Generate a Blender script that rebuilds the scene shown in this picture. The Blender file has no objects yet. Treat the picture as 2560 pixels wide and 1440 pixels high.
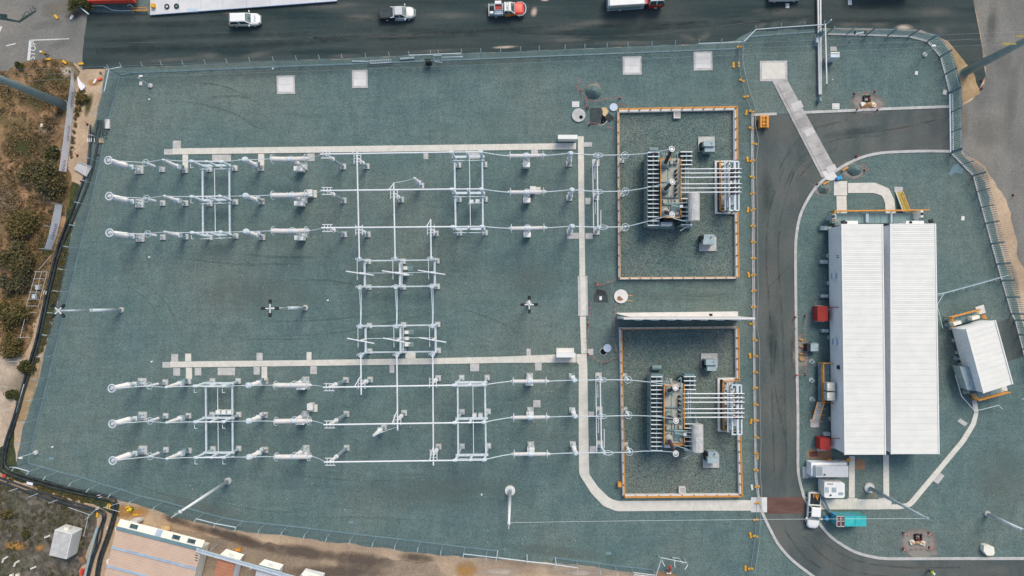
import bpy, bmesh, math, random
import numpy as np
from mathutils import Vector, Matrix, Quaternion, noise
random.seed(7); np.random.seed(7)
S = bpy.context.scene
COL = S.collection
# ---------------------------------------------------------------- camera
H = 108.0; F = 1730.0
cam = bpy.data.cameras.new('camera'); camo = bpy.data.objects.new('camera', cam); COL.objects.link(camo)
cam.sensor_width = 36.0; cam.lens = 36.0 * F / 2560.0; cam.clip_start = 0.5; cam.clip_end = 2000
Q = Vector((30, -28, -F)).normalized().rotation_difference(Vector((0, 0, -1)))
camo.rotation_mode = 'QUATERNION'; camo.rotation_quaternion = Q; camo.location = (0, 0, H)
S.camera = camo
# ---------------------------------------------------------------- sky, sun, exposure
SUN_EL, SUN_DIR = math.radians(52), Vector((-0.42, -0.9, 0)).normalized()
w = bpy.data.worlds.new('World'); S.world = w; w.use_nodes = True
nt = w.node_tree
sk = nt.nodes.new('ShaderNodeTexSky'); sk.sky_type = 'NISHITA'; sk.sun_disc = False
sk.sun_elevation = SUN_EL; sk.sun_rotation = math.atan2(-SUN_DIR.x, -SUN_DIR.y)
sk.air_density = 1.2; sk.dust_density = 2.0; sk.ozone_density = 1.0
nt.nodes['Background'].inputs[1].default_value = 0.15
nt.links.new(sk.outputs[0], nt.nodes['Background'].inputs[0])
sl = bpy.data.lights.new('sun', 'SUN'); sl.energy = 2.0; sl.angle = math.radians(24); sl.color = (1.0, 0.925, 0.79)
so = bpy.data.objects.new('sun', sl); COL.objects.link(so)
sd = Vector((SUN_DIR.x * math.cos(SUN_EL), SUN_DIR.y * math.cos(SUN_EL), -math.sin(SUN_EL)))
so.rotation_mode = 'QUATERNION'; so.rotation_quaternion = Vector((0, 0, -1)).rotation_difference(sd); so.location = (20, 40, 60)
S.view_settings.view_transform = 'Standard'; S.view_settings.look = 'None'
S.view_settings.exposure = 0.2; S.view_settings.gamma = 1.0
S.view_settings.use_curve_mapping = False

def R(px, py, z=0.0):
    """pixel of the 2560x1440 photograph -> world point on the level z"""
    d = Q @ Vector((px - 1280.0, 720.0 - py, -F))
    t = (H - z) / -d.z
    return Vector((d.x * t, d.y * t, z))
# ---------------------------------------------------------------- materials
MATS = {}
def lin(c):
    return tuple(((x / 255.0) / 12.92 if x <= 10 else (((x / 255.0) + 0.055) / 1.055) ** 2.4) for x in c)
def mat(name, c1, c2=None, scale=2.0, rough=0.75, metal=0.0, bump=0.0, stretch=(1, 1, 1), detail=4, spec=0.3, c3=None, s3=0.1, amt3=0.5, fine=0.0, fs=8.0, lo=0.35, hi=0.65, emit=None, rake=0.0):
    m = bpy.data.materials.new(name); m.use_nodes = True; t = m.node_tree; N = t.nodes; L = t.links
    b = N['Principled BSDF']; b.inputs['Roughness'].default_value = rough; b.inputs['Metallic'].default_value = metal
    b.inputs['Specular IOR Level'].default_value = spec
    c2 = c2 or tuple(min(1, x * 0.86) for x in c1)
    geo = N.new('ShaderNodeNewGeometry'); mp = N.new('ShaderNodeMapping'); mp.inputs['Scale'].default_value = stretch
    L.new(geo.outputs['Position'], mp.inputs['Vector'])
    n = N.new('ShaderNodeTexNoise'); n.inputs['Scale'].default_value = scale; n.inputs['Detail'].default_value = detail
    L.new(mp.outputs[0], n.inputs['Vector'])
    r = N.new('ShaderNodeValToRGB'); r.color_ramp.elements[0].position = lo; r.color_ramp.elements[1].position = hi
    r.color_ramp.elements[0].color = (*c1, 1); r.color_ramp.elements[1].color = (*c2, 1)
    L.new(n.outputs['Fac'], r.inputs[0]); out = r.outputs[0]
    def mix(mode, fac, a, bb):
        x = N.new('ShaderNodeMix'); x.data_type = 'RGBA'; x.blend_type = mode
        if isinstance(fac, float): x.inputs[0].default_value = fac
        else: L.new(fac, x.inputs[0])
        L.new(a, x.inputs[6])
        if isinstance(bb, tuple): x.inputs[7].default_value = (*bb, 1)
        else: L.new(bb, x.inputs[7])
        return x.outputs[2]
    if c3:
        n3 = N.new('ShaderNodeTexNoise'); n3.inputs['Scale'].default_value = s3; n3.inputs['Detail'].default_value = 5
        L.new(geo.outputs['Position'], n3.inputs['Vector'])
        r3 = N.new('ShaderNodeValToRGB'); r3.color_ramp.elements[0].position = 0.45; r3.color_ramp.elements[1].position = 0.68
        r3.color_ramp.elements[0].color = (0, 0, 0, 1); r3.color_ramp.elements[1].color = (amt3, amt3, amt3, 1)
        L.new(n3.outputs['Fac'], r3.inputs[0]); out = mix('MIX', r3.outputs[0], out, c3)
    if fine > 0:
        v = N.new('ShaderNodeTexVoronoi'); v.inputs['Scale'].default_value = fs
        L.new(geo.outputs['Position'], v.inputs['Vector'])
        mr = N.new('ShaderNodeMapRange'); mr.inputs[3].default_value = 1 - fine; mr.inputs[4].default_value = 1 + fine
        sep = N.new('ShaderNodeSeparateColor'); L.new(v.outputs['Color'], sep.inputs[0]); L.new(sep.outputs[0], mr.inputs[0])
        cb = N.new('ShaderNodeCombineColor')
        for i in range(3): L.new(mr.outputs[0], cb.inputs[i])
        out = mix('MULTIPLY', 1.0, out, cb.outputs[0])
    if rake > 0:
        for st, sc in (((0.22, 1.5, 1), 1.1), ((1.3, 0.3, 1), 0.7)):
            m2 = N.new('ShaderNodeMapping'); m2.inputs['Scale'].default_value = st; m2.inputs['Rotation'].default_value = (0, 0, 0.06)
            wn = N.new('ShaderNodeTexNoise'); wn.inputs['Scale'].default_value = sc; wn.inputs['Detail'].default_value = 6; wn.inputs['Distortion'].default_value = 0.9
            L.new(geo.outputs['Position'], m2.inputs['Vector']); L.new(m2.outputs[0], wn.inputs['Vector'])
            q = N.new('ShaderNodeMapRange'); q.inputs[1].default_value = 0.3; q.inputs[2].default_value = 0.7; q.inputs[3].default_value = 1 - rake; q.inputs[4].default_value = 1 + rake; L.new(wn.outputs['Fac'], q.inputs[0])
            cc = N.new('ShaderNodeCombineColor')
            for i in range(3): L.new(q.outputs[0], cc.inputs[i])
            out = mix('MULTIPLY', 1.0, out, cc.outputs[0])
    L.new(out, b.inputs['Base Color'])
    if bump > 0:
        bp = N.new('ShaderNodeBump'); bp.inputs['Strength'].default_value = bump; bp.inputs['Distance'].default_value = 0.05
        nb = N.new('ShaderNodeTexNoise'); nb.inputs['Scale'].default_value = 9.0; nb.inputs['Detail'].default_value = 2
        L.new(geo.outputs['Position'], nb.inputs['Vector']); L.new(nb.outputs['Fac'], bp.inputs['Height']); L.new(bp.outputs[0], b.inputs['Normal'])
    if emit:
        b.inputs['Emission Color'].default_value = (*emit, 1); b.inputs['Emission Strength'].default_value = 1
    MATS[name] = m; return m

GR1, GR2 = (0.098, 0.150, 0.143), (0.122, 0.173, 0.162)
mat('gravel', GR1, GR2, scale=0.25, rough=0.95, bump=0.2, c3=(0.158, 0.182, 0.15), s3=0.05, amt3=0.6, fine=0.36, fs=12.0, spec=0.1, detail=10, rake=0.08)
mat('gravel_coarse', (0.092, 0.140, 0.131), (0.128, 0.166, 0.149), scale=0.3, rough=0.95, bump=0.45, c3=(0.17, 0.18, 0.148), s3=0.09, amt3=0.6, fine=0.6, fs=10.5, spec=0.1, detail=10)
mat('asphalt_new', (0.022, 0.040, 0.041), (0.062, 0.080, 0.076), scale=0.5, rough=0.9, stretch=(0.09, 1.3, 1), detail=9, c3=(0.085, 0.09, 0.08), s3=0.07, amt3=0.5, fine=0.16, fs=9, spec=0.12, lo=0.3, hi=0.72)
mat('asphalt_drive', (0.073, 0.090, 0.086), (0.115, 0.126, 0.116), scale=0.4, rough=0.9, stretch=(0.9, 0.22, 1), detail=9, c3=(0.15, 0.15, 0.13), s3=0.1, amt3=0.5, fine=0.14, fs=9, spec=0.12)
mat('asphalt_old', (0.215, 0.205, 0.180), (0.155, 0.152, 0.137), scale=0.25, rough=0.9, stretch=(1, 0.4, 1), detail=9, c3=(0.26, 0.235, 0.195), s3=0.1, amt3=0.6, fine=0.16, fs=8, spec=0.15)
mat('sand', (0.55, 0.405, 0.27), (0.42, 0.31, 0.21), scale=0.22, rough=0.95, bump=0.4, detail=10, c3=(0.24, 0.165, 0.11), s3=0.16, amt3=0.45, fine=0.12, fs=5, spec=0.1)
mat('sand_yellow', (0.44, 0.31, 0.17), (0.32, 0.225, 0.12), scale=0.5, rough=0.95, bump=0.4, detail=8, fine=0.12, fs=5, spec=0.1)
mat('sand_pale', (0.56, 0.44, 0.32), (0.46, 0.35, 0.25), scale=0.3, rough=0.95, bump=0.3, detail=10, c3=(0.22, 0.17, 0.12), s3=0.5, amt3=0.5, fine=0.12, fs=5, spec=0.1)
mat('soil', (0.20, 0.16, 0.12), (0.34, 0.255, 0.18), scale=0.22, rough=0.95, bump=0.5, detail=10, c3=(0.42, 0.31, 0.2), s3=0.12, amt3=0.4, fine=0.16, fs=5, spec=0.1)
mat('scrub_ground', (0.36, 0.215, 0.115), (0.15, 0.10, 0.05), scale=0.45, rough=0.95, bump=0.6, detail=12, c3=(0.10, 0.088, 0.035), s3=0.12, amt3=0.7, fine=0.3, fs=4, spec=0.1)
mat('scrub_grey', (0.16, 0.135, 0.105), (0.09, 0.08, 0.062), scale=0.6, rough=0.95, bump=0.6, detail=12, c3=(0.07, 0.075, 0.04), s3=0.2, amt3=0.7, fine=0.35, fs=2.2, spec=0.1)
mat('ditch', (0.035, 0.045, 0.03), (0.075, 0.085, 0.03), scale=1.0, rough=0.95, bump=0.5, detail=8, fine=0.3, fs=4, spec=0.1)
mat('concrete', (0.67, 0.63, 0.545), (0.59, 0.555, 0.48), scale=1.2, rough=0.85, detail=8, fine=0.03, fs=5)
mat('duct_slab', (0.50, 0.47, 0.43), (0.36, 0.345, 0.32), scale=0.55, rough=0.9, detail=9, c3=(0.28, 0.26, 0.235), s3=0.35, amt3=0.8)
mat('duct_slab_pale', (0.60, 0.57, 0.52), (0.50, 0.475, 0.44), scale=0.8, rough=0.9, detail=9)
mat('dock_concrete', (0.66, 0.64, 0.61), (0.56, 0.55, 0.54), scale=0.4, rough=0.8, detail=8, c3=(0.42, 0.44, 0.47), s3=0.12, amt3=0.5)
mat('concrete_grey', (0.54, 0.52, 0.485), (0.43, 0.42, 0.395), scale=1.5, rough=0.85, detail=8, c3=(0.36, 0.34, 0.30), s3=0.7, amt3=0.5, fine=0.05, fs=5)
mat('concrete_white', (0.70, 0.665, 0.62), (0.62, 0.595, 0.56), scale=1.0, rough=0.8, detail=8)
mat('steel', (0.60, 0.655, 0.665), (0.48, 0.54, 0.56), scale=1.5, rough=0.5, spec=0.4)
mat('steel_mid', (0.36, 0.44, 0.45), (0.27, 0.34, 0.35), scale=1.5, rough=0.55, spec=0.4)
mat('pole_steel', (0.20, 0.30, 0.32), (0.25, 0.34, 0.36), scale=0.8, rough=0.4, spec=0.5, detail=8)
mat('steel_pole', (0.13, 0.22, 0.24), (0.17, 0.26, 0.275), scale=0.6, rough=0.5, spec=0.4)
mat('wire', (0.16, 0.22, 0.22), (0.2, 0.26, 0.26), rough=0.6)
mat('steel_fence', (0.15, 0.24, 0.245), (0.21, 0.28, 0.27), scale=2, rough=0.6)
mat('white_insulator', (0.72, 0.68, 0.64), (0.63, 0.61, 0.59), scale=2, rough=0.4, spec=0.5)
mat('brown_insulator', (0.035, 0.022, 0.022), (0.055, 0.03, 0.03), scale=2, rough=0.3, spec=0.5)
mat('aluminium', (0.76, 0.77, 0.76), (0.67, 0.69, 0.69), scale=1, rough=0.4, spec=0.5)
mat('white_paint', (0.77, 0.755, 0.70), (0.71, 0.70, 0.655), scale=0.8, rough=0.5, spec=0.4, detail=6)
mat('roof_white', (0.77, 0.745, 0.675), (0.72, 0.70, 0.635), scale=0.6, rough=0.5, spec=0.35, detail=6)
mat('wall_white', (0.84, 0.85, 0.84), (0.78, 0.80, 0.80), scale=0.6, rough=0.6, spec=0.3)
mat('roof_tan', (0.60, 0.445, 0.335), (0.56, 0.41, 0.31), scale=0.7, rough=0.7, detail=6)
mat('roof_terracotta', (0.47, 0.21, 0.115), (0.40, 0.17, 0.10), scale=0.9, rough=0.7, detail=6)
mat('sheet_blue', (0.40, 0.47, 0.53), (0.30, 0.38, 0.45), scale=0.9, rough=0.45, spec=0.5, detail=6)
mat('cream', (0.80, 0.76, 0.63), (0.74, 0.70, 0.58), scale=0.9, rough=0.6)
mat('transformer_grey', (0.40, 0.40, 0.34), (0.33, 0.335, 0.29), scale=1.2, rough=0.6, detail=7)
mat('radiator_grey', (0.17, 0.255, 0.255), (0.14, 0.215, 0.22), scale=1, rough=0.5)
mat('lit_fin_edge', (0.74, 0.76, 0.74), (0.62, 0.66, 0.65), scale=2, rough=0.4)  # pale tone paints the fins' thin top edges as lit
mat('orange', (0.70, 0.31, 0.06), (0.58, 0.25, 0.05), scale=2, rough=0.5)
mat('yellow', (0.76, 0.42, 0.03), (0.68, 0.33, 0.02), scale=2, rough=0.55)
mat('tread_yellow', (0.55, 0.42, 0.08), (0.38, 0.30, 0.08), scale=5, rough=0.7)
mat('red', (0.42, 0.045, 0.03), (0.34, 0.035, 0.03), scale=1, rough=0.5)
mat('red_bright', (0.72, 0.07, 0.035), (0.62, 0.05, 0.03), scale=1, rough=0.4, spec=0.5)
mat('flag_red', (0.75, 0.10, 0.08), (0.6, 0.08, 0.07), scale=4, rough=0.6)
mat('black', (0.012, 0.016, 0.018), (0.03, 0.035, 0.035), scale=2, rough=0.6)
mat('rubber_mat', (0.035, 0.05, 0.052), (0.055, 0.07, 0.07), scale=2, rough=0.8)
mat('hole', (0.004, 0.005, 0.005), (0.008, 0.01, 0.01), rough=1)
mat('pipe_black', (0.015, 0.022, 0.024), (0.04, 0.05, 0.05), scale=1.4, rough=0.4, spec=0.5)
mat('teal', (0.03, 0.42, 0.41), (0.06, 0.48, 0.45), scale=2, rough=0.5)
mat('teal_dark', (0.02, 0.24, 0.17), (0.03, 0.33, 0.2), scale=1.3, rough=0.5, c3=(0.06, 0.3, 0.5), s3=0.5, amt3=1.0)
mat('blue', (0.02, 0.25, 0.50), (0.03, 0.32, 0.6), scale=2, rough=0.5)
mat('lid_blue', (0.50, 0.57, 0.66), (0.44, 0.52, 0.61), scale=2, rough=0.5)
mat('glass', (0.02, 0.045, 0.045), (0.05, 0.10, 0.095), scale=1.5, rough=0.08, spec=0.8)
mat('windscreen', (0.04, 0.085, 0.08), (0.20, 0.24, 0.22), scale=1.4, rough=0.1, spec=0.8)
mat('tyre', (0.02, 0.02, 0.02), (0.03, 0.03, 0.03), rough=0.9)
mat('car_white', (0.83, 0.81, 0.75), (0.8, 0.78, 0.73), rough=0.25, spec=0.6)
mat('car_silver', (0.60, 0.59, 0.575), (0.55, 0.55, 0.54), rough=0.28, spec=0.6, metal=0.15)
mat('timber', (0.45, 0.27, 0.12), (0.33, 0.20, 0.1), scale=4, rough=0.8)
mat('plywood', (0.66, 0.46, 0.24), (0.55, 0.37, 0.2), scale=2, rough=0.8)
mat('rust_plate', (0.105, 0.055, 0.045), (0.16, 0.085, 0.065), scale=0.9, rough=0.8, detail=8, stretch=(0.4, 1.5, 1))
mat('mat_brown', (0.11, 0.035, 0.035), (0.14, 0.05, 0.045), rough=0.8)
mat('clay', (0.30, 0.18, 0.10), (0.22, 0.13, 0.075), scale=1, rough=0.9, detail=8)
mat('grate', (0.20, 0.29, 0.29), (0.16, 0.24, 0.245), scale=6, rough=0.7)
mat('banner', (0.84, 0.82, 0.83), (0.76, 0.745, 0.765), scale=1.0, rough=0.7, detail=6)
mat('print_dark', (0.07, 0.07, 0.09), (0.06, 0.06, 0.08), rough=0.8)
mat('paint_line', (0.72, 0.70, 0.65), (0.52, 0.51, 0.48), scale=5, rough=0.8)
mat('leaf_dark', (0.055, 0.062, 0.018), (0.10, 0.095, 0.03), scale=0.9, rough=0.8, lo=0.3, hi=0.7)
mat('leaf_straw', (0.36, 0.23, 0.12), (0.24, 0.15, 0.075), scale=0.9, rough=0.85)
mat('leaf_dry', (0.22, 0.145, 0.05), (0.12, 0.09, 0.035), scale=0.9, rough=0.8, lo=0.3, hi=0.7)
mat('leaf_grey', (0.10, 0.09, 0.06), (0.15, 0.12, 0.08), scale=0.9, rough=0.8)
mat('bark', (0.12, 0.08, 0.05), rough=0.9)
mat('skin', (0.45, 0.26, 0.18), rough=0.6)
mat('hivis_orange', (0.85, 0.42, 0.02), rough=0.7)
mat('hivis_lime', (0.62, 0.72, 0.04), rough=0.7)
mat('hivis_yellow', (0.80, 0.62, 0.02), rough=0.7)
mat('navy', (0.02, 0.035, 0.05), rough=0.8)
mat('hair', (0.03, 0.02, 0.015), rough=0.8)
# chain link: real holes through a diagonal wire pattern
def make_mesh_mat(name, colr, dens):
    m = bpy.data.materials.new(name); m.use_nodes = True; t = m.node_tree; N = t.nodes; L = t.links
    b = N['Principled BSDF']; b.inputs['Base Color'].default_value = (*colr, 1); b.inputs['Roughness'].default_value = 0.6
    tr = N.new('ShaderNodeBsdfTransparent'); mx = N.new('ShaderNodeMixShader'); geo = N.new('ShaderNodeNewGeometry')
    v = N.new('ShaderNodeTexVoronoi'); v.feature = 'DISTANCE_TO_EDGE'; v.inputs['Scale'].default_value = 16
    L.new(geo.outputs['Position'], v.inputs['Vector'])
    c = N.new('ShaderNodeMath'); c.operation = 'LESS_THAN'; c.inputs[1].default_value = dens; L.new(v.outputs['Distance'], c.inputs[0])
    L.new(c.outputs[0], mx.inputs[0]); L.new(tr.outputs[0], mx.inputs[1]); L.new(b.outputs[0], mx.inputs[2])
    L.new(mx.outputs[0], N['Material Output'].inputs['Surface']); MATS[name] = m
make_mesh_mat('chain_link', (0.17, 0.23, 0.235), 0.05)
# stain: noise-edged patch with soft edge
def stain(name, colr, amt, hi_=0.42):
    m = bpy.data.materials.new(name); m.use_nodes = True; t = m.node_tree; N = t.nodes; L = t.links
    b = N['Principled BSDF']; b.inputs['Base Color'].default_value = (*colr, 1); b.inputs['Roughness'].default_value = 0.95
    b.inputs['Specular IOR Level'].default_value = 0.1
    tc = N.new('ShaderNodeTexCoord'); ma = N.new('ShaderNodeMapping'); ma.inputs['Location'].default_value = (-1, -1, 0); ma.inputs['Scale'].default_value = (2, 2, 0)
    L.new(tc.outputs['Generated'], ma.inputs[0])
    g = N.new('ShaderNodeTexGradient'); g.gradient_type = 'SPHERICAL'; L.new(ma.outputs[0], g.inputs[0])
    geo = N.new('ShaderNodeNewGeometry'); n = N.new('ShaderNodeTexNoise'); n.inputs['Scale'].default_value = 0.5; n.inputs['Detail'].default_value = 10
    L.new(geo.outputs['Position'], n.inputs['Vector'])
    mu = N.new('ShaderNodeMath'); mu.operation = 'MULTIPLY'; L.new(g.outputs['Fac'], mu.inputs[0]); L.new(n.outputs['Fac'], mu.inputs[1])
    mr = N.new('ShaderNodeMapRange'); mr.inputs[1].default_value = 0.06; mr.inputs[2].default_value = hi_; mr.inputs[4].default_value = amt
    L.new(mu.outputs[0], mr.inputs[0])
    tr = N.new('ShaderNodeBsdfTransparent'); mx = N.new('ShaderNodeMixShader')
    L.new(mr.outputs[0], mx.inputs[0]); L.new(tr.outputs[0], mx.inputs[1]); L.new(b.outputs[0], mx.inputs[2])
    L.new(mx.outputs[0], N['Material Output'].inputs['Surface']); MATS[name] = m
stain('stain_dust', (0.20, 0.20, 0.175), 0.42); stain('stain_dirt', (0.25, 0.215, 0.165), 0.6)
stain('stain_sand', (0.52, 0.43, 0.34), .9); stain('stain_clay', (0.46, 0.24, 0.07), 0.9)
stain('stain_soil', (0.13, 0.10, 0.078), 0.85); stain('stain_dug', (0.30, 0.275, 0.235), .85, .24)
stain('stain_wet', (0.03, 0.05, 0.05), 0.3)
stain('stain_warm', (0.150, 0.178, 0.155), 0.3)
def flat_stain(name, colr, amt):
    m = bpy.data.materials.new(name); m.use_nodes = True; t = m.node_tree; N = t.nodes; L = t.links
    b = N['Principled BSDF']; b.inputs['Base Color'].default_value = (*colr, 1); b.inputs['Roughness'].default_value = 0.95
    geo = N.new('ShaderNodeNewGeometry'); n = N.new('ShaderNodeTexNoise'); n.inputs['Scale'].default_value = 0.5; n.inputs['Detail'].default_value = 8
    L.new(geo.outputs['Position'], n.inputs['Vector']); mr = N.new('ShaderNodeMapRange'); mr.inputs[1].default_value = 0.35; mr.inputs[2].default_value = 0.65; mr.inputs[4].default_value = amt
    L.new(n.outputs['Fac'], mr.inputs[0]); tr = N.new('ShaderNodeBsdfTransparent'); mx = N.new('ShaderNodeMixShader')
    L.new(mr.outputs[0], mx.inputs[0]); L.new(tr.outputs[0], mx.inputs[1]); L.new(b.outputs[0], mx.inputs[2]); L.new(mx.outputs[0], N['Material Output'].inputs['Surface']); MATS[name] = m
flat_stain('tyre_mark', (0.03, 0.04, 0.04), 0.26); flat_stain('tyre_dust', (0.3, 0.3, 0.27), 0.22)
stain('stain_green', (0.07, 0.075, 0.03), 0.8)

# ---------------------------------------------------------------- mesh builder
class MB:
    def __init__(s): s.v = []; s.f = []; s.mi = []
    def add(s, vs, fs, mi=0):
        o = len(s.v); s.v += [Vector(v) for v in vs]; s.f += [tuple(i + o for i in f) for f in fs]; s.mi += [mi] * len(fs); return s
    def box(s, c, size, rz=0.0, mi=0):
        x, y, z = [a / 2 for a in size]; M = Matrix.Rotation(rz, 3, 'Z'); c = Vector(c)
        vs = [c + M @ Vector((i, j, k)) for i in (-x, x) for j in (-y, y) for k in (-z, z)]
        return s.add(vs, [(0, 1, 3, 2), (4, 6, 7, 5), (0, 4, 5, 1), (2, 3, 7, 6), (0, 2, 6, 4), (1, 5, 7, 3)], mi)
    def beam(s, a, b, w, h=None, up=(0, 0, 1)):
        a, b = Vector(a), Vector(b); h = h or w; d = (b - a)
        if d.length < 1e-6: return s
        d.normalize(); u = Vector(up)
        if abs(d.dot(u)) > 0.98: u = Vector((0, 1, 0))
        r = d.cross(u).normalized(); u = r.cross(d).normalized()
        vs = [p + r * (i * w / 2) + u * (j * h / 2) for p in (a, b) for i in (-1, 1) for j in (-1, 1)]
        return s.add(vs, [(0, 1, 3, 2), (4, 6, 7, 5), (0, 4, 5, 1), (2, 3, 7, 6), (0, 2, 6, 4), (1, 5, 7, 3)])
    def lathe(s, a, b, prof, n=10, cap=True):
        """prof: list of (t along a->b, radius)"""
        a, b = Vector(a), Vector(b); d = (b - a); L = d.length
        if L < 1e-6: return s
        dn = d.normalized(); u = Vector((0, 0, 1)) if abs(dn.z) < 0.9 else Vector((1, 0, 0))
        r = dn.cross(u).normalized(); u = r.cross(dn)
        vs, fs = [], []
        for t, rad in prof:
            for k in range(n):
                an = 2 * math.pi * k / n; vs.append(a + d * t + (r * math.cos(an) + u * math.sin(an)) * rad)
        for i in range(len(prof) - 1):
            for k in range(n):
                k2 = (k + 1) % n; fs.append((i * n + k, i * n + k2, (i + 1) * n + k2, (i + 1) * n + k))
        if cap: fs.append(tuple(range(n))[::-1]); fs.append(tuple((len(prof) - 1) * n + k for k in range(n)))
        return s.add(vs, fs)
    def tube(s, a, b, r1, r2=None, n=8): return s.lathe(a, b, [(0, r1), (1, r2 if r2 is not None else r1)], n)
    def insul(s, a, b, r, sheds=7, n=10, taper=1.0):
        prof = [(0, r * 1.15), (0.03, r * 1.15), (0.031, r * 0.86)]
        for i in range(sheds):
            t = 0.05 + 0.9 * (i + 0.2) / sheds; k = 1 + (taper - 1) * t
            prof += [(t, r * 0.86 * k), (t + 0.3 / sheds, r * 1.06 * k), (t + 0.5 / sheds, r * 0.86 * k)]
        prof += [(0.969, r * 0.86 * taper), (0.97, r * 1.1 * taper), (1, r * 1.1 * taper)]
        return s.lathe(a, b, prof, n)
    def path(s, pts, r, n=6):
        pts = [Vector(p) for p in pts]
        for a, b in zip(pts, pts[1:]): s.tube(a, b, r, r, n)
        return s
    def torus(s, c, Rr, r, axis=(0, 0, 1), n=20, k=6):
        c = Vector(c); ax = Vector(axis).normalized(); u = ax.orthogonal().normalized(); w_ = ax.cross(u)
        vs, fs = [], []
        for i in range(n):
            a = 2 * math.pi * i / n; d = u * math.cos(a) + w_ * math.sin(a)
            for j in range(k):
                b = 2 * math.pi * j / k; vs.append(c + d * (Rr + r * math.cos(b)) + ax * (r * math.sin(b)))
        for i in range(n):
            for j in range(k):
                fs.append((i * k + j, ((i + 1) % n) * k + j, ((i + 1) % n) * k + (j + 1) % k, i * k + (j + 1) % k))
        return s.add(vs, fs)
    def ball(s, c, r, sc=(1, 1, 1), n=10, m=6):
        c = Vector(c); vs = [c + Vector((0, 0, r * sc[2]))]; fs = []
        for i in range(1, m):
            th = math.pi * i / m
            for k in range(n):
                a = 2 * math.pi * k / n
                vs.append(c + Vector((r * sc[0] * math.sin(th) * math.cos(a), r * sc[1] * math.sin(th) * math.sin(a), r * sc[2] * math.cos(th))))
        vs.append(c - Vector((0, 0, r * sc[2])))
        for k in range(n): fs.append((0, 1 + k, 1 + (k + 1) % n)); fs.append((len(vs) - 1, len(vs) - 1 - n + (k + 1) % n, len(vs) - 1 - n + k))
        for i in range(m - 2):
            for k in range(n):
                a = 1 + i * n; b = a + n; fs.append((a + k, b + k, b + (k + 1) % n, a + (k + 1) % n))
        return s.add(vs, fs)
    def prism(s, pts, z0, z1, mi=0):
        """vertical prism over a (possibly concave) outline of world xy points"""
        pts = [Vector((p[0], p[1], 0)) for p in pts]; n = len(pts)
        ar = sum(pts[i].x * pts[(i + 1) % n].y - pts[(i + 1) % n].x * pts[i].y for i in range(n))
        if ar < 0: pts = pts[::-1]
        o = len(s.v)
        s.v += [Vector((p.x, p.y, z0)) for p in pts] + [Vector((p.x, p.y, z1)) for p in pts]
        from mathutils.geometry import tessellate_polygon
        tri = tessellate_polygon([pts])
        for t in tri:
            a, b, c = t
            if (pts[b] - pts[a]).cross(pts[c] - pts[a]).z < 0: a, c = c, a
            s.f.append((o + n + a, o + n + b, o + n + c)); s.mi.append(mi)
            if z1 > z0: s.f.append((o + c, o + b, o + a)); s.mi.append(mi)
        if z1 > z0:
            for i in range(n): j = (i + 1) % n; s.f.append((o + i, o + j, o + n + j, o + n + i)); s.mi.append(mi)
        return s
    def ptop(s, x0, y0, x1, y1, z0, z1, rz=None):
        """box whose TOP face is seen at these pixels"""
        c = [R(x0, y0, z1), R(x1, y0, z1), R(x1, y1, z1), R(x0, y1, z1)]
        return s.prism(c, z0, z1)
    def build(s, name, m, parent=None, smooth=False):
        org = ORG.get(parent.name, Vector((0, 0, 0))) if parent else Vector((0, 0, 0))
        me = bpy.data.meshes.new(name); me.from_pydata([tuple(v - org) for v in s.v], [], s.f)
        ms = m if isinstance(m, (list, tuple)) else [m]
        for x in ms: me.materials.append(MATS[x])
        if len(ms) > 1: me.polygons.foreach_set('material_index', s.mi)
        if smooth: me.polygons.foreach_set('use_smooth', [True] * len(s.f))
        me.update()
        o = bpy.data.objects.new(name, me); COL.objects.link(o)
        if parent: o.parent = parent; ORG[o.name] = org
        return o
ORG = {}
def thing(name, label, cat, loc, group=None):
    o = bpy.data.objects.new(name, None); COL.objects.link(o); o.empty_display_size = 0.3
    o.location = loc; ORG[o.name] = Vector(loc); tag(o, label, cat, group); return o
def tag(o, label=None, cat=None, group=None, kind=None):
    if label: o['label'] = label
    if cat: o['category'] = cat
    if group: o['group'] = group
    if kind: o['kind'] = kind
    return o
def solo(mb, name, m, label, cat, group=None, smooth=False):
    """a thing that is one mesh; origin at its base centre"""
    c = sum(mb.v, Vector()) / len(mb.v); c.z = min(v.z for v in mb.v)
    s = MB(); s.v = [v - c for v in mb.v]; s.f = mb.f; s.mi = mb.mi
    o = s.build(name, m, None, smooth); o.location = c; return tag(o, label, cat, group)
def struct(o): o['kind'] = 'structure'; return o
def copy_tree(o, off, parent=None):
    c = o.copy(); COL.objects.link(c)
    if parent: c.parent = parent
    else: c.location = Vector(o.location) + Vector(off)
    for ch in list(o.children): copy_tree(ch, off, c)
    return c
def px(pts, z=0.0): return [R(a, b, z) for a, b in pts]
def rough(pts, step, amp, seed=0):
    """subdivide a px outline and wobble its edge (metres)"""
    P = px(pts); out = []
    for i, a in enumerate(P):
        b = P[(i + 1) % len(P)]; n = max(1, int((b - a).length / step))
        for k in range(n):
            q = a.lerp(b, k / n); v = noise.noise_vector(Vector((q.x * 0.55 + seed, q.y * 0.55, seed))) + 0.5 * noise.noise_vector(Vector((q.x * 1.9, q.y * 1.9 + seed, 3)))
            out.append(Vector((q.x + v.x * amp, q.y + v.y * amp, 0)))
    return out
LV = 0.004
def sheet(name, pts, level, m, step=0, amp=0, seed=0, parent=None):
    P = rough(pts, step, amp, seed) if step else px(pts)
    o = MB().prism(P, level * LV, level * LV).build(name, m, parent)
    if parent is None: struct(o)
    return o
BK = [0]
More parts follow.
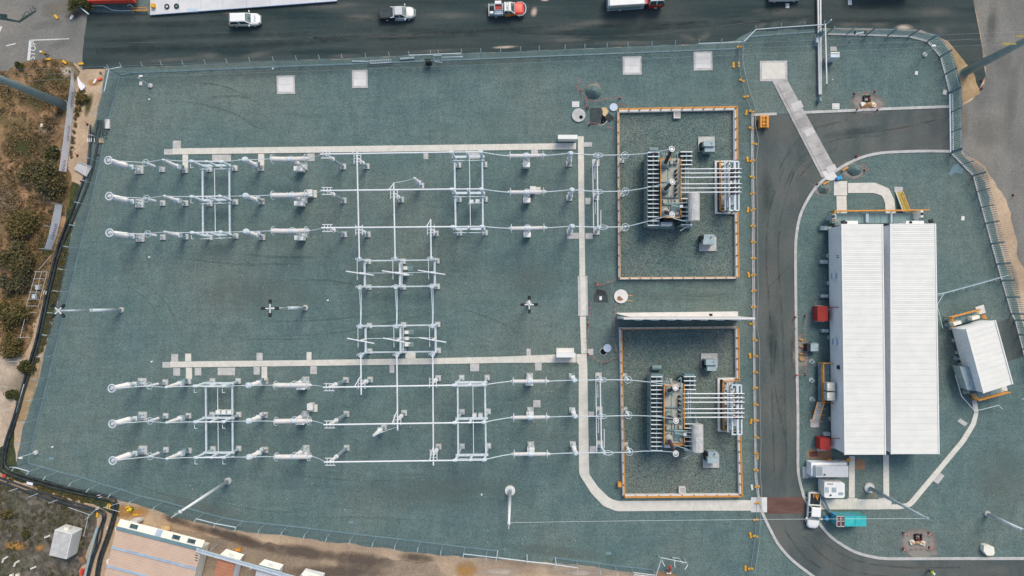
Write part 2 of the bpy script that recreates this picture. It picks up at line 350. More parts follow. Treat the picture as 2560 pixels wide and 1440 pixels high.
def blot(name, cx, cy, rx, ry, m, level, rz=0, z=0.0):
    BK[0] += 1; z += BK[0] * 0.00004
    c = R(cx, cy); a = rx / 16.0; b = ry / 16.0; M = Matrix.Rotation(math.radians(rz), 3, 'Z')
    mb = MB(); mb.add([Vector((-a, -b, 0)), Vector((a, -b, 0)), Vector((a, b, 0)), Vector((-a, b, 0))], [(0, 1, 2, 3)])
    o = mb.build(name, m); o.location = (c.x, c.y, level * LV + z); o.rotation_euler.z = math.radians(rz); struct(o); return o
def offset_strip(P, wd):
    """left/right offsets of a world polyline"""
    Lp, Rp = [], []
    for i, p in enumerate(P):
        a = P[max(0, i - 1)]; b = P[min(len(P) - 1, i + 1)]; d = (b - a); d.z = 0; d.normalize(); nrm = Vector((-d.y, d.x, 0))
        Lp.append(p + nrm * wd / 2); Rp.append(p - nrm * wd / 2)
    return Lp, Rp
def catmull(pts, n=6):
    out = []; P = [Vector((*p, 0)) for p in pts]
    for i in range(len(P) - 1):
        p0, p1, p2, p3 = P[max(0, i - 1)], P[i], P[i + 1], P[min(len(P) - 1, i + 2)]
        for k in range(n):
            t = k / n; out.append(0.5 * ((2 * p1) + (p2 - p0) * t + (2 * p0 - 5 * p1 + 4 * p2 - p3) * t * t + (3 * p1 - p0 - 3 * p2 + p3) * t ** 3))
    out.append(P[-1]); return [(p.x, p.y) for p in out]
def strip(mb, pts, wd, z0, z1):
    P = px(pts); A, B = offset_strip(P, wd); n = len(P); vs = []
    for a, b in zip(A, B): vs += [(a.x, a.y, z0), (b.x, b.y, z0), (a.x, a.y, z1), (b.x, b.y, z1)]
    fs = []
    for i in range(n - 1):
        q = i * 4; r = q + 4; fs += [(q + 2, q + 3, r + 3, r + 2), (q, q + 2, r + 2, r), (q + 1, r + 1, r + 3, q + 3)]
    fs += [(0, 1, 3, 2), ((n - 1) * 4, (n - 1) * 4 + 2, (n - 1) * 4 + 3, (n - 1) * 4 + 1)]
    return mb.add(vs, fs)
def walk(P, L):
    """points every L metres along a world polyline"""
    out = [P[0]]; acc = 0.0
    for a, b in zip(P, P[1:]):
        d = (b - a).length
        while acc + d >= L:
            t = (L - acc) / d; a = a.lerp(b, t); out.append(a); d = (b - a).length; acc = 0.0
        acc += d
    return out
def resample(P, n):
    tot = sum((b - a).length for a, b in zip(P, P[1:])); out = []; 
    cum = [0]
    for a, b in zip(P, P[1:]): cum.append(cum[-1] + (b - a).length)
    j = 0
    for i in range(n + 1):
        t = tot * i / n
        while j < len(P) - 2 and cum[j + 1] < t: j += 1
        out.append(P[j].lerp(P[j + 1], min(1, (t - cum[j]) / max(1e-9, cum[j + 1] - cum[j]))))
    return out
def slabs(parent, Lpx, Rpx, pitch, z0=0.03, z1=0.13, m='concrete', name='cover_slab', gap=0.006):
    A, B = px(Lpx), px(Rpx)
    tot = max(sum((b - a).length for a, b in zip(A, A[1:])), sum((b - a).length for a, b in zip(B, B[1:])))
    n = max(1, round(tot / pitch)); a, b = resample(A, n), resample(B, n); g = gap / pitch
    for i in range(n):
        dz = random.uniform(-0.004, 0.004)
        q = [a[i].lerp(a[i + 1], g), b[i].lerp(b[i + 1], g), b[i + 1].lerp(b[i], g), a[i + 1].lerp(a[i], g)]
        MB().prism(q, z0, z1 + dz).build(name, m, parent)
# ================================================================ THE SETTING
g = MB().prism([(-220, -200), (220, -200), (220, 200), (-220, 200)], 0, 0).build('ground', 'sand'); struct(g)
sheet('scrub_soil', [(-260, 170), (0, 178), (30, 160), (75, 150), (130, 148), (175, 158), (200, 178), (186, 205), (176, 300), (168, 420), (182, 455), (178, 540), (150, 620), (125, 700), (100, 780), (75, 850), (50, 900), (0, 870), (-260, 900)], 1, 'scrub_ground', 1.0, 0.7, 1)
sheet('pale_sand', [(-260, 860), (30, 885), (70, 900), (62, 960), (40, 1040), (22, 1110), (0, 1150), (-60, 1190), (-260, 1190)], 2, 'sand_pale', 1.0, 0.5, 2)
sheet('scrub_floor', [(-260, 1190), (0, 1203), (60, 1222), (150, 1250), (243, 1280), (240, 1310), (222, 1370), (200, 1430), (195, 1560), (-260, 1560)], 2, 'scrub_grey', 1.0, 0.3, 3)
sheet('ditch', [(182, 455), (200, 462), (192, 520), (176, 600), (160, 680), (140, 760), (112, 850), (84, 915), (64, 960), (52, 1010), (40, 1060), (34, 1110), (46, 1165), (70, 1186), (150, 1208), (230, 1232), (300, 1262), (296, 1290), (230, 1262), (140, 1232), (30, 1200), (0, 1180), (-30, 1190), (-40, 1150), (10, 1110), (40, 1020), (62, 940), (84, 860), (106, 790), (128, 710), (146, 630), (165, 540)], 3, 'ditch', 0.8, 0.3, 4)
sheet('soil_strip', [(430, 1320), (520, 1335), (640, 1358), (760, 1370), (880, 1388), (1000, 1400), (1090, 1412), (1120, 1440), (1110, 1560), (560, 1560), (500, 1560), (480, 1440), (500, 1400)], 2, 'soil', 1.0, 0.6, 5)
for a in [(900, 1400, 110, 26, 'stain_soil', -5), (760, 1380, 120, 22, 'stain_soil', -6), (620, 1355, 90, 18, 'stain_soil', -14), (1165, 1425, 34, 30, 'stain_clay', 10), (440, 1300, 50, 14, 'stain_soil', -16),
          (1040, 1395, 60, 16, 'stain_soil', -5), (330, 1280, 60, 22, 'stain_clay', 0), (40, 960, 60, 40, 'stain_dirt', 0), (100, 1370, 20, 12, 'stain_clay', 20), (40, 1365, 40, 16, 'stain_clay', 0),
          (113, 320, 20, 16, 'stain_sand', 0), (20, 500, 40, 60, 'stain_dirt', 0), (110, 620, 30, 60, 'stain_green', 0), (60, 370, 80, 40, 'stain_green', 0), (90, 240, 60, 60, 'stain_green', 0), (130, 190, 50, 24, 'stain_green', 0), (2530, 700, 20, 60, 'stain_dirt', 10), (222, 260, 12, 40, 'stain_green', -14),
          (235, 207, 22, 12, 'stain_clay', 0), (170, 180, 30, 20, 'stain_sand', 0), (560, 1335, 120, 16, 'stain_soil', -12), (840, 1430, 160, 24, 'stain_soil', 0), (1250, 1430, 70, 16, 'stain_sand', 0), (1450, 1432, 100, 12, 'stain_sand', 0)]:
    blot('soil_patch', a[0], a[1], a[2], a[3], a[4], 4, a[5])
sheet('sand_strip', [(104, 905), (96, 940), (84, 1000), (66, 1055), (44, 1052), (56, 1000), (70, 950), (84, 915)], 4, 'sand_yellow', .6, .15, 21)
# roads
sheet('old_road', [(-260, -300), (240, -300), (232, 0), (225, 60), (214, 120), (214, 174), (206, 176), (196, 162), (150, 148), (112, 148), (72, 152), (38, 164), (0, 186), (-260, 190)], 5, 'asphalt_old', 0.8, 0.12, 6)
sheet('dark_road', [(222, -300), (222, 0), (219, 40), (211, 90), (206, 140), (207, 173), (281, 171), (500, 161), (1000, 141), (1520, 119), (1800, 108), (1860, 96), (2060, 70), (2300, 74), (2370, 102), (2420, 165), (2448, 222), (2464, 190), (2450, 90), (2433, 0), (2425, -300)], 6, 'asphalt_new', 2.0, 0.1, 7)
rr = sheet('light_road', [(2425, -300), (2433, 0), (2450, 90), (2464, 190), (2440, 245), (2404, 262), (2402, 385), (2440, 400), (2480, 440), (2520, 500), (2536, 570), (2550, 660), (2700, 900), (2900, 900), (2900, -300)], 5, 'asphalt_old', 0.8, 0.6, 8)
sheet('sand_wedge', [(2358, 100), (2385, 122), (2418, 162), (2436, 190), (2440, 212), (2452, 232), (2430, 245), (2404, 256), (2396, 240), (2380, 170), (2366, 130)], 7, 'sand_yellow', 0.6, 0.3, 9)
# white edge lines and words on the old road
old = bpy.data.objects['old_road']
def line(pts, wd, name='painted_line', z=0.026, m='paint_line'):
    P = px(pts); A, B = offset_strip(P, wd); q = A + B[::-1]
    o = MB().prism(q, z, z).build(name, m, old); return o
line([(76, 101), (74, 125), (71, 151)], 0.42); line([(74, 101), (173, 97)], 0.16); line([(15, 115), (39, 109)], 0.16); line([(-4, 84), (4, 66)], 0.3)
def word(txt, p, size, rz, m, parent, z, name='lettering', sx=1.0, tilt=None, rot=None):
    c = bpy.data.curves.new(name, 'FONT'); c.body = txt; c.size = size; c.align_x = 'CENTER'; c.align_y = 'CENTER'; c.extrude = 0.001; c.space_character = 1.06
    c.materials.append(MATS[m]); o0 = bpy.data.objects.new(name, c); COL.objects.link(o0)
    bpy.context.view_layer.update(); me = bpy.data.meshes.new_from_object(o0.evaluated_get(bpy.context.evaluated_depsgraph_get())); bpy.data.objects.remove(o0); bpy.data.curves.remove(c)
    me.name = name; o = bpy.data.objects.new(name, me); COL.objects.link(o)
    p = Vector((p.x, p.y, z)); 
    if parent is not None: o.parent = parent; p = p - ORG.get(parent.name, Vector((0, 0, 0)))
    o.location = p
    if rot is not None: o.rotation_mode = 'QUATERNION'; o.rotation_quaternion = rot
    else: o.rotation_euler.z = math.radians(rz)
    o.scale = (sx, 1, 1); return o
word('STOP', R(83, 126), 1.25, 86, 'paint_line', old, 0.028, 'painted_word', 0.95)
word('STOP', R(71, 31), 1.15, 216, 'asphalt_new', old, 0.028, 'painted_word', 1.0)
MB().prism(px([(0, 34), (18, 36), (19, 46), (46, 52), (88, 26), (92, 29), (50, 57), (0, 49)]), 0.03, 0.03).build('dark_patch', 'asphalt_new', old)  # flat dark bent shape lying on the old road
# yard gravel
GRAVEL = [(262, 176), (281, 171), (500, 161.5), (1000, 141), (1520, 119), (1800, 108), (1838, 102), (1862, 88), (1880, 79), (2040, 71.5), (2064, 72), (2280, 77), (2345, 92), (2378, 130), (2400, 200), (2404, 262), (2404, 385), (2440, 424), (2462, 458), (2500, 618), (2560, 818), (2640, 980), (2760, 1300), (2800, 1640), (1655, 1640),
          (1640, 1437), (1540, 1424), (1400, 1408), (1240, 1397), (1100, 1388), (1000, 1376), (900, 1362), (800, 1352), (720, 1338), (640, 1333), (560, 1320), (500, 1306), (440, 1293), (395, 1277), (340, 1262), (275, 1243), (200, 1222), (150, 1212), (115, 1200), (60, 1184), (43, 1166), (47, 1130), (60, 1060), (86, 990), (102, 925), (120, 850), (142, 760), (160, 690), (172, 620), (184, 560), (193, 508), (208, 452), (218, 395), (226, 340), (240, 296), (246, 265), (254, 230), (260, 195)]
sheet('gravel_yard', GRAVEL, 8, 'gravel', 0.8, 0.22, 11)
for a in [(1500, 735, 60, 70, 'stain_warm', 0), (1700, 740, 200, 22, 'stain_warm', 0), (1150, 130 + 28, 500, 12, 'stain_warm', 2), (1100, 1230, 300, 60, 'stain_warm', 0), (700, 120 + 60, 300, 14, 'stain_warm', 3),
          (1940, 120, 50, 40, 'stain_warm', 0), (2280, 640, 60, 110, 'stain_warm', 0), (500, 1320 - 50, 200, 26, 'stain_warm', -14), (1400, 1380, 200, 20, 'stain_warm', -5), (650, 740, 220, 70, 'stain_warm', 0), (1320, 700, 120, 60, 'stain_warm', 0), (2500, 1200, 90, 120, 'stain_warm', 0)]:
    blot('gravel_stain', a[0], a[1], a[2], a[3], a[4], 9, a[5])
# shallow wheel furrows pressed into the gravel: real low ridges
fur = MB()
for pts in [[(455, 250), (520, 262), (590, 285), (640, 315), (690, 332)], [(480, 205), (560, 215), (640, 250)], [(500, 245), (600, 240), (660, 262)], [(600, 800), (750, 802), (900, 790), (1050, 770)], [(520, 838), (700, 838), (860, 828), (1040, 790), (1180, 750)],
            [(590, 846), (800, 846)], [(420, 640), (600, 660), (760, 655)], [(560, 630), (700, 642), (860, 640)], [(720, 1295), (900, 1290), (1080, 1300)], [(480, 1245), (640, 1272), (760, 1280)], [(840, 1288), (980, 1296)], [(1130, 760), (1240, 800), (1300, 830)],
            [(700, 1180), (900, 1200), (1100, 1190)], [(300, 700), (380, 760), (420, 860)], [(340, 690), (420, 760), (470, 870)], [(1560, 830 - 80), (1700, 745), (1830, 752)], [(1640, 730), (1760, 738), (1860, 728)], [(1180, 1240), (1300, 1255), (1400, 1300)], [(650, 705), (820, 700), (1000, 735)], [(260, 1180), (420, 1235), (560, 1262)]]:
    cp = catmull(pts, 5)
    P = px(cp)
    for sgn in (-1, 1):
        A, B = offset_strip(P, 0.11); Oo = offset_strip(P, 0.34)[0 if sgn < 0 else 1]
        Q0 = offset_strip(P, 0.02)[0]; n = len(P); vs = []
        for i in range(n):
            k = math.sin(math.pi * i / (n - 1)); vs += [(Q0[i].x, Q0[i].y, 0.037), (P[i].lerp(Oo[i], 0.5).x, P[i].lerp(Oo[i], 0.5).y, 0.037 + 0.07 * k), (Oo[i].x, Oo[i].y, 0.037)]
        fs = []
        for i in range(n - 1): fs += [(i * 3, i * 3 + 1, i * 3 + 4, i * 3 + 3), (i * 3 + 1, i * 3 + 2, i * 3 + 5, i * 3 + 4)]
        fur.add(vs, fs)
o = fur.build('wheel_ridges', 'gravel'); o['kind'] = 'stuff'
# internal drive, apron, kerbs
DR_L = catmull([(1889, 1160), (1889, 1189), (1892, 1215), (1896, 1242), (1905, 1280), (1924, 1321), (1944, 1358), (1973, 1393), (2008, 1422), (2060, 1460), (2140, 1520)], 3)
DR_R = catmull([(2376, 379), (2330, 378), (2270, 379), (2200, 383), (2150, 395), (2105, 417), (2063, 446), (2035, 474), (2012, 511), (1998, 545), (1990, 590), (1988, 640), (1989, 760), (1991, 900), (1994, 1040), (1994, 1160), (1998, 1199), (2008, 1238)], 3)
DR_R2 = catmull([(2008, 1238), (2024, 1270), (2041, 1299), (2070, 1335), (2099, 1358), (2138, 1380), (2179, 1391), (2214, 1396), (2300, 1396), (2560, 1395.6), (2800, 1395)], 3)
DR_T = [(2376, 267), (2300, 270), (2200, 273.5), (2100, 277.5), (2000, 282), (1878, 288), (1876, 292), (1879, 480), (1882, 640), (1885, 800), (1887, 1000), (1889, 1160)]
sheet('drive', DR_T + DR_L + [(2140, 1640), (2800, 1640)] + DR_R2[::-1] + DR_R[::-1], 11, 'asphalt_drive')
sheet('asphalt_apron', [(2487, 806), (2533, 795), (2600, 970), (2560, 890), (2518, 905)], 11, 'asphalt_drive')
def kerb(pts, wd=0.42):
    mb = MB(); strip(mb, pts, wd, 0.03, 0.14)
    return struct(mb.build('kerb', 'concrete_grey'))
kerb([(1877, 288), (1941, 285)]); kerb([(2000, 282), (2130, 276.5), (2190, 273.5), (2372, 266.8)])
kerb([(1880, 290), (1880.5, 400), (1882, 520), (1882.5, 640), (1884, 800), (1886.5, 1000), (1889, 1160)] + DR_L[1:]); kerb(DR_R); kerb(DR_R2)
for a in [(2150, 292, 60, 20, 'stain_dust', 0), (1960, 330, 60, 34, 'stain_dust', 30), (2330, 300, 40, 20, 'stain_dust', 0), (2010, 430, 40, 30, 'stain_dust', -40), (1930, 700, 40, 120, 'stain_dust', 0), (2080, 1400, 90, 40, 'stain_dust', -30), (2280, 1422, 160, 18, 'stain_dust', 0), (2480, 1425, 100, 20, 'stain_dust', 0),
          (1930, 850, 22, 90, 'stain_wet', 0), (1935, 1150, 30, 60, 'stain_dust', 0), (2320, 350, 60, 20, 'stain_dust', 5), (2140, 330, 100, 16, 'stain_wet', 8), (1985, 880, 14, 60, 'stain_wet', 0), (1915, 480, 22, 80, 'stain_wet', 0), (2250, 320, 70, 20, 'stain_dust', 10)]:
    blot('drive_stain', a[0], a[1], a[2], a[3], a[4], 12, a[5])
for a in [(1265, 118, 46, 5, 'stain_sand', 2), (1335, 30, 11, 17, 'stain_sand', -12), (1362, 0, 14, 5, 'stain_sand', 0), (1470, 60, 200, 14, 'stain_dust', 8), (1760, 92, 30, 14, 'stain_dust', 30), (1720, 95, 30, 12, 'stain_dust', -20), (1900, 66, 22, 10, 'stain_dust', 30), (1938, 62, 22, 12, 'stain_dust', 30), (2002, 56, 34, 10, 'stain_dust', 24), (2130, 62, 60, 10, 'stain_dust', 0), (2200, 62, 40, 10, 'stain_dust', 0), (2260, 70, 30, 12, 'stain_sand', 0), (2350, 76, 26, 14, 'stain_dust', 0), (1560, 108, 120, 10, 'stain_dust', 0),
          (640, 138, 60, 12, 'stain_dust', 10), (520, 140, 50, 14, 'stain_dust', 0), (900, 44, 60, 16, 'stain_dust', 0), (1120, 40, 90, 14, 'stain_dust', 0), (1080, 128, 90, 7, 'stain_dust', 3), (570, 34, 20, 8, 'stain_dust', 0), (830, 15, 120, 12, 'stain_dust', 3), (1260, 12, 80, 10, 'stain_dust', 0), (340, 120, 60, 26, 'stain_wet', 0), (300, 105, 90, 10, 'stain_wet', 3), (700, 110, 260, 12, 'stain_wet', 3), (1600, 75, 200, 12, 'stain_wet', 6), (2200, 14, 120, 16, 'stain_wet', 0),
          (980, 90, 200, 7, 'stain_dust', 2), (1950, 30, 100, 16, 'stain_dust', 0), (2330, 30, 80, 20, 'stain_dust', 0), (420, 150, 110, 9, 'stain_dust', 4), (860, 140, 60, 7, 'stain_dust', 2), (1420, 100, 70, 9, 'stain_dust', 2)]:
    blot('road_stain', a[0], a[1], a[2], a[3], a[4], 9, a[5])
for a in [(2500, 150, 40, 60, 'stain_dust', 30), (2470, 330, 50, 60, 'stain_dust', 0), (2480, 60, 20, 80, 'stain_wet', -8), (2440, 460, 40, 20, 'stain_dust', -40), (2530, 250, 20, 120, 'stain_dust', -8), (120, 60, 60, 16, 'stain_dust', 10), (150, 110, 40, 16, 'stain_dust', 20)]:
    blot('road_stain', a[0], a[1], a[2], a[3], a[4], 9, a[5])
# tyre marks on the tarmac, faint straight and curved bands
mk = MB(); md = MB(); zc = 0
def band(mb, pts, wd, z):
    P = px(catmull(pts, 6)); A, B = offset_strip(P, wd); vs = []; n = len(P)
    for a, b in zip(A, B): vs += [(a.x, a.y, z), (b.x, b.y, z)]
    mb.add(vs, [(2 * i, 2 * i + 1, 2 * i + 3, 2 * i + 2) for i in range(n - 1)])
for j, (pts, wd) in enumerate([([(1960, 420), (1925, 520), (1915, 640), (1925, 800), (1930, 1000), (1935, 1180)], .3), ([(1985, 430), (1955, 530), (1945, 640), (1955, 800), (1962, 1000), (1965, 1180)], .3), ([(2120, 300), (2020, 330), (1960, 400), (1930, 480)], .28), ([(2200, 340), (2090, 350), (2000, 400), (1960, 470)], .28),
        ([(2040, 1330), (2080, 1370), (2150, 1404), (2260, 1418), (2400, 1418)], .3), ([(2010, 1340), (2060, 1392), (2130, 1428), (2220, 1440)], .3), ([(1940, 850), (1935, 950), (1955, 1060), (1970, 1130)], .22), ([(1950, 1300), (1975, 1345), (2010, 1390), (2050, 1420)], .3), ([(2140, 335), (2250, 320), (2340, 300)], .3), ([(2000, 440), (2040, 400), (2090, 372)], .2), ([(1920, 720), (1940, 700), (1975, 660)], .2)]):
    band(mk, pts, wd, .058 + j * .0003)
for j, (pts, wd) in enumerate([([(240, 130), (520, 115), (800, 100), (1200, 84)], 1.0), ([(240, 64), (600, 80 - 30), (860, 66 - 20), (1000, 60)], .5), ([(700, 96), (1000, 90), (1400, 66), (1700, 70), (2030, 40)], .4), ([(300, 95), (700, 86), (1000, 76), (1500, 84)], .7), ([(1600, 60), (1800, 56), (2040, 50), (2300, 54)], .6), ([(1480, 64), (1680, 62), (1820, 44), (1950, 26)], .3)]):
    band(mk, pts, wd, .040 + j * .0003)
for j, (pts, wd) in enumerate([([(250, 108), (560, 102), (820, 92)], .12), ([(620, 60 + 40), (900, 94), (1100, 88)], .1), ([(1300, 90), (1600, 88), (1900, 52)], .12), ([(20, 62), (120, 68), (200, 58)], .4), ([(30, 96), (130, 84), (210, 80)], .3), ([(120, 140), (150, 118), (180, 116)], .25), ([(2500, -10), (2490, 120), (2510, 260), (2540, 420)], .8), ([(2458, 40), (2478, 200), (2470, 320)], .5), ([(2420, 300), (2480, 290), (2540, 300)], .3), ([(2420, 350), (2470, 380), (2520, 460)], .3), ([(2050, 380), (2000, 420), (1970, 480)], .3)]):
    band(md, pts, wd, .046 + j * .0003 + (.014 if j == 10 else 0))
struct(mk.build('tyre_marks', 'tyre_mark')); struct(md.build('dust_marks', 'tyre_dust'))
for a in [(150, 18, 60, 26, 'stain_dirt', 5), (185, 38, 30, 12, 'stain_soil', 10), (120, 36, 20, 10, 'stain_dirt', 0), (215, 20, 14, 24, 'stain_soil', 0), (2450, 430, 40, 20, 'stain_dirt', -40), (2410, 300, 14, 60, 'stain_dirt', 0)]: blot('dirt_stain', a[0], a[1], a[2], a[3], a[4], 9, a[5])
# rusted road plate and concrete crossings
c = R(1963, 1263)
solo(MB().prism(px([(1918, 1244), (2009, 1242), (2010, 1283), (1918, 1284)]), 0.05, 0.075), 'road_plate', 'rust_plate', 'large rusty brown steel plate lying across the drive beside the white pickup', 'steel plate')
# ---------------------------------------------------------------- cable trenches with lids
def trench(label, loc, rows, m='concrete'):
    t = thing('cable_trench', label, 'cable trench', R(*loc))
    for r in rows:
        Lp, Rp, pitch = r[:3]; slabs(t, Lp, Rp, pitch, m=(r[3] if len(r) > 3 else m))
    return t
def stub(t, x0, y0, x1, y1, m='concrete_grey', z=0.11):
    MB().prism(px([(x0, y0), (x1, y0), (x1, y1), (x0, y1)]), 0.03, z).build('side_lid', m, t)
t1 = trench('long pale cable trench running along the upper side of the upper equipment rows', (930, 374),
            [([(432, 371.5), (1440, 358)], [(432, 386.5), (1440, 373.5)], 0.6)])
MB().prism(px([(411, 373), (431, 373), (431, 387), (411, 387)]), 0.03, 0.1).build('end_lid', 'concrete_grey', t1)
for s in [(433, 352, 453, 371), (531, 387, 578, 404), (769, 384, 787, 403), (1059, 381, 1071, 398.5), (1328, 375, 1345, 394), (1171, 378, 1199, 397)]: stub(t1, *s)
for s in [(457, 387, 471, 431), (646, 385, 661, 428)]: stub(t1, *s, m='concrete')
t2 = trench('long pale cable trench crossing the yard between the two bays, ending at the lower kiosk', (920, 908),
            [([(426, 904), (740, 900.5), (1100, 895), (1255, 891.5), (1440, 884)], [(426, 918.5), (740, 915), (1100, 910), (1255, 907), (1440, 906)], 0.6)])
MB().prism(px([(407, 905), (425, 905), (425, 919), (407, 919)]), 0.03, 0.1).build('end_lid', 'concrete_grey', t2)
for s in [(429, 885, 446, 904), (434, 920, 451, 939), (487.5, 919, 503.7, 938.5), (545, 919, 588, 938), (642, 882, 657, 901), (634.6, 917, 650, 936.5), (776, 915.5, 792.5, 935), (974, 912, 986, 932), (1316.4, 871.7, 1327, 890), (1337.6, 907, 1354, 926), (1175.6, 909, 1198, 928)]: stub(t2, *s)
for s in [(463.6, 884, 478.5, 903), (465.5, 919, 480.6, 948), (654.5, 917, 668.5, 945), (767, 880, 779, 899.5), (1014, 880, 1039, 896)]: stub(t2, *s, m='concrete')
t3 = trench('pale cable trench running down the yard beside both transformers and round to the drive', (1460, 700),
            [([(1444.5, 341), (1446, 480), (1448, 620), (1448.5, 690)], [(1459, 341), (1460.5, 480), (1462, 620), (1463, 690)], 0.6),
             ([(1449.5, 791), (1452, 860), (1453, 884)], [(1464.5, 791), (1466, 860), (1467, 884)], 0.6),
             ([(1441, 885), (1441, 906), (1447, 912), (1446.5, 1040), (1447, 1150), (1448, 1185.4), (1477.7, 1232), (1507.5, 1264), (1541, 1277.5), (1740, 1276), (1877, 1276)],
              [(1467, 885), (1467, 906), (1468, 912), (1470, 1040), (1472, 1150), (1473, 1185.4), (1495, 1217), (1523.7, 1245), (1541.8, 1252), (1740, 1250.8), (1877, 1250)], 0.6)])
slabs(t3, [(1444, 690), (1445.5, 790)], [(1468, 690), (1470, 790)], 1.2, m='concrete_grey')
MB().prism(px([(1450, 691), (1463, 691), (1465, 789), (1452, 789)]), 0.13, 0.16).build('cover_plate', 'concrete', t3)
for s in [(1459.5, 356, 1480, 367), (1463, 495, 1476, 511), (1417, 582, 1447, 597), (1463.5, 583, 1482, 598), (1468.5, 872, 1483, 887), (1471, 1029, 1485, 1041), (1474, 1115, 1491.6, 1132)]: stub(t3, *s)
slabs(t3, [(1877, 1243), (1917, 1243)], [(1877, 1280), (1917, 1280)], 1.25, m='concrete_white')
t4 = trench('weathered concrete duct slanting over the drive from the square pit to the switchroom', (2010, 320),
            [([(1928, 200), (2054, 445)], [(1967, 200), (2093, 430)], 1.22, 'duct_slab')])
slabs(t4, [(1944, 215), (2052, 428)], [(1964, 207), (2078, 418)], 1.25, z0=0.14, z1=0.18, m='duct_slab', gap=.05)
slabs(t4, [(2054, 430), (2064, 449), (2076, 452)], [(2080, 424), (2094, 445), (2106, 447)], 0.7, z0=0.03, z1=0.15, m='concrete_white')
for q, mm in [([(1975, 262), (2000, 251), (2008, 268), (1984, 280)], 'duct_slab_pale'), ([(2007, 327), (2030, 318), (2038, 332), (2016, 343)], 'duct_slab_pale'), ([(2062, 420), (2085, 410), (2092, 424), (2070, 434)], 'duct_slab_pale')]:
    MB().prism(px(q), 0.18, 0.2).build('cover_slab', mm, t4)
t5 = trench('broad smooth cable trench looping between the duct and the switchroom porch', (2170, 470),
            [([(2084, 453), (2084, 489)], [(2117, 453), (2117, 489)], 0.6),
             ([(2090, 490), (2092, 556)], [(2115, 490), (2117, 556)], 0.6),
             ([(2119, 458), (2186, 457), (2221, 471), (2235, 500), (2240, 556)], [(2119, 483), (2184, 482.5), (2205, 490), (2212, 509), (2214, 556)], 0.6)])
t6 = trench('pale trench network below the switchroom reaching the corner lighting mast', (2180, 1250),
            [([(2045, 1248), (2118, 1248)], [(2045, 1273), (2118, 1273)], 0.6), ([(2118, 1245), (2142, 1245)], [(2118, 1273), (2142, 1273)], 0.6),
             ([(2142, 1248), (2196, 1248), (2228, 1248)], [(2142, 1273), (2196, 1273), (2228, 1272)], 0.6), ([(2122, 1140), (2121, 1244)], [(2136, 1140), (2136, 1244)], 0.6),
             ([(2207, 1137), (2207.5, 1247)], [(2221, 1137), (2222, 1247)], 0.6), ([(2228, 1261), (2250, 1260), (2268, 1257), (2350, 1160), (2400, 1100), (2426, 1058), (2434, 1032)], [(2228, 1272.5), (2250, 1272.5), (2279, 1265), (2358, 1170), (2412, 1105), (2438, 1062), (2445, 1030)], 0.6)])
MB().prism(px([(2343, 1177), (2360, 1189), (2344, 1210), (2327, 1199)]), 0.03, 0.11).build('side_lid', 'concrete_grey', t6)
MB().prism(px([(2392, 1053), (2400, 1046), (2418, 1058), (2411, 1066)]), 0.03, 0.11).build('side_lid', 'concrete_grey', t6)
MB().prism(px([(2196, 1245), (2230, 1245), (2230, 1249), (2196, 1249)]), 0.03, 0.125).build('side_lid', 'concrete_grey', t6)
MB().prism(px([(2429, 1001), (2441, 1001), (2445, 1029), (2434, 1031)]), 0.03, 0.11).build('side_lid', 'concrete_grey', t6)
# ---------------------------------------------------------------- pit covers along the upper fence
for i, (x0, y0, x1, y1, lb, n) in enumerate([(692, 189, 738, 236, 'square pale pit cover in the gravel, leftmost of the four near the upper fence', 2), (880, 175, 920, 221, 'pale pit cover second from the left near the upper fence, closest to the ladder', 2),
        (1556, 141, 1604, 188, 'square pale pit cover with one cross joint, just above the upper transformer bund', 2), (1733, 129, 1781, 177, 'square pale pit cover with two cross joints near the upper fence bend', 3)]):
    t = thing('pit_cover', lb, 'pit cover', R((x0 + x1) / 2, (y0 + y1) / 2), 'square pit covers along the upper fence')
    MB().prism(px([(x0, y0 + 1), (x1 - 1, y0), (x1, y1 - 1), (x0 + 1, y1)]), 0.03, 0.12).build('frame', 'concrete_grey', t)
    for k in range(n):
        ya = y0 + 5 + (y1 - y0 - 10) * k / n; yb = y0 + 5 + (y1 - y0 - 10) * (k + 1) / n - 0.4
        MB().prism(px([(x0 + 5, ya), (x1 - 5, ya), (x1 - 5, yb), (x0 + 5, yb)]), 0.12, 0.15).build('cover_slab', 'concrete_white', t)
t = thing('pit_cover', 'large beige rectangular pit cover at the upper end of the slanting concrete duct', 'pit cover', R(1934, 178))
MB().prism(px([(1899, 153), (1967, 152), (1968, 203), (1899, 204)]), 0.03, 0.12).build('frame', 'concrete_grey', t)
MB().prism(px([(1904, 158), (1961, 157), (1962, 198), (1904, 199)]), 0.12, 0.15).build('cover_slab', 'concrete', t)
for (x0, y0, x1, y1, lb) in [(1430, 254, 1448, 268, 'small square access hatch beside the holed concrete disc'), (2080, 259, 2098, 273, 'small square access hatch by the kerb, under the gate beam end')]:
    t = thing('access_hatch', lb, 'hatch', R((x0 + x1) / 2, (y0 + y1) / 2))
    MB().prism(px([(x0, y0), (x1, y0), (x1, y1), (x0, y1)]), 0.03, 0.1).build('frame', 'concrete_white', t)
    MB().prism(px([(x0 + 3, y0 + 3), (x1 - 3, y0 + 3), (x1 - 3, y1 - 3), (x0 + 3, y1 - 3)]), 0.1, 0.115).build('groove', 'concrete_grey', t)
    MB().prism(px([(x0 + 4, y0 + 4), (x1 - 4, y0 + 4), (x1 - 4, y1 - 4), (x0 + 4, y1 - 4)]), 0.115, 0.125).build('lid', 'concrete_white', t)
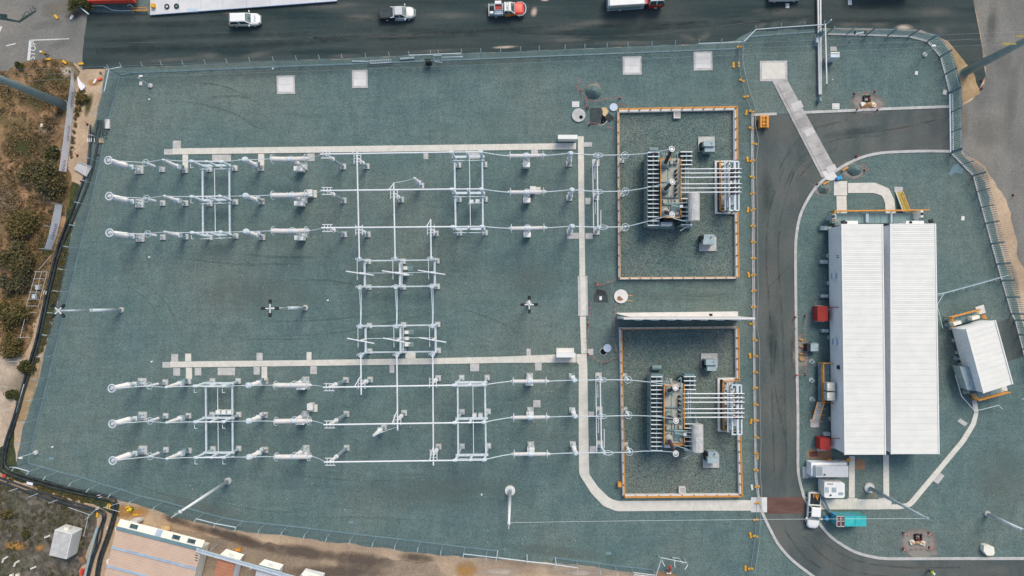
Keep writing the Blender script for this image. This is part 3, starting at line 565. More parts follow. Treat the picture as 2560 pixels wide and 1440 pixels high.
for (x, y, s, lb, rz) in [(353, 209, 7, 'small pale slab on the gravel beside the corner lamp post', 3), (2290, 183, 7, 'small tilted slab in the gravel of the gate yard', 12), (2361, 231, 9, 'small slab beside the palisade fence, upper right', 15), (2406, 546, 8, 'small slab in the gravel right of the switchroom steps', 8),
                          (2013, 1181, 14, 'pale slab standing beside the left end of the generator container', 0), (1968, 15, 9, 'pale blue board lying under the parked van', 0), (2124, 7, 9, 'pale board lying on the dark road near the gate beam', 0), (1342, 1009, 18, 'square pale plinth beside the middle breaker of the lower bay', 0)]:
    h = {14: 28, 18: 18}.get(s, s * 1.3); wd = s
    mb = MB().box((*R(x, y).xy, 0.08), (wd / 16, h / 16, 0.1), math.radians(-rz))
    solo(mb, 'slab', 'concrete_white' if s < 12 else 'concrete_grey', lb, 'slab')
# round things
def disc(name, lb, cat, x, y, r, z0, z1, m, hole=None):
    t = thing(name, lb, cat, R(x, y)); c = R(x, y)
    MB().lathe((c.x, c.y, z0), (c.x, c.y, z1), [(0, r), (0.85, r), (1, r * 0.98)], 32).build('disc', m, t)
    if hole:
        q = R(hole[0], hole[1]); MB().lathe((q.x, q.y, z1 + 0.002), (q.x, q.y, z1 + 0.01), [(0, hole[2]), (1, hole[2])], 20).build('opening', 'hole', t)
        MB().torus((q.x, q.y, z1 + 0.01), hole[2], 0.03).build('rim', 'steel_mid', t)
    return t
disc('manhole_cover', 'large round grey concrete disc with an off-centre dark opening', 'manhole cover', 1446.5, 289, 1.06, 0.03, 0.3, 'concrete_grey', (1452, 294, 0.3))
disc('round_cover', 'pale blue round lid lying by the upper left corner of the upper bund', 'manhole lid', 1533.5, 269, 0.62, 0.18, 0.26, 'lid_blue')
disc('round_cover', 'pale blue round lid pushed half off the dark shaft beside the lower bund', 'manhole lid', 1518, 870, 0.62, 0.2, 0.28, 'lid_blue')
t = disc('manhole_cover', 'round white concrete cover with a brown stain between the two bunds', 'manhole cover', 1552, 741, 1.08, 0.06, 0.28, 'concrete_white')
for (a, b, r) in [(1547.5, 746, 0.36), (1551, 748, 0.25), (1555, 748, 0.15)]:
    q = R(a, b); MB().lathe((q.x, q.y, 0.282), (q.x, q.y, 0.286 + 0.001 * r), [(0, r), (1, r)], 14).build('stain', 'clay', t)
for (y, lb) in [(738, 'upper of two brown timbers under the white round cover'), (751, 'lower of two brown timbers under the white round cover')]:
    solo(MB().beam(R(1540, y, 0.045), R(1582, y + 1, 0.045), 0.16, 0.06), 'timber', 'timber', lb, 'timber', 'timbers under the round cover')
t = disc('manhole_shaft', 'open round dark shaft beside its shifted blue lid, left of the lower bund', 'manhole', 1508.5, 879, 0.60, 0.03, 0.12, 'concrete_grey', (1508.5, 879, 0.52))
t = disc('manhole_shaft', 'open dark shaft half covered by a mat, left of the upper bund', 'manhole', 1500, 293, 1.3, 0.03, 0.08, 'concrete_grey', (1500, 293, 1.2))
solo(MB().prism(px([(1475.5, 271), (1503, 270), (1507, 280), (1502, 302), (1503, 311), (1475, 311)]), 0.12, 0.15), 'cover_mat', 'rubber_mat', 'dark grey rubber mat over the open shaft beside the upper bund', 'mat')
solo(MB().prism(px([(1512, 292), (1522, 283), (1532, 292), (1534, 297), (1524, 305), (1513, 298)]), 0.12, 0.16), 'cover_mat', 'black', 'small dark folded mat between the plywood and the upper bund wall', 'mat')
solo(MB().prism(px([(1500, 270), (1514, 269), (1521, 278), (1513, 292), (1509, 290), (1503, 280)]), 0.09, 0.11), 'plywood_sheet', 'plywood', 'torn piece of tan plywood over the shaft edge', 'plywood')
solo(MB().prism(px([(1485, 735), (1519, 737), (1520, 756), (1484, 755)]), 0.05, 0.08), 'cover_mat', 'rubber_mat', 'dark mat with a white patch, left of the round white cover', 'mat')
solo(MB().prism(px([(1491, 723), (1514, 727), (1515, 738), (1489, 735)]), 0.085, 0.12), 'cover_mat', 'black', 'smaller folded dark mat lying on the upper edge of the mat', 'mat')
solo(MB().prism(px([(1498.5, 741), (1504.5, 741), (1504.5, 750), (1498.5, 750)]), 0.085, 0.1), 'paper_sheet', 'white_paint', 'small white sheet lying on the dark mat', 'sheet')
for (x, y, lb) in [(820, 751, 'right of the cross-armed mast at the yard centre'), (374, 249, 'below the corner lamp post'), (374, 643, 'below the upper left sealing ends'), (380, 904, 'left of the lower cable trench end'), (132, 1117, 'above the lower left corner lamp'), (1204, 1236, 'left of the tall mast in the lower yard'), (683, 172, 'by the upper fence')]:
    q = R(x, y); solo(MB().lathe((q.x, q.y, 0.03), (q.x, q.y, 0.2), [(0, 0.15), (1, 0.13)], 10), 'survey_marker', 'white_paint', 'small white round marker cap ' + lb, 'marker', 'white marker caps in the gravel')
for (x, y, lb) in [(129, 1146, 'near the lower left corner lamp'), (878, 1305, 'near the lower fence'), (1522, 1383, 'right of the double gate'), ]:
    q = R(x, y); solo(MB().prism([(q.x - 0.38, q.y - 0.2), (q.x + 0.38, q.y - 0.22), (q.x + 0.36, q.y + 0.2), (q.x - 0.4, q.y + 0.22)], 0.036, 0.06), 'drain_grate', 'steel_pole', 'small dark drain grate ' + lb, 'drain', 'dark drain grates')
# ================================================================ SWITCHYARD EQUIPMENT
ROW = ['top', 'middle', 'bottom']
def where(b, r): return '%s row, %s bay' % (ROW[r], ('upper', 'lower')[b])
def shortin(b, r): return where(b, r)
def foundation(t, p, s=0.62, h=0.28, m='concrete_grey'):
    MB().box((p.x, p.y, h / 2), (s * 2, s * 2, h)).build('foundation', m, t)
    MB().box((p.x, p.y, h + 0.02), (s * 1.1, s * 1.1, 0.04)).build('base_plate', 'steel', t)
def sealing_end(b, r, fx, fy, tx, ty, colr):
    B = R(fx, fy); T = R(tx, ty, 7.4)
    t = thing('cable_termination', 'tall white cable termination with %s ring top, left end of the %s' % (colr, where(b, r)), 'cable termination', B, 'cable terminations at the left of the yard')
    foundation(t, B, 0.66)
    K = Vector((T.x + (B.x - T.x) * 0.45, T.y + (B.y - T.y) * 0.45, 0))
    mb = MB()
    for i in (-1, 1):
        for j in (-1, 1): mb.beam((B.x + i * .28, B.y + j * .28, 0.3), (B.x + i * .2, B.y + j * .2, 2.3), 0.09)
    for z in (0.9, 1.6, 2.3):
        mb.beam((B.x - .26, B.y - .26, z), (B.x + .26, B.y + .26, z), 0.05); mb.beam((B.x - .26, B.y + .26, z), (B.x + .26, B.y - .26, z), 0.05)
    mb.build('support_frame', 'steel_mid', t)
    MB().box((B.x, B.y, 2.4), (0.7, 0.7, 0.16)).build('mounting_plate', 'steel', t)
    a = Vector((B.x, B.y, 2.45)); c = Vector((T.x + (B.x - T.x) * .62, T.y + (B.y - T.y) * .62, 3.5))
    MB().tube(a, c, 0.26, 0.26, 10).build('lower_tank', 'steel', t)
    MB().lathe(c, c.lerp(T, 0.12), [(0, .46), (.4, .46), (.5, .36), (.85, .36), (.9, .48), (1, .48)], 14).build('flange', 'steel', t)
    MB().insul(c.lerp(T, 0.06), c.lerp(T, .94), 0.43, 14, 14, 0.86).build('insulator', 'white_insulator', t)
    MB().lathe(c.lerp(T, .94), T + Vector((0, 0, .12)), [(0, .32), (.6, .3), (.7, .22), (1, .2)], 14).build('top_cap', 'car_silver', t)
    MB().torus(T, .56, .1, (T - c)).build('grading_ring', 'steel', t)
    mb = MB()
    for k in range(4): a_ = k * math.pi / 2 + .4; mb.beam(T, T + Vector((math.cos(a_) * .58, math.sin(a_) * .58, 0)), .04)
    mb.build('ring_bracket', 'steel', t); return T
def arrester(b, r, fx, fy, tx, ty, z=5.2, lab=None, s=0.42, ring=.5):
    B = R(fx, fy); T = R(tx, ty, z)
    t = thing('surge_arrester', lab or 'slim surge arrester under a wide open ring, %s' % where(b, r), 'surge arrester', B, 'ring topped surge arresters')
    foundation(t, B, s)
    K = B.lerp(T, .0); a = Vector((B.x, B.y, .3)); m = a.lerp(T, .45)
    mb = MB(); 
    for i in (-1, 1): mb.beam(a + Vector((i * .12, i * .08, 0)), m + Vector((i * .1, i * .05, 0)), .07)
    for k in range(5): q = a.lerp(m, (k + .5) / 5); mb.beam(q - Vector((.12, .08, 0)), q + Vector((.12, .08, 0)), .04)
    mb.build('stand', 'steel_mid', t)
    MB().insul(m, m.lerp(T, .58), .19, 7, 10).build('insulator', 'white_insulator', t)
    MB().insul(m.lerp(T, .6), m.lerp(T, .97), .19, 6, 10).build('insulator', 'steel', t)
    MB().torus(T - Vector((0, 0, .35)), ring, .045).build('grading_ring', 'steel', t)
    mb = MB()
    for k in range(3): an = k * 2.09; mb.beam(T, T + Vector((math.cos(an) * ring, math.sin(an) * ring, -.35)), .03)
    mb.build('ring_bracket', 'steel', t); return T
def vt(b, r, fx, fy, tx, ty, z=7.2, lab=None, box=True):
    B = R(fx, fy); T = R(tx, ty, z)
    t = thing('voltage_transformer', lab or 'voltage transformer with pointed white insulator, third unit from the left, %s' % where(b, r), 'voltage transformer', B, 'pointed voltage transformers')
    foundation(t, B, .43); a = Vector((B.x, B.y, .3)); m = a.lerp(T, .28)
    MB().beam(a, m, .3, .3).build('stand', 'steel_mid', t)
    MB().box(m.lerp(T, .08), (.75, .7, .9)).build('tank', 'steel', t)
    if box: MB().box(a.lerp(m, .45) + Vector((-.1, .34, 0)), (.6, .4, .7)).build('junction_box', 'steel_pole', t)
    MB().insul(m.lerp(T, .14), m.lerp(T, .52), .26, 7, 12).build('insulator', 'white_insulator', t)
    MB().insul(m.lerp(T, .56), m.lerp(T, .94), .23, 7, 12, .8).build('insulator', 'white_insulator', t)
    MB().lathe(m.lerp(T, .94), T, [(0, .24), (.5, .2), (1, .05)], 10).build('top_cap', 'steel', t); return T
def ct(b, r, fx, fy, tx, ty, z, nm, rr=.62, box=True):
    B = R(fx, fy); T = R(tx, ty, z)
    t = thing('current_transformer', '%s, %s' % (nm, where(b, r)), 'current transformer', B, 'round headed current transformers')
    foundation(t, B, .45); a = Vector((B.x, B.y, .3)); m = a.lerp(T, .34)
    MB().beam(a, m, .34, .34).build('stand', 'steel_mid', t)
    MB().box(m.lerp(T, .06), (.7, .7, .55)).build('base_tank', 'steel', t)
    if box: MB().box(a.lerp(m, .7) + Vector((.1, .35, 0)), (.45, .5, .6)).build('terminal_box', 'steel_pole' if r == 0 else 'steel', t)
    MB().insul(m.lerp(T, .12), m.lerp(T, .82), .3, 11, 12, .95).build('insulator', 'white_insulator', t)
    MB().ball(T - Vector((0, 0, .1)), rr * .88, (1.0, .86, .72), 14, 8).build('head', 'steel', t, True)
    MB().lathe(T - Vector((0, 0, .0)), T + Vector((0, 0, .42)), [(0, rr * .6), (.7, rr * .55), (1, rr * .4)], 12).build('head_cap', 'steel', t)
    MB().beam(T + Vector((-rr - .35, 0, -.1)), T + Vector((rr + .35, 0, -.1)), .12, .06).build('terminal', 'steel', t)
    if r in (0, 1) or b == 1: MB().beam((B.x + .36, B.y + .1, .3), (B.x + .3, B.y + .15, 1.1), .09, .09).build('earthing_lead', 'orange', t)
    return T
def breaker(b, r, lx, ly, rx, ry, cx, cy, fx, fy, z, bx, by, nm, rings):
    B = R(fx, fy); Lf, Rt, C = R(lx, ly, z), R(rx, ry, z), R(cx, cy, z)
    t = thing('circuit_breaker', '%s, %s' % (nm, where(b, r)), 'circuit breaker', B, 'T shaped circuit breakers')
    foundation(t, B, .52, .25, 'concrete_grey')
    m = Vector((C.x * .45 + B.x * .55, C.y * .45 + B.y * .55, z * .5)); st = MB()
    for i in (-1, 1):
        for j in (-1, 1): st.beam((B.x + i * .4, B.y + j * .4, .27), m + Vector((i * .12, j * .12, -.1)), .1)
    st.beam((B.x - .3, B.y - .3, 1.2), (B.x + .3, B.y + .3, 1.2), .07); st.build('support_frame', 'steel', t)
    MB().insul(m, C - Vector((0, 0, .25)), .3, 9, 12, .9).build('insulator', 'white_insulator', t)
    MB().lathe(C - Vector((.38, 0, 0)), C + Vector((.38, 0, 0)), [(0, .28), (.2, .36), (.8, .36), (1, .28)], 14).build('centre_housing', 'steel', t)
    for e, sg in ((Lf, -1), (Rt, 1)):
        MB().insul(C + Vector((sg * .38, 0, 0)), e, .36 if rings else .3, 12, 14).build('interrupter', 'white_insulator', t)
        MB().lathe(e, e + Vector((sg * .35, 0, 0)), [(0, .2), (.6, .2), (1, .1)], 10).build('terminal', 'steel', t)
        MB().torus(e - Vector((sg * .15, 0, 0)), .62, .05, (1, 0, .25 if rings else .05)).build('grading_ring', 'steel', t)
    MB().torus(C - Vector((0, 0, .5)), .55, .05, (.1, 0, 1)).build('grading_ring', 'steel', t)
    q = R(bx, by, 1.9); w_, d_ = (1.25, .62) if rings else (1.05, .6)
    MB().box((q.x, q.y, 1.15), (w_, d_, 1.5)).build('control_cabinet', 'white_paint', t)
    MB().box((q.x, q.y, 1.93), (w_ + .08, d_ + .08, .06)).build('cabinet_roof', 'white_paint', t)
    MB().beam((q.x, q.y, 0.1), (q.x, q.y, .45), .3).build('cabinet_leg', 'steel_mid', t)
    return Lf - Vector((.3, 0, 0)), Rt + Vector((.3, 0, 0))
def post(b, fx, fy, tx, ty, z, label, frac=.62, axis='x', dk=True):
    B = R(fx, fy); T = R(tx, ty, z)
    t = thing('busbar_support', label, 'busbar support', B, 'insulator posts carrying the tubular busbars')
    foundation(t, B, .44); a = Vector((B.x, B.y, .3)); m = a.lerp(T, frac)
    MB().beam(a, m, .34, .34).build('column', 'steel_mid', t)
    MB().lathe(m - Vector((0, 0, .05)), m + Vector((0, 0, .05)), [(0, .34), (1, .34)], 12).build('flange', 'steel', t)
    MB().insul(m, m.lerp(T, .9), .22, 8, 12, .9).build('insulator', 'white_insulator', t)
    k = MB(); u = Vector((1, 0, 0)) if axis == 'x' else Vector((0, 1, 0)); v = Vector((0, 1, 0)) if axis == 'x' else Vector((1, 0, 0))
    c = m.lerp(T, .92)
    for s_ in (-1, 1): k.beam(c + v * (s_ * .5) - u * .75, c + v * (s_ * .5) + u * .75, .1, .08)
    for s_ in (-.45, .05, .5): k.beam(c + u * s_ - v * .5, c + u * s_ + v * .5, .08, .08)
    k.build('clamp_frame', 'aluminium', t); return T
def cond(pts, r, name='tubular_busbar', lab='', cat='busbar', grp=None, m='aluminium', n=8):
    return solo(MB().path(pts, r, n), name, m, lab, cat, grp)
def sag(a, b, s=.25, n=6): return [a.lerp(b, k / n) - Vector((0, 0, s * 4 * (k / n) * (1 - k / n))) for k in range(n + 1)]

def disc_h(b, nm, fl, fr, tl, tm, tr, zb, zt, rodx, boxes):
    """three pole disconnector on one steel frame, poles along x, phases along y"""
    Fl = [R(*p) for p in fl]; Fr = [R(*p) for p in fr]; c = (Fl[1] + Fr[1]) / 2
    t = thing('disconnector', nm, 'disconnector', c)
    tl, tm, tr = ([R(*p, zt) for p in q] for q in (tl, tm, tr))
    bl = [Vector((Fl[i].x * .75 + tl[i].x * .25 - .0, (Fl[i].y + tl[i].y) / 2, zb)) for i in range(3)]
    br = [Vector((Fr[i].x * .75 + tr[i].x * .25, (Fr[i].y + tr[i].y) / 2, zb)) for i in range(3)]
    for i in range(3):
        for Fp, bp in ((Fl[i], bl[i]), (Fr[i], br[i])):
            foundation(t, Fp, .42, .26, 'concrete_grey'); MB().beam((Fp.x, Fp.y, .3), bp, .26, .26).build('column', 'steel', t)
        MB().beam(bl[i] - Vector((.35, 0, 0)), br[i] + Vector((.35, 0, 0)), .34, .22).build('phase_beam', 'steel', t)
        MB().beam(bl[i] + Vector((-.35, -.55, .05)), br[i] + Vector((.35, -.55, .05)), .1, .1).build('drive_rail', 'steel', t)
        for s_, bp in ((0, bl[i]), (1, (bl[i] + br[i]) / 2), (2, br[i])):
            tp = (tl, tm, tr)[s_][i]; MB().insul(bp + Vector((0, 0, .12)), tp, .19, 9, 10, .9).build('insulator', 'steel' if b < 2 else 'white_insulator', t)
        MB().tube(tl[i] - Vector((.3, 0, 0)), tr[i] + Vector((.3, 0, 0)), .09).build('blade', 'aluminium', t)
        for e in (tl[i], tr[i]):
            MB().ball(e, .42, (1, .62, .3), 12, 5).build('contact', 'steel', t, True)
            if zb < 4: MB().path([e + Vector((-.1, -.4, 0)), e + Vector((-.1, -.95, 0)), e + Vector((.3, -.95, 0))], .05, 6).build('arcing_horn', 'steel', t)
    for q in (bl, br):
        MB().beam(q[0] - Vector((0, -.2, .25)), q[2] - Vector((0, .2, .25)), .24, .24).build('cross_beam', 'steel', t)
    A, Bq = R(*rodx[0], zb), R(*rodx[1], zb); MB().tube(A, Bq, .055).build('drive_rod', 'aluminium', t)
    for (x, y, zz) in boxes:
        q = R(x, y, zz); MB().box((q.x, q.y, zz - .55), (.62, .62, 1.1)).build('motor_cabinet', 'white_paint', t)
    if boxes: 
        q0 = R(boxes[0][0] - 8, boxes[0][1] + 4, boxes[0][2]); q1 = R(boxes[-1][0] + 10, boxes[-1][1] + 4, boxes[0][2]); MB().beam(q0, q1, .14, .12).build('cabinet_rail', 'steel', t)
    return tl, tr
def disc_v(nm, fu, fl_, tu, tlw, bl_, rod, boxes, grates):
    """disconnector with phases side by side, blades standing open"""
    Fu = [R(*p) for p in fu]; Fd = [R(*p) for p in fl_]; t = thing('disconnector', nm, 'disconnector', (Fu[1] + Fd[1]) / 2)
    zb, zt = 2.6, 5.8; tu = [R(*p, zt) for p in tu]; tlw = [R(*p, zt) for p in tlw]
    for i in range(3):
        bu = Vector((Fu[i].x - .05, Fu[i].y, zb)); bd = Vector((Fd[i].x - .05, Fd[i].y, zb))
        for Fp, bp in ((Fu[i], bu), (Fd[i], bd)):
            foundation(t, Fp, .42, .26, 'concrete_grey'); MB().beam((Fp.x, Fp.y, .3), bp, .24).build('column', 'steel', t)
        MB().beam(bu + Vector((0, .2, 0)), bd - Vector((0, .2, 0)), .3, .26).build('phase_beam', 'steel', t)
        for bp, tp in ((bu, tu[i]), (bd, tlw[i])):
            MB().insul(bp + Vector((0, 0, .15)), tp, .18, 9, 10, .9).build('insulator', 'steel', t)
            MB().torus(tp, .3, .07).build('contact', 'steel', t)
            MB().path([tp + Vector((-.2, .1, 0)), tp + Vector((-.55, .15, 0)), tp + Vector((-.6, -.15, 0))], .045, 6).build('arcing_horn', 'steel', t)
        a, c = R(*bl_[i][0], zt + .5), R(*bl_[i][1], zt + .5); mm = (bu + bd) / 2; ctr = (a + c) / 2
        MB().insul(mm + Vector((0, 0, .15)), Vector((ctr.x, ctr.y, zt + .2)), .17, 9, 10).build('insulator', 'white_insulator', t)
        MB().beam(a, c, .15, .12).build('open_blade', 'aluminium', t)
        MB().tube(Vector((ctr.x - .55, tu[i].y, zt)), Vector((ctr.x - .5, (tu[i].y + tlw[i].y) / 2 - 1.0, zt)), .045).build('earth_blade', 'aluminium', t)
    MB().beam((Fu[0].x, Fu[0].y, zb - .25), (Fu[2].x, Fu[2].y, zb - .25), .2, .2).build('cross_beam', 'steel', t)
    MB().beam((Fd[0].x, Fd[0].y, zb - .25), (Fd[2].x, Fd[2].y, zb - .25), .2, .2).build('cross_beam', 'steel', t)
    MB().tube(R(*rod[0], zb), R(*rod[1], zb), .05).build('drive_rod', 'steel', t)
    for (x, y) in boxes:
        q = R(x, y, 2); MB().box((q.x, q.y, 1.4), (.6, .5, 1.1)).build('motor_cabinet', 'white_paint', t)
    for (x, y, w_, h_) in grates:
        q = R(x, y); MB().box((q.x, q.y, .06), (w_ / 16, h_ / 16, .05)).build('standing_grate', 'grate', t)
    MB().beam(R(boxes[0][0] - 8, Fu[1].y and fu[1][1], 2.4), R(boxes[0][0] - 8, fl_[1][1], 2.4), .12).build('cabinet_rail', 'steel', t)
    return tu, tlw

def bay(b, D):
    tops = []
    for r in range(3):
        T1 = sealing_end(b, r, *D['se'][r], ('bare', 'greyish', 'bright')[r])
        T2 = arrester(b, r, *D['sa'][r]); T3 = vt(b, r, *D['vt'][r], box=(r != 1))
        T4 = ct(b, r, *D['ct'][r], 6.6, 'current transformer with rounded white head between disconnector and first breaker')
        L1, R1 = breaker(b, r, *D['cb'][r], 6.5, *D['cbx'][r], 'large circuit breaker with three rings and white cabinet', True)
        L2, R2 = breaker(b, r, *D['cb2'][r], 6.2, *D['cb2x'][r], 'slimmer circuit breaker between the right disconnector and the long trench', False)
        T5 = ct(b, r, *D['ct2'][r], 7.2, 'narrow current transformer beside the left edge of the long vertical trench', .52)
        T6 = arrester(b, r, *D['sa2'][r], 5.4, 'ringed arrester just inside the left bund wall, %s' % where(b, r), .36, .52)
        tops.append((T1, T2, T3, T4, L1, R1, L2, R2, T5, T6))
        PT = post(b, *D['bp'][r], 9.3, 'tall busbar post right of the big breaker, %s' % where(b, r), .62, 'x')
        tops[-1] += (PT,)
    d1 = disc_h(b, 'three phase disconnector on white frame near the left end of the %s bay' % ('upper', 'lower')[b], *D['d1'], 2.6, 5.6, D['rod1'], D['box1'])
    d2 = disc_h(b, 'high three phase disconnector at the right end of the long busbars, %s bay' % ('upper', 'lower')[b], *D['d2'], 6.3, 9.6, D['rod2'], D['box2'])
    g = 'bare conductors linking the equipment'
    for r in range(3):
        T1, T2, T3, T4, L1, R1, L2, R2, T5, T6, PT = tops[r]
        w_ = where(b, r)
        cond(sag(T1, T2, .1) + sag(T2 + Vector((0, 0, .01)), T3, .1)[1:], .055, 'droplead', 'pale conductor from cable termination over the arrester, ' + w_, 'conductor', g, 'steel')
        cond(sag(T3, d1[0][r], .35), .055, 'droplead', 'drooping lead into the left disconnector, ' + w_, 'conductor', g, 'steel')
        cond(sag(d1[1][r], T4, .2), .05, 'droplead', 'short lead leaving the left disconnector, ' + w_, 'conductor', g, 'steel')
        cond(sag(T4, L1, .2), .055, 'droplead', 'lead from rounded head to large breaker, ' + w_, 'conductor', g, 'steel')
        cond(sag(R1, PT - Vector((.7, 0, .1)), .35), .055, 'droplead', 'rising lead from the large breaker to the long busbar, ' + w_, 'conductor', g, 'steel')
        cond([PT - Vector((.8, 0, 0)), d2[0][r] + Vector((0, 0, .05))], .11, 'tubular_busbar', 'long white tubular busbar along the ' + w_, 'busbar', 'long tubular busbars')
        cond(sag(d2[1][r], L2, .3), .075, 'droplead', 'thick drooping lead into the slim breaker, ' + w_, 'conductor', g, 'steel')
        cond(sag(R2, T5 - Vector((.5, 0, 0)), .15), .075, 'droplead', 'lead from the slim breaker to the narrow transformer, ' + w_, 'conductor', g, 'steel')
        E = R(*D['es'][r][2:], 6.3)
        cond(sag(T5 + Vector((.5, 0, 0)), E, .1), .075, 'droplead', 'lead crossing over the long vertical trench, ' + w_, 'conductor', g, 'steel')
        cond(sag(E, T6, .1), .07, 'droplead', 'lead crossing the left bund wall, ' + w_, 'conductor', g, 'steel')
        Z = R(*D['bush'][r], 10.2)
        cond(sag(T6, Z, .9, 10), .07, 'droplead', 'curving lead over the radiators to a brown bushing, ' + w_, 'conductor', g, 'steel')
    # earthing switch next to the trench
    t = thing('earthing_switch', 'three phase earthing switch with long vertical rods right of the trench, %s bay' % ('upper', 'lower')[b], 'earthing switch', R(*D['es'][1][:2]))
    Es = []
    for r in range(3):
        fx, fy, tx, ty = D['es'][r]; B = R(fx, fy); T = R(tx, ty, 6.3); Es.append(T)
        MB().box((B.x, B.y, .13), (1.0, 1.1, .26)).build('foundation', 'concrete_grey', t); m = Vector((B.x, B.y, .3)).lerp(T, .45)
        MB().beam((B.x, B.y, .26), m, .3, .3).build('column', 'steel', t)
        MB().insul(m, T, .2, 9, 10, .9).build('insulator', 'steel', t)
        k = MB(); n_ = 14
        ring = [T + Vector((.75 * math.cos(a) + (.75 if r == 2 else 0) * .6, .32 * math.sin(a), .05)) for a in [2 * math.pi * i / n_ for i in range(n_ + 1)]]
        k.path(ring, .05, 5); k.build('contact_ring', 'steel', t)
    for (a, c, z, rad, nm_) in D['esr']:
        MB().tube(R(*a, z), R(*c, z), rad).build(nm_, 'aluminium', t)
    return tops, d1, d2
U = dict(
 se=[(350, 424.6, 271, 401), (351, 508.7, 273, 490.5), (352.4, 594, 274, 582)],
 sa=[(407, 424, 361, 406), (408.5, 508, 363, 496), (409, 593, 366, 584.5)],
 vt=[(464, 426, 406, 399), (465, 508, 409, 490), (466, 592, 410, 580)],
 ct=[(654, 420, 612, 399), (655.5, 504, 613.5, 489.5), (657, 593, 614.6, 579)],
 cb=[(679, 397, 767, 396.5, 725, 398), (680, 488, 768, 485.5, 727, 488), (681, 577, 769, 576.5, 728, 577.5)],
 cbx=[0, 0, 0],
 cb2=[(1273, 389.5, 1360, 388.5, 1316, 389.5), (1274, 480.5, 1361.5, 479.5, 1317.7, 480.5), (1276, 571, 1362.5, 569.6, 1319, 570.5)],
 cb2x=[0, 0, 0],
 ct2=[(1422, 410, 1426.5, 383.5), (1423, 495, 1429.6, 475), (1424, 580, 1430, 566)],
 sa2=[(1554, 402, 1563, 387), (1555, 487, 1564.4, 477.7), (1556, 573, 1564.4, 567)],
 bp=[(859, 417, 814, 385.5), (860, 501.5, 816, 476.7), (861, 586, 817, 569.5)],
 d1=([(525, 423.6), (526, 509), (526, 594)], [(588.5, 420.7), (590, 505), (591, 590)], [(478, 403), (479, 491.5), (480, 581.5)], [(516, 403), (517, 493), (518, 582)], [(553, 404), (549, 490.5), (551, 580)]),
 rod1=((536, 420), (538.5, 579)), box1=[],
 d2=([(1146.6, 413), (1148, 499), (1149.5, 582.7)], [(1211.7, 412), (1213, 498.5), (1213, 582)], [(1128, 380.5), (1130, 473), (1132, 567)], [(1167, 380.5), (1169, 473), (1171, 567)], [(1201, 379.5), (1203, 472.5), (1205, 566)]),
 rod2=((1173.4, 396), (1176, 563.6)), box2=[(1178.5, 504, 3), (1193.5, 503, 3)],
 es=[(1490, 407, 1495, 388), (1489.4, 492, 1495, 479), (1490.6, 578, 1499, 568)],
 esr=[((1481.5, 399), (1484, 572), 3.0, .07, 'drive_rod'), ((1493, 393), (1494.6, 570), 3.4, .1, 'linkage_tube'), ((1487, 408), (1487.3, 447), 2.8, .06, 'earth_blade'), ((1488, 505), (1488.3, 534.6), 2.8, .06, 'earth_blade'), ((1502, 525), (1502, 566), 2.8, .06, 'earth_blade')],
 bush=[(1679.5, 372.5), (1681, 454.5), (1680.5, 536)])
U['cbx'] = [(745, 421), (746, 508), (747, 594.5)]; U['cb2x'] = [(1316, 412), (1317, 500.5), (1318, 587)]
U['cb'] = [c + f for c, f in zip(U['cb'], [(761, 418), (761, 502), (761, 587)])]
U['cb2'] = [c + f for c, f in zip(U['cb2'], [(1316, 407), (1317, 494), (1318, 580)])]
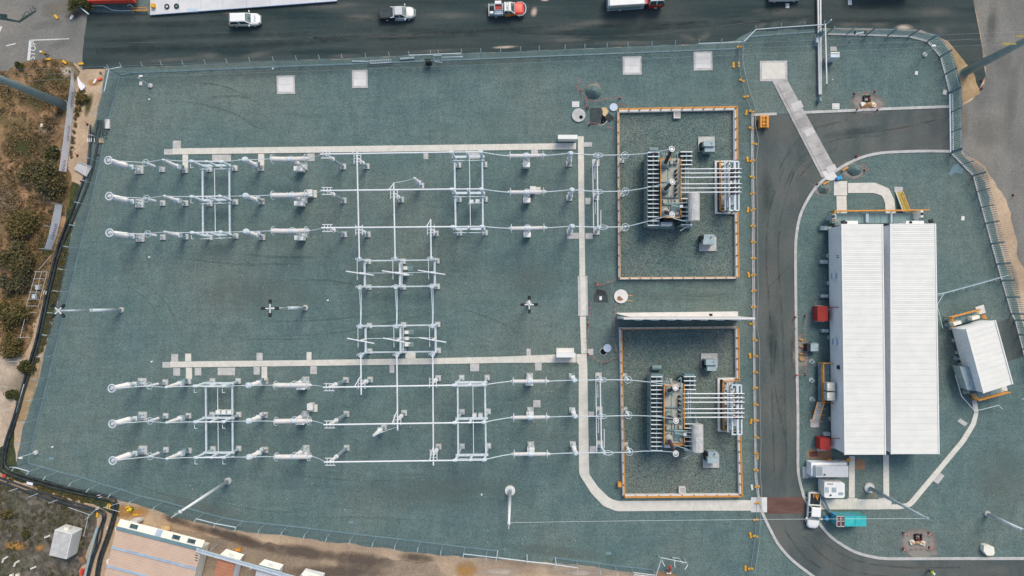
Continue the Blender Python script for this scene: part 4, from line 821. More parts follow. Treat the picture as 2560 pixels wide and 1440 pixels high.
Lo = dict(
 se=[(357.5, 955.6, 279.6, 971), (358.8, 1039.8, 281, 1059.8), (359.4, 1124.4, 282, 1151.6)],
 sa=[(415, 955, 370, 965.6), (416, 1039, 371.7, 1053.3), (416.7, 1123.8, 372, 1142)],
 vt=[(472, 953, 413, 968.5), (473, 1038.8, 414.6, 1057.5), (474, 1125.8, 415, 1147.7)],
 ct=[(664.4, 952, 620.6, 963.8), (663.3, 1036.7, 621.7, 1053), (664, 1123.8, 622.7, 1143)],
 cb=[(686.7, 963, 773.8, 963, 733.8, 963, 765.4, 949.8), (688, 1053.3, 774.8, 1052, 734.6, 1052.5, 765.4, 1035), (688.8, 1142, 775.4, 1141.5, 735, 1142, 766.5, 1120.6)],
 cbx=[(752, 968.5), (750, 1056), (757, 1136)],
 cb2=[(1281, 953.5, 1367.8, 953, 1324, 953.5, 1324, 941), (1282, 1044, 1369, 1042.7, 1325.6, 1043.4, 1325.6, 1025.6), (1283, 1135.6, 1370.7, 1135, 1326.7, 1135, 1327, 1112)],
 cb2x=[(1323.3, 957.8), (1325, 1036), (1327, 1124)],
 ct2=[(1429, 940, 1435.6, 951), (1430, 1025, 1437.8, 1041), (1431.6, 1110, 1439, 1133)],
 sa2=[(1560, 939, 1570.4, 950), (1562, 1023, 1572, 1039), (1564, 1111, 1574.4, 1131)],
 bp=[(865.8, 949.8, 822, 968.5), (867, 1034, 823.3, 1061.9), (867.5, 1119, 824, 1155.4)],
 d1=([(532.7, 952), (531.7, 1036), (534, 1121.7)], [(596.7, 952), (598, 1036), (598, 1120.6)], [(487, 965.4), (488, 1055), (489, 1144)], [(525.4, 965), (527, 1055), (528, 1144)], [(557.7, 965.5), (558, 1054.5), (558.8, 1144)]),
 rod1=((543.8, 967), (545.8, 1130)), box1=[(544, 1031, 2.9), (558.8, 1031, 2.9), (573, 1031, 2.9)],
 d2=([(1154.4, 944), (1155.4, 1029), (1155.4, 1115)], [(1218, 943.5), (1220, 1028), (1221, 1113.8)], [(1135.6, 963), (1136.7, 1057), (1137.7, 1150.8)], [(1173, 963), (1174, 1056.5), (1176, 1150.5)], [(1208.5, 962.5), (1209, 1056), (1210, 1150)]),
 rod2=((1182, 962), (1184, 1134)), box2=[(1186, 1040, 3), (1201, 1040, 3)],
 es=[(1495.6, 940, 1504, 949.5), (1497.8, 1025, 1504, 1041), (1499, 1110, 1512, 1132)],
 esr=[((1489.6, 950), (1492, 1130), 3.0, .07, 'drive_rod'), ((1500.4, 950), (1503.8, 1130), 3.4, .1, 'linkage_tube'), ((1494.4, 960), (1494.6, 994.4), 2.8, .06, 'earth_blade'), ((1496, 1046.7), (1496.3, 1082), 2.8, .06, 'earth_blade'), ((1510.4, 1072), (1510.6, 1119), 2.8, .06, 'earth_blade')],
 bush=[(1687.5, 965), (1689, 1047.5), (1690, 1131)])
bay(0, U); bay(1, Lo)
# cabinets standing on their own by two breakers
for (x, y, lb) in [(773.5, 482, 'small white cabinet at the right end of the middle breaker, upper bay'), (774.8, 1017, 'small white marshalling cabinet on a slab above the middle breaker, lower bay'), (1332, 474, 'small white cabinet behind the middle slim breaker, upper bay')]:
    t = thing('marshalling_cabinet', lb, 'cabinet', R(x, y)); q = R(x + 9, y + 3); MB().box((q.x, q.y, .09), (1.3, 1.15, .16)).build('plinth', 'concrete', t)
    q = R(x, y, 1.4); MB().box((q.x, q.y, .75), (.8, .95, 1.3)).build('cabinet', 'white_paint', t); MB().box((q.x, q.y, 1.43), (.88, 1.03, .05)).build('cabinet_roof', 'white_paint', t)
# low posts and the three cross busbars (phases going down the yard)
PL = [((917.4, 416), (892.5, 396), 'low post under the upper end of the left cross busbar'), ((920, 586), (896.6, 574), 'low post under the left cross busbar, bottom row of the upper bay'), ((1003.6, 499.5), (984, 484), 'low post under the upper end of the middle cross busbar'), ((1090, 584), (1076.5, 574), 'low post under the upper end of the right cross busbar'),
      ((926, 948.8), (903, 960), 'low post under the lower end of the left cross busbar'), ((1011, 1031.7), (993, 1051), 'low post under the lower end of the middle cross busbar'), ((1095.4, 945), (1082, 957), 'low post under the right cross busbar, top row of the lower bay'), ((1096.7, 1116), (1083.5, 1137), 'low post under the lower end of the right cross busbar')]
for f_, t_, lb in PL: post(0, *f_, *t_, 6.3, lb, .42, 'y')
ZB = 6.6
for (a, c, lb) in [((892, 372), (898.4, 647), 'left cross busbar, upper half, running down from the top row'), ((984, 457), (987.8, 647), 'middle cross busbar, upper half'), ((1076.5, 548), (1077.8, 646), 'right cross busbar, upper half'), ((902, 888), (903, 987), 'left cross busbar, lower half'), ((992, 887), (994, 1075.8), 'middle cross busbar, lower half'), ((1081.8, 886), (1083.5, 1164), 'right cross busbar, lower half')]:
    cond([R(*a, ZB), R(*c, ZB)], .11, 'tubular_busbar', lb + ' of the yard', 'busbar', 'cross busbars')
for (p, q, m_) in [((892, 372), (882, 381), 0), ((984, 459), (972.5, 474), 1), ((1076.5, 550), (1066, 566), 2), ((902.5, 939), (886.5, 966), 3), ((993, 1026), (980.5, 1058), 4), ((1082.5, 1118), (1074, 1151), 5)]:
    a = R(*p, ZB); c = R(*q, 9.2)
    cond([a, c, c - Vector((0, 0, 0)) + Vector((.05, 0, .1))], .07, 'riser', 'slanting riser joining the %s to its row busbar' % ['left cross busbar top end', 'middle cross busbar top end', 'right cross busbar top end', 'left cross busbar lower half', 'middle cross busbar lower half', 'right cross busbar lower half'][m_], 'conductor')
T = vt(0, 0, 1054, 464.5, 1035.7, 445.5, 6.6, 'lone voltage transformer beside the top end of the middle cross busbar', False)
cond(sag(R(984, 457, ZB), T, .5, 8), .045, 'droplead', 'thin drooping lead from the middle cross busbar to the lone upper transformer', 'conductor', None, 'steel')
T = vt(1, 0, 960.6, 1066.5, 933.5, 1089.4, 6.6, 'lone voltage transformer beside the bottom end of the middle cross busbar', False)
cond(sag(R(994, 1068, ZB), T, .7, 8), .045, 'droplead', 'thin drooping lead from the middle cross busbar to the lone lower transformer', 'conductor', None, 'steel')
A = disc_v('upper of the two open disconnectors between the cross busbars', [(921.8, 654), (1007.8, 653.3), (1092.7, 652)], [(922.7, 718), (1008.4, 717.3), (1093.3, 716)], [(898.4, 647.8), (987.8, 647), (1077.8, 646)], [(899.5, 717.8), (989.3, 716.7), (1079.5, 715.5)],
           [((865, 678), (934.4, 688)), ((955, 676.7), (1023.8, 686.7)), ((1045, 675.6), (1113, 686))], ((915, 683), (1073, 681)), [(1013, 670), (1013, 685)], [(1026, 671.5, 14, 13), (1026, 685, 14, 10)])
Bd = disc_v('lower of the two open disconnectors, just above the long horizontal trench', [(924.4, 813.8), (1009.3, 812), (1094.4, 811)], [(925, 877.8), (1010, 877), (1096, 876)], [(901, 815.5), (991.5, 815), (1081.8, 814.4)], [(902, 887.8), (992, 887.3), (1081.8, 886)],
            [((867.8, 845.5), (935.5, 858.4)), ((958, 845), (1026, 857.8)), ((1047.8, 843.8), (1115.5, 855.5))], ((917, 846.5), (1082, 844)), [(1016, 831), (1016, 846.5), (1016, 862)], [(1028, 830, 13, 12), (1028, 861, 13, 12)])
for i in range(3):
    for dx in (-.13, .13):
        cond(sag(A[1][i] + Vector((dx, 0, 0)), Bd[0][i] + Vector((dx * .2, 0, 0)), .5, 8), .06, 'flexible_lead', '%s lead of the %s pair hanging between the two open disconnectors' % ('left' if dx < 0 else 'right', ['left', 'middle', 'right'][i]), 'conductor', 'flexible leads between the open disconnectors', 'steel')
# ---------------------------------------------------------------- control kiosks at the trench corners
def kiosk(lb, x0, y0, x1, y1, h):
    t = thing('control_kiosk', lb, 'kiosk', R((x0 + x1) / 2, (y0 + y1) / 2))
    MB().ptop(x0, y0 + 1, x1 - 3, y1, 0.04, h - .12).build('cabinet', 'white_paint', t)
    MB().ptop(x0 - 1, y0, x1 + 1, y1 + .5, h - .12, h).build('roof', 'white_paint', t)
    return t
t = kiosk('white oblong control kiosk at the corner of the upper trench', 1396, 337, 1443, 347, 2.1)
t = kiosk('white oblong control kiosk on a pale slab at the corner of the lower trench', 1392, 882, 1437, 893, 2.1)
MB().prism(px([(1391, 870), (1435, 870), (1435, 884), (1391, 884)]), .03, .12).build('plinth', 'concrete_white', t)
# ================================================================ TRANSFORMERS
def transformer():
    O = R(1675, 475); t = thing('power_transformer', 'large grey power transformer standing in the upper bund', 'transformer', O, 'two large power transformers')
    Z = 4.1
    MB().ptop(1654, 397, 1698.5, 543, .5, Z).build('tank', 'transformer_grey', t)
    MB().ptop(1653, 396, 1699.5, 544, Z, Z + .1).build('tank_lid', 'transformer_grey', t)
    rib = MB()
    for (y, w_) in [(455, .16), (493, .16), (510.5, .2)]: rib.beam(R(1654, y, Z + .25), R(1698, y, Z + .25), w_, .3)
    rib.beam(R(1670, 418, Z + .13), R(1670, 495, Z + .13), .08, .1); rib.beam(R(1671.5, 494, Z + .2), R(1671.5, 530, Z + .2), .06, .2); rib.beam(R(1678.5, 488, Z + .2), R(1678.5, 512, Z + .2), .06, .2)
    rib.build('stiffener', 'radiator_grey', t)
    b = MB()
    for (x0, y0, x1, y1, h) in [(1658, 499, 1663, 508, .6), (1689, 498, 1696, 506, .5), (1676, 401, 1683, 410, .8), (1686, 400, 1695, 409, .7), (1666, 383, 1672, 396, .2)]: b.ptop(x0, y0, x1, y1, Z + .1, Z + .1 + h)
    b.build('fittings', 'transformer_grey', t)
    MB().ptop(1677, 513, 1698, 537, Z + .1, Z + .3).build('cover_hatch', 'radiator_grey', t)
    q = R(1693.5, 533, Z + .4); MB().lathe((q.x, q.y, Z + .2), (q.x, q.y, Z + .5), [(0, .25), (1, .25)], 12).build('valve_cap', 'transformer_grey', t)
    # radiators
    def radiators(x0, x1, ys, bank):
        for y in ys:
            a, c = R(x0, y, Z + .1), R(x1, y, Z + .1)
            MB().box(((a.x + c.x) / 2, a.y, (Z + .9) / 2), (c.x - a.x, .1, Z - .9)).build('radiator', 'radiator_grey', t)
            MB().box(((a.x + c.x) / 2, a.y, Z + .03), (c.x - a.x, .15, .14)).build('header_pipe', 'lit_fin_edge', t)  # light on the fin tops is put into this pale colour
        for y in [(u + v) / 2 for u, v in zip(ys, ys[1:]) if abs(v - u) < 12]:
            for dy in (-1.4, 1.4):
                a, c = R(x0 + 1, y + dy, Z - .25), R(x1 - 1, y + dy, Z - .25)
                MB().box(((a.x + c.x) / 2, a.y, (Z + .6) / 2 - .05), (c.x - a.x, .035, Z - 1.1)).build('radiator_plate', 'radiator_grey', t)
    for (xa, ya, xb, yb) in ((1620.5, 381, 1650, 562), (1703, 380, 1729, 411), (1704, 497, 1729, 560)): MB().ptop(xa, ya, xb, yb, .75, 3.0).build('dark_core', 'steel_pole', t)  # dark filler blocks added to darken the gaps between the fins
    for (ya, yb) in ((379, 440), (442, 502), (504, 565)): MB().ptop(1618, ya, 1619.3, yb, 1.0, Z - .1).build('side_panel', 'radiator_grey', t)
    radiators(1619.5, 1648, [380.5 + 10.75 * k for k in range(18)], 0)
    radiators(1701.5, 1731, [379.5, 390, 401, 411.5], 1); radiators(1702.5, 1730.5, [496.5, 507, 518, 529.5, 540, 551, 561.5], 2)
    for (x, ya, yb) in [(1633, 380, 563), (1716, 379, 412), (1716, 497, 562)]: MB().tube(R(x, ya, 3.9), R(x, yb, 3.9), .1).build('collector_pipe', 'radiator_grey', t)
    for (x, y) in [(1631, 566), (1715, 566), (1631, 378)]:
        q = R(x, y); MB().lathe((q.x - .7, q.y, .8), (q.x + .7, q.y, .8), [(0, .42), (1, .42)], 14).build('pump', 'radiator_grey', t)
    MB().ptop(1619, 553, 1686, 572, .5, .8).build('skid', 'radiator_grey', t)
    MB().ptop(1652, 555, 1681, 564, .8, 2.6).build('control_box', 'steel', t)
    MB().ptop(1658, 546, 1688, 552, .8, 3.4).build('cooler_duct', 'black', t)
    cy = R(1734.5, 518.5, 6.5); 
    MB().lathe(cy - Vector((0, 2.02, 0)), cy + Vector((0, 2.02, 0)), [(0, .74), (.015, .84), (.985, .84), (1, .74)], 24).build('conservator', 'concrete_grey', t, False)
    MB().torus(R(1737, 519, 7.3), .28, .08).build('inspection_ring', 'steel', t)
    MB().path([R(1731, 552, 7.2), R(1731, 522, 7.34), R(1737, 520, 7.34)], .05).build('vent_pipe', 'steel', t)
    mb = MB()
    for y in (490, 547): mb.beam(R(1734, y, 5.7), (R(1728, y, .6).x, R(1728, y, .6).y, .6), .2)
    for (a, c) in [((1677, 507.5), (1721, 507.5)), ((1679, 513), (1703, 517)), ((1703, 517), (1721, 521)), ((1682, 545), (1722, 556)), ((1700, 577), (1725, 562))]: mb.beam(R(*a, 5.2), R(*c, 5.4), .12)
    mb.build('pipework', 'steel_mid', t)
    q = R(1703, 516, 5.4); MB().box(q, (.45, .4, .4)).build('relay', 'steel', t)
    # guard rails
    gr = [((1652, 398), (1652, 543)), ((1651, 398), (1678, 397.5)), ((1702, 398), (1702, 415)), ((1702.5, 419), (1702.5, 504)), ((1702, 520), (1702, 538)), ((1662, 544), (1700, 544))]
    for a, c in gr:
        k = MB()
        for zz in (Z + .55, Z + 1.0): k.beam(R(*a, zz), R(*c, zz), .13 if a[1] < 500 and a[0] < 1660 else .09)
        n = max(1, int((R(*a) - R(*c)).length / 1.5))
        for i in range(n + 1):
            p = R(*a, Z).lerp(R(*c, Z), i / n); k.beam(p, p + Vector((0, 0, 1.0)), .06)
        k.build('guard_rail', 'orange', t)
    # HV bushings
    for (bx, by, mx, my, tx, ty) in [(1661, 412, 1676.7, 379, 1679.5, 372.5), (1661, 476, 1678, 458, 1681, 454.5), (1661.5, 530, 1675.5, 535, 1680.5, 536)]:
        B0 = R(bx, by, Z); B1 = R(bx + 1.5, by - (2.5 if by < 500 else 0), 5.2); Tt = R(tx, ty, 10.2); Mt = B1.lerp(Tt, .93)
        MB().tube(B0, B1, .68, .6, 16).build('turret', 'radiator_grey' if by < 500 else 'transformer_grey', t, True)
        MB().tube(B1, B1.lerp(Tt, .12), .42, .3, 14).build('bushing_flange', 'transformer_grey', t)
        MB().insul(B1.lerp(Tt, .12), Mt, .27, 16, 12, .85).build('bushing', 'brown_insulator', t)
        MB().lathe(Mt, Tt, [(0, .24), (.5, .3), (1, .2)], 12).build('top_cap', 'white_insulator', t)
        MB().torus(Tt, .38, .07, (.2, .1, 1)).build('grading_ring', 'white_insulator', t)
    for y in (404, 426.7, 437.5, 448, 464, 475, 486):
        q = R(1690, y, Z + .6); MB().insul((q.x, q.y, Z + .1), (q.x, q.y, Z + 1.0), .16, 4, 10).build('low_bushing', 'black', t)
    # valves and small pipework on the lid and tank ends
    sp = MB()
    for (x0, y0, x1, y1) in [(1660, 380, 1663, 396), (1656, 381, 1659, 396), (1665, 385, 1671, 397), (1687, 386, 1694, 380), (1694, 380, 1694, 398), (1656, 424, 1668, 418), (1668, 418, 1676, 424), (1683, 452, 1694, 470), (1657, 500, 1662, 512)]:
        sp.tube(R(x0, y0, Z + .3), R(x1, y1, Z + .35), .06)
    sp.build('pipework', 'steel_mid', t)
    return t
def lv(tx_):
    t = thing('busbar_gantry', 'white tubes and galvanised frame on the right side of the upper transformer', 'busbar frame', R(1820, 465), 'tube and frame structures beside the transformers')
    z = 4.75
    for y in (422.5, 433, 443.7, 460, 470.5, 481):
        MB().tube(R(1711, y, z), R(1851, y - 1, z), .085).build('tube', 'aluminium', t)
        MB().path([R(1701, y - .6, z + .1), R(1712, y, z + .1), R(1712, y, z)], .1, 6).build('connector', 'steel', t)
        MB().tube(R(1851, y - 1, z), R(1855, y - 1, z), .05).build('tube_end', 'steel', t)
    for x in (1714, 1720): MB().beam(R(x, 418, z - .3), R(x, 486, z - .3), .12).build('tube_rest', 'steel_mid', t)
    for x, y in ((1714, 419), (1714, 485), (1720, 419), (1720, 485)): q = R(x, y, z); MB().beam((q.x, q.y, .5), (q.x, q.y, z - .3), .12).build('rest_leg', 'steel_mid', t)
    MB().prism(px([(1796, 409), (1826, 409), (1829, 520), (1797, 522)]), .5, .62).build('floor_slab', 'concrete', t)
    for (x, w_, z_) in [(1812, .2, 3.2), (1817, .2, 3.2), (1823, .22, 4.0), (1836.5, .34, 4.3), (1846, .22, 4.0)]:
        MB().beam(R(x, 404, z_), R(x + 1, 526, z_), w_, .2).build('long_beam', 'steel', t)
    for x in (1823, 1846):
        for y in (406, 465, 524): q = R(x, y, 4); MB().beam((q.x, q.y, .5), (q.x, q.y, 4), .2).build('frame_leg', 'steel_mid', t)
    for y in (404, 526): MB().beam(R(1822, y, 4.1), R(1846, y, 4.1), .2, .2).build('end_beam', 'steel', t)
    MB().beam(R(1823, 415, 4.2), R(1835, 404, 3.0), .28, .1).build('gusset', 'radiator_grey', t); MB().beam(R(1814, 524, 3.0), R(1835, 513, 4.2), .28, .1).build('gusset', 'radiator_grey', t)
    for y in (426, 436, 447, 463, 473.5, 484):
        for x in (1827.5, 1832, 1842):
            q = R(x, y, 4.2); MB().insul((q.x, q.y, 3.5), (q.x + .1, q.y, 4.65), .17, 4, 8).build('insulator', 'brown_insulator', t)
        q = R(1811, y, 3.0); MB().insul((q.x, q.y, 2.2), (q.x, q.y, 3.2), .14, 4, 8).build('insulator', 'radiator_grey', t)
        MB().beam(R(1808, y + 1, 3.3), R(1822, y + 1, 3.3), .05).build('strap', 'steel_pole', t)
    for (x0, y0, x1, y1) in [(1800, 413, 1808, 417), (1799, 425, 1808, 429), (1800, 513, 1810, 516)]: MB().ptop(x0, y0, x1, y1, .62, .9).build('cable_gland_box', 'radiator_grey', t)
    MB().ptop(1824, 490, 1834, 512, .62, 2.8).build('terminal_cabinet', 'white_paint', t)
    return t
TR = transformer(); LV_ = lv(TR)
dT = R(1744, 1095, 6.5) - R(1735, 518.5, 6.5); dL = R(1857, 1034, 4.75) - R(1850, 471, 4.75)
T2 = copy_tree(TR, dT); T2['label'] = 'large grey power transformer standing in the lower bund'
L2 = copy_tree(LV_, dL); L2['label'] = 'white tubes and galvanised frame on the right side of the lower transformer'
# ---------------------------------------------------------------- bunds
def bund(lb, outer, inner, rail, base):
    t = thing('bund', lb, 'bund wall', R(*base))
    n = len(outer)
    for i in range(n):
        j = (i + 1) % n; L = (R(*outer[i]) - R(*outer[j])).length; k = max(1, round(L / 3.4)); gp = .012 / max(L, 1) * k
        for s_ in range(k):
            a0, a1 = R(*outer[i]).lerp(R(*outer[j]), s_ / k), R(*outer[i]).lerp(R(*outer[j]), (s_ + 1 - gp) / k)
            b0, b1 = R(*inner[i]).lerp(R(*inner[j]), s_ / k), R(*inner[i]).lerp(R(*inner[j]), (s_ + 1 - gp) / k)
            MB().prism([a0, a1, b1, b0], .02, .55).build('wall_panel', 'concrete_white', t)
    n = len(rail)
    for i in range(n - 1):
        a, c = R(*rail[i]), R(*rail[i + 1]); k = MB()
        for zz in (.95, 1.3, 1.65): k.beam(a + Vector((0, 0, zz)), c + Vector((0, 0, zz)), .075, .06)
        k.build('hand_rail', 'orange', t); m = max(1, round((c - a).length / 1.7))
        for s_ in range(m + 1):
            p = a.lerp(c, s_ / m); k = MB(); k.beam(p + Vector((0, 0, .3)), p + Vector((0, 0, 1.65)), .07)
            k.beam(p + Vector((0, 0, .62)), p + Vector((.0, 0, .62)), .07); k.box((p.x, p.y, .64), (.2, .2, .12)); k.build('rail_post', 'orange', t)
    return t
bund('white concrete bund wall with orange handrail around the upper transformer',
     [(1542, 277.5), (1838.5, 272.5), (1839, 405), (1790, 407), (1791, 531), (1840, 532), (1842, 697), (1545, 698.5)], [(1547.5, 283.5), (1831, 277.5), (1831.5, 402.5), (1784.5, 403.5), (1785.5, 535), (1834, 536), (1836, 692), (1550, 693.5)],
     [(1794, 408), (1795, 529), (1837, 530), (1840, 693.5), (1546.5, 695.5), (1544.5, 278.5), (1836, 273), (1837, 403)], (1690, 486))
bund('white concrete bund wall with orange handrail around the lower transformer',
     [(1546.5, 818.5), (1840, 815.5), (1842, 947), (1797, 948), (1798, 1073), (1845.5, 1074), (1850, 1237), (1555, 1238.5)], [(1552.5, 823.5), (1835, 820.5), (1836.5, 943), (1791.5, 944), (1792.5, 1077), (1840.5, 1078), (1844, 1232), (1560, 1233.5)],
     [(1841, 949), (1802, 950), (1803, 1072), (1844, 1073), (1848.5, 1234.5), (1559, 1237), (1551, 822), (1839, 818), (1841, 947)], (1697, 1027))
for lab, o_ in (('upper', [(1545, 280), (1836, 275), (1837, 404), (1788, 406), (1788, 533), (1838, 534), (1839, 694), (1548, 696)]), ('lower', [(1550, 821), (1838, 818), (1839, 945), (1794, 946), (1795, 1075), (1843, 1076), (1847, 1234), (1558, 1236)])):
    P = px(o_); o = MB().prism(P, .09, .09).build('bund_gravel', 'gravel_coarse'); struct(o)
for (x, y, lb) in [(1693, 287, 'sump box on the upper wall of the upper bund'), (1706, 1226, 'sump box on the lower wall of the lower bund')]:
    t = thing('sump_box', lb, 'sump', R(x, y)); c = R(x, y, .7)
    for (dx, dy, sx, sy) in [(-.45, 0, .12, 1.0), (.45, 0, .12, 1.0), (0, -.45, .78, .12), (0, .45, .78, .12)]: MB().box((c.x + dx, c.y + dy, .37), (sx, sy, .56)).build('rim', 'concrete_white', t)
    MB().box((c.x, c.y, .5), (.77, .77, .1)).build('grating', 'concrete_grey', t)
for (sx0, sy0, sx1, sy1, kx0, ky0, kx1, ky1, two, lb) in [(1744, 343, 1785, 380, 1759, 352, 1787, 379, 1, 'grey cooling cabinet on a white slab, upper right corner of the upper bund'), (1747, 592, 1789, 628, 1758, 586, 1787, 611, 0, 'grey cooling cabinet on a slab, lower part of the upper bund'),
        (1751, 883, 1792, 919, 1765, 899, 1792, 927, 1, 'grey cooling cabinet on a slab, upper part of the lower bund'), (1756, 1134, 1796, 1168, 1769, 1130, 1796, 1158, 0, 'grey cooling cabinet on a slab near the tank end, lower bund')]:
    t = thing('cooling_cabinet', lb, 'cabinet', R((sx0 + sx1) / 2, (sy0 + sy1) / 2), 'cooling cabinets inside the bunds'); MB().prism(px([(sx0, sy0), (sx1, sy0), (sx1, sy1), (sx0, sy1)]), .09, .4).build('plinth', 'concrete_grey', t)
    ym = ky0 + (ky1 - ky0) * .42; hi, lo_ = 2.5, 1.9
    if not two: MB().ptop(kx0 + 2, ky0, kx1 - 1, ym + 2, .4, 2.2).build('rear_cabinet', 'steel_mid', t); MB().ptop(kx0, ym + 2, kx1, ky1, .4, 2.6).build('cabinet', 'steel_mid', t)
    else: MB().ptop(kx0, ky0, kx1, ym + 2, .4, 2.6).build('cabinet', 'steel_mid', t); MB().ptop(kx0 + 3, ym + 2.5, kx1 - 1, ky1, .4, 2.2).build('rear_cabinet', 'steel_mid', t)
    MB().ptop(kx0 - 6, ky0 + 3, kx0 - .5, ym + 9, .4, 1.6).build('side_box', 'black', t)
    q = R(kx1 - 7, ky0 + 6, 2.8); MB().lathe((q.x, q.y, 2.2), (q.x, q.y, 2.7), [(0, .1), (1, .1)], 8).build('cap', 'radiator_grey', t)
solo(MB().ptop(1545, 1207, 1554, 1218, .3, 1.3), 'fire_box', 'orange', 'small orange box fixed to the left wall of the lower bund', 'box')
# ---------------------------------------------------------------- fire wall
t = thing('fire_wall', 'tall white concrete fire wall standing between the two bunds', 'wall', R(1693, 792))
MB().prism(px([(1541, 782), (1844, 778.5), (1845, 794), (1542, 798)]), .03, .14).build('footing', 'concrete_white', t)
for k in range(8):
    xa, xb = 1541 + 38 * k, 1541 + 38 * (k + 1) - .25
    MB().prism(px([(xa, 791), (xb, 790.6), (xb, 794.6), (xa, 795)]), .14, 8.0).build('wall_panel', 'concrete_white', t)
    MB().prism(px([(xb - 9, 795.1), (xb + 7 if k < 7 else xb, 795.1), (xb + 7 if k < 7 else xb, 797.2), (xb - 9, 797.2)]), .14, 7.6).build('buttress', 'wall_white', t)
q = R(1777, 787, 5.0); MB().box((q.x, q.y, 5), (.35, .35, .6)).build('wall_lamp', 'black', t)
MB().beam(R(1541, 788, .5), R(1574, 797, 6), .5, .1).build('end_face', 'radiator_grey', t)  # teal plate laid over the left end face of the wall
# ================================================================ SWITCHROOMS
def ribbed_roof(t, x0, x1, y0, y1, xb0, xb1, z, n, m='roof_white', name='roof_sheet', ribs=3):
    """roof of n sheets laid side by side down the picture; each has raised ribs"""
    for k in range(n):
        a, c = k / n, (k + 1) / n - .02 / n
        def P(u, v): 
            xl = x0 + (xb0 - x0) * v; xr = x1 + (xb1 - x1) * v; return R(xl + (xr - xl) * u, y0 + (y1 - y0) * v, z)
        q = [P(0, a), P(1, a), P(1, c), P(0, c)]
        mb = MB().prism(q, z - .1, z)
        for r in range(ribs):
            v0 = a + (c - a) * (r + .12) / ribs; v1 = a + (c - a) * (r + .42) / ribs
            p0, p1, p2, p3 = P(.02, v0), P(.98, v0), P(.98, v1), P(.02, v1)
            mb.prism([p0, p1, p2, p3], z, z + .035)
        mb.build(name, m, t)
def switchroom(lb, x0, x1, y0, y1, xb0, xb1, z, west):
    t = thing('switchroom', lb, 'building', R((x0 + x1) / 2, (y0 + y1) / 2))
    c = [R(x0, y0, z), R(x1, y0, z), R(xb1, y1, z), R(xb0, y1, z)]
    cc = sum(c, Vector()) / 4; ins = [p.lerp(cc, .012) for p in c]
    MB().prism(ins, .95, z - .1).build('wall', 'wall_white', t)
    MB().prism(ins, .7, .95).build('base_frame', 'steel_fence', t)
    # siding ribs on the left wall
    a, d = ins[0], ins[3]; n = 115; k = MB()
    for i in range(n):
        p = a.lerp(d, (i + .5) / n); k.box((p.x - .02, p.y, (z + .95) / 2), (.05, .12, z - 1.1))
    o = k.build('wall_ribs', 'wall_white', t); o['kind'] = 'stuff'
    ribbed_roof(t, x0, x1, y0, y1, xb0, xb1, z, 38, ribs=3)
    mb = MB()
    for p, q in ((c[0], c[3]), (c[1], c[2])): mb.beam(p + Vector((0, 0, -.03)), q + Vector((0, 0, -.03)), .16, .24)
    mb.build('gutter', 'white_paint', t)
    for i in range(9):
        p = a.lerp(d, i / 8); s_ = 1 if i < 99 else 0
        MB().box((p.x + .3, p.y, .36), (.6, .6, .7)).build('stump', 'concrete_grey', t)
    return t, c
SA, ca = switchroom('long white switchroom with ribbed roof, left one beside the drive', 2104, 2206, 560, 1137, 2112, 2213, 5.4, True)
SB, cb = switchroom('long white switchroom with ribbed roof, right one of the pair', 2226, 2338, 559, 1135.5, 2228, 2347, 5.4, False)
k = MB()
a0, a1 = R(2207, 575, 4.6), R(2226, 575, 4.6); b0, b1 = R(2213.5, 1130, 4.6), R(2228, 1130, 4.6)
t = thing('link_gangway', 'narrow grey panelled gap cover between the two white switchrooms', 'gangway', R(2217, 850))
for i in range(14):
    u, v = i / 14, (i + .95) / 14
    q = [a0.lerp(b0, u), a1.lerp(b1, u), a1.lerp(b1, v), a0.lerp(b0, v)]
    MB().prism(q, 3.2, 3.3).build('panel', 'concrete_grey' if i % 4 else 'wall_white', t)
# left wall fittings
for (x0, y0, x1, y1, z0, z1, m, nm, par, lb) in [
    (2052, 565, 2069, 575, .03, .8, 'steel_mid', 'cable_pit', None, 'small grey block topmost at the left wall of the switchroom'), (2052, 650, 2070, 659, .03, .8, 'steel_mid', 'cable_pit', None, 'small grey block second from the top at the left switchroom wall'),
    (2054, 736, 2071, 744, .03, .8, 'steel_mid', 'cable_pit', None, 'small grey block just above the upper red cabinet'), (2055, 823, 2072, 831, .03, .8, 'steel_mid', 'cable_pit', None, 'small grey block just below the upper red cabinet'), (2059, 1081, 2076, 1090, .03, .8, 'steel_mid', 'cable_pit', None, 'small grey block just above the lower red cabinet')]:
    solo(MB().ptop(x0, y0, x1, y1, z0, z1), nm, m, lb, 'block', 'grey blocks along the switchroom wall')
MB().ptop(2096, 638, 2100, 645, 3.6, 4.2).build('wall_lamp', 'black', SA); MB().ptop(2082, 683, 2092, 696, 3.0, 3.7).build('wall_vent', 'sheet_blue', SA); MB().ptop(2085, 847, 2094, 862, 3.0, 3.7).build('wall_vent', 'sheet_blue', SA); MB().ptop(2096, 914, 2102, 923, 3.6, 4.2).build('wall_lamp', 'black', SA)
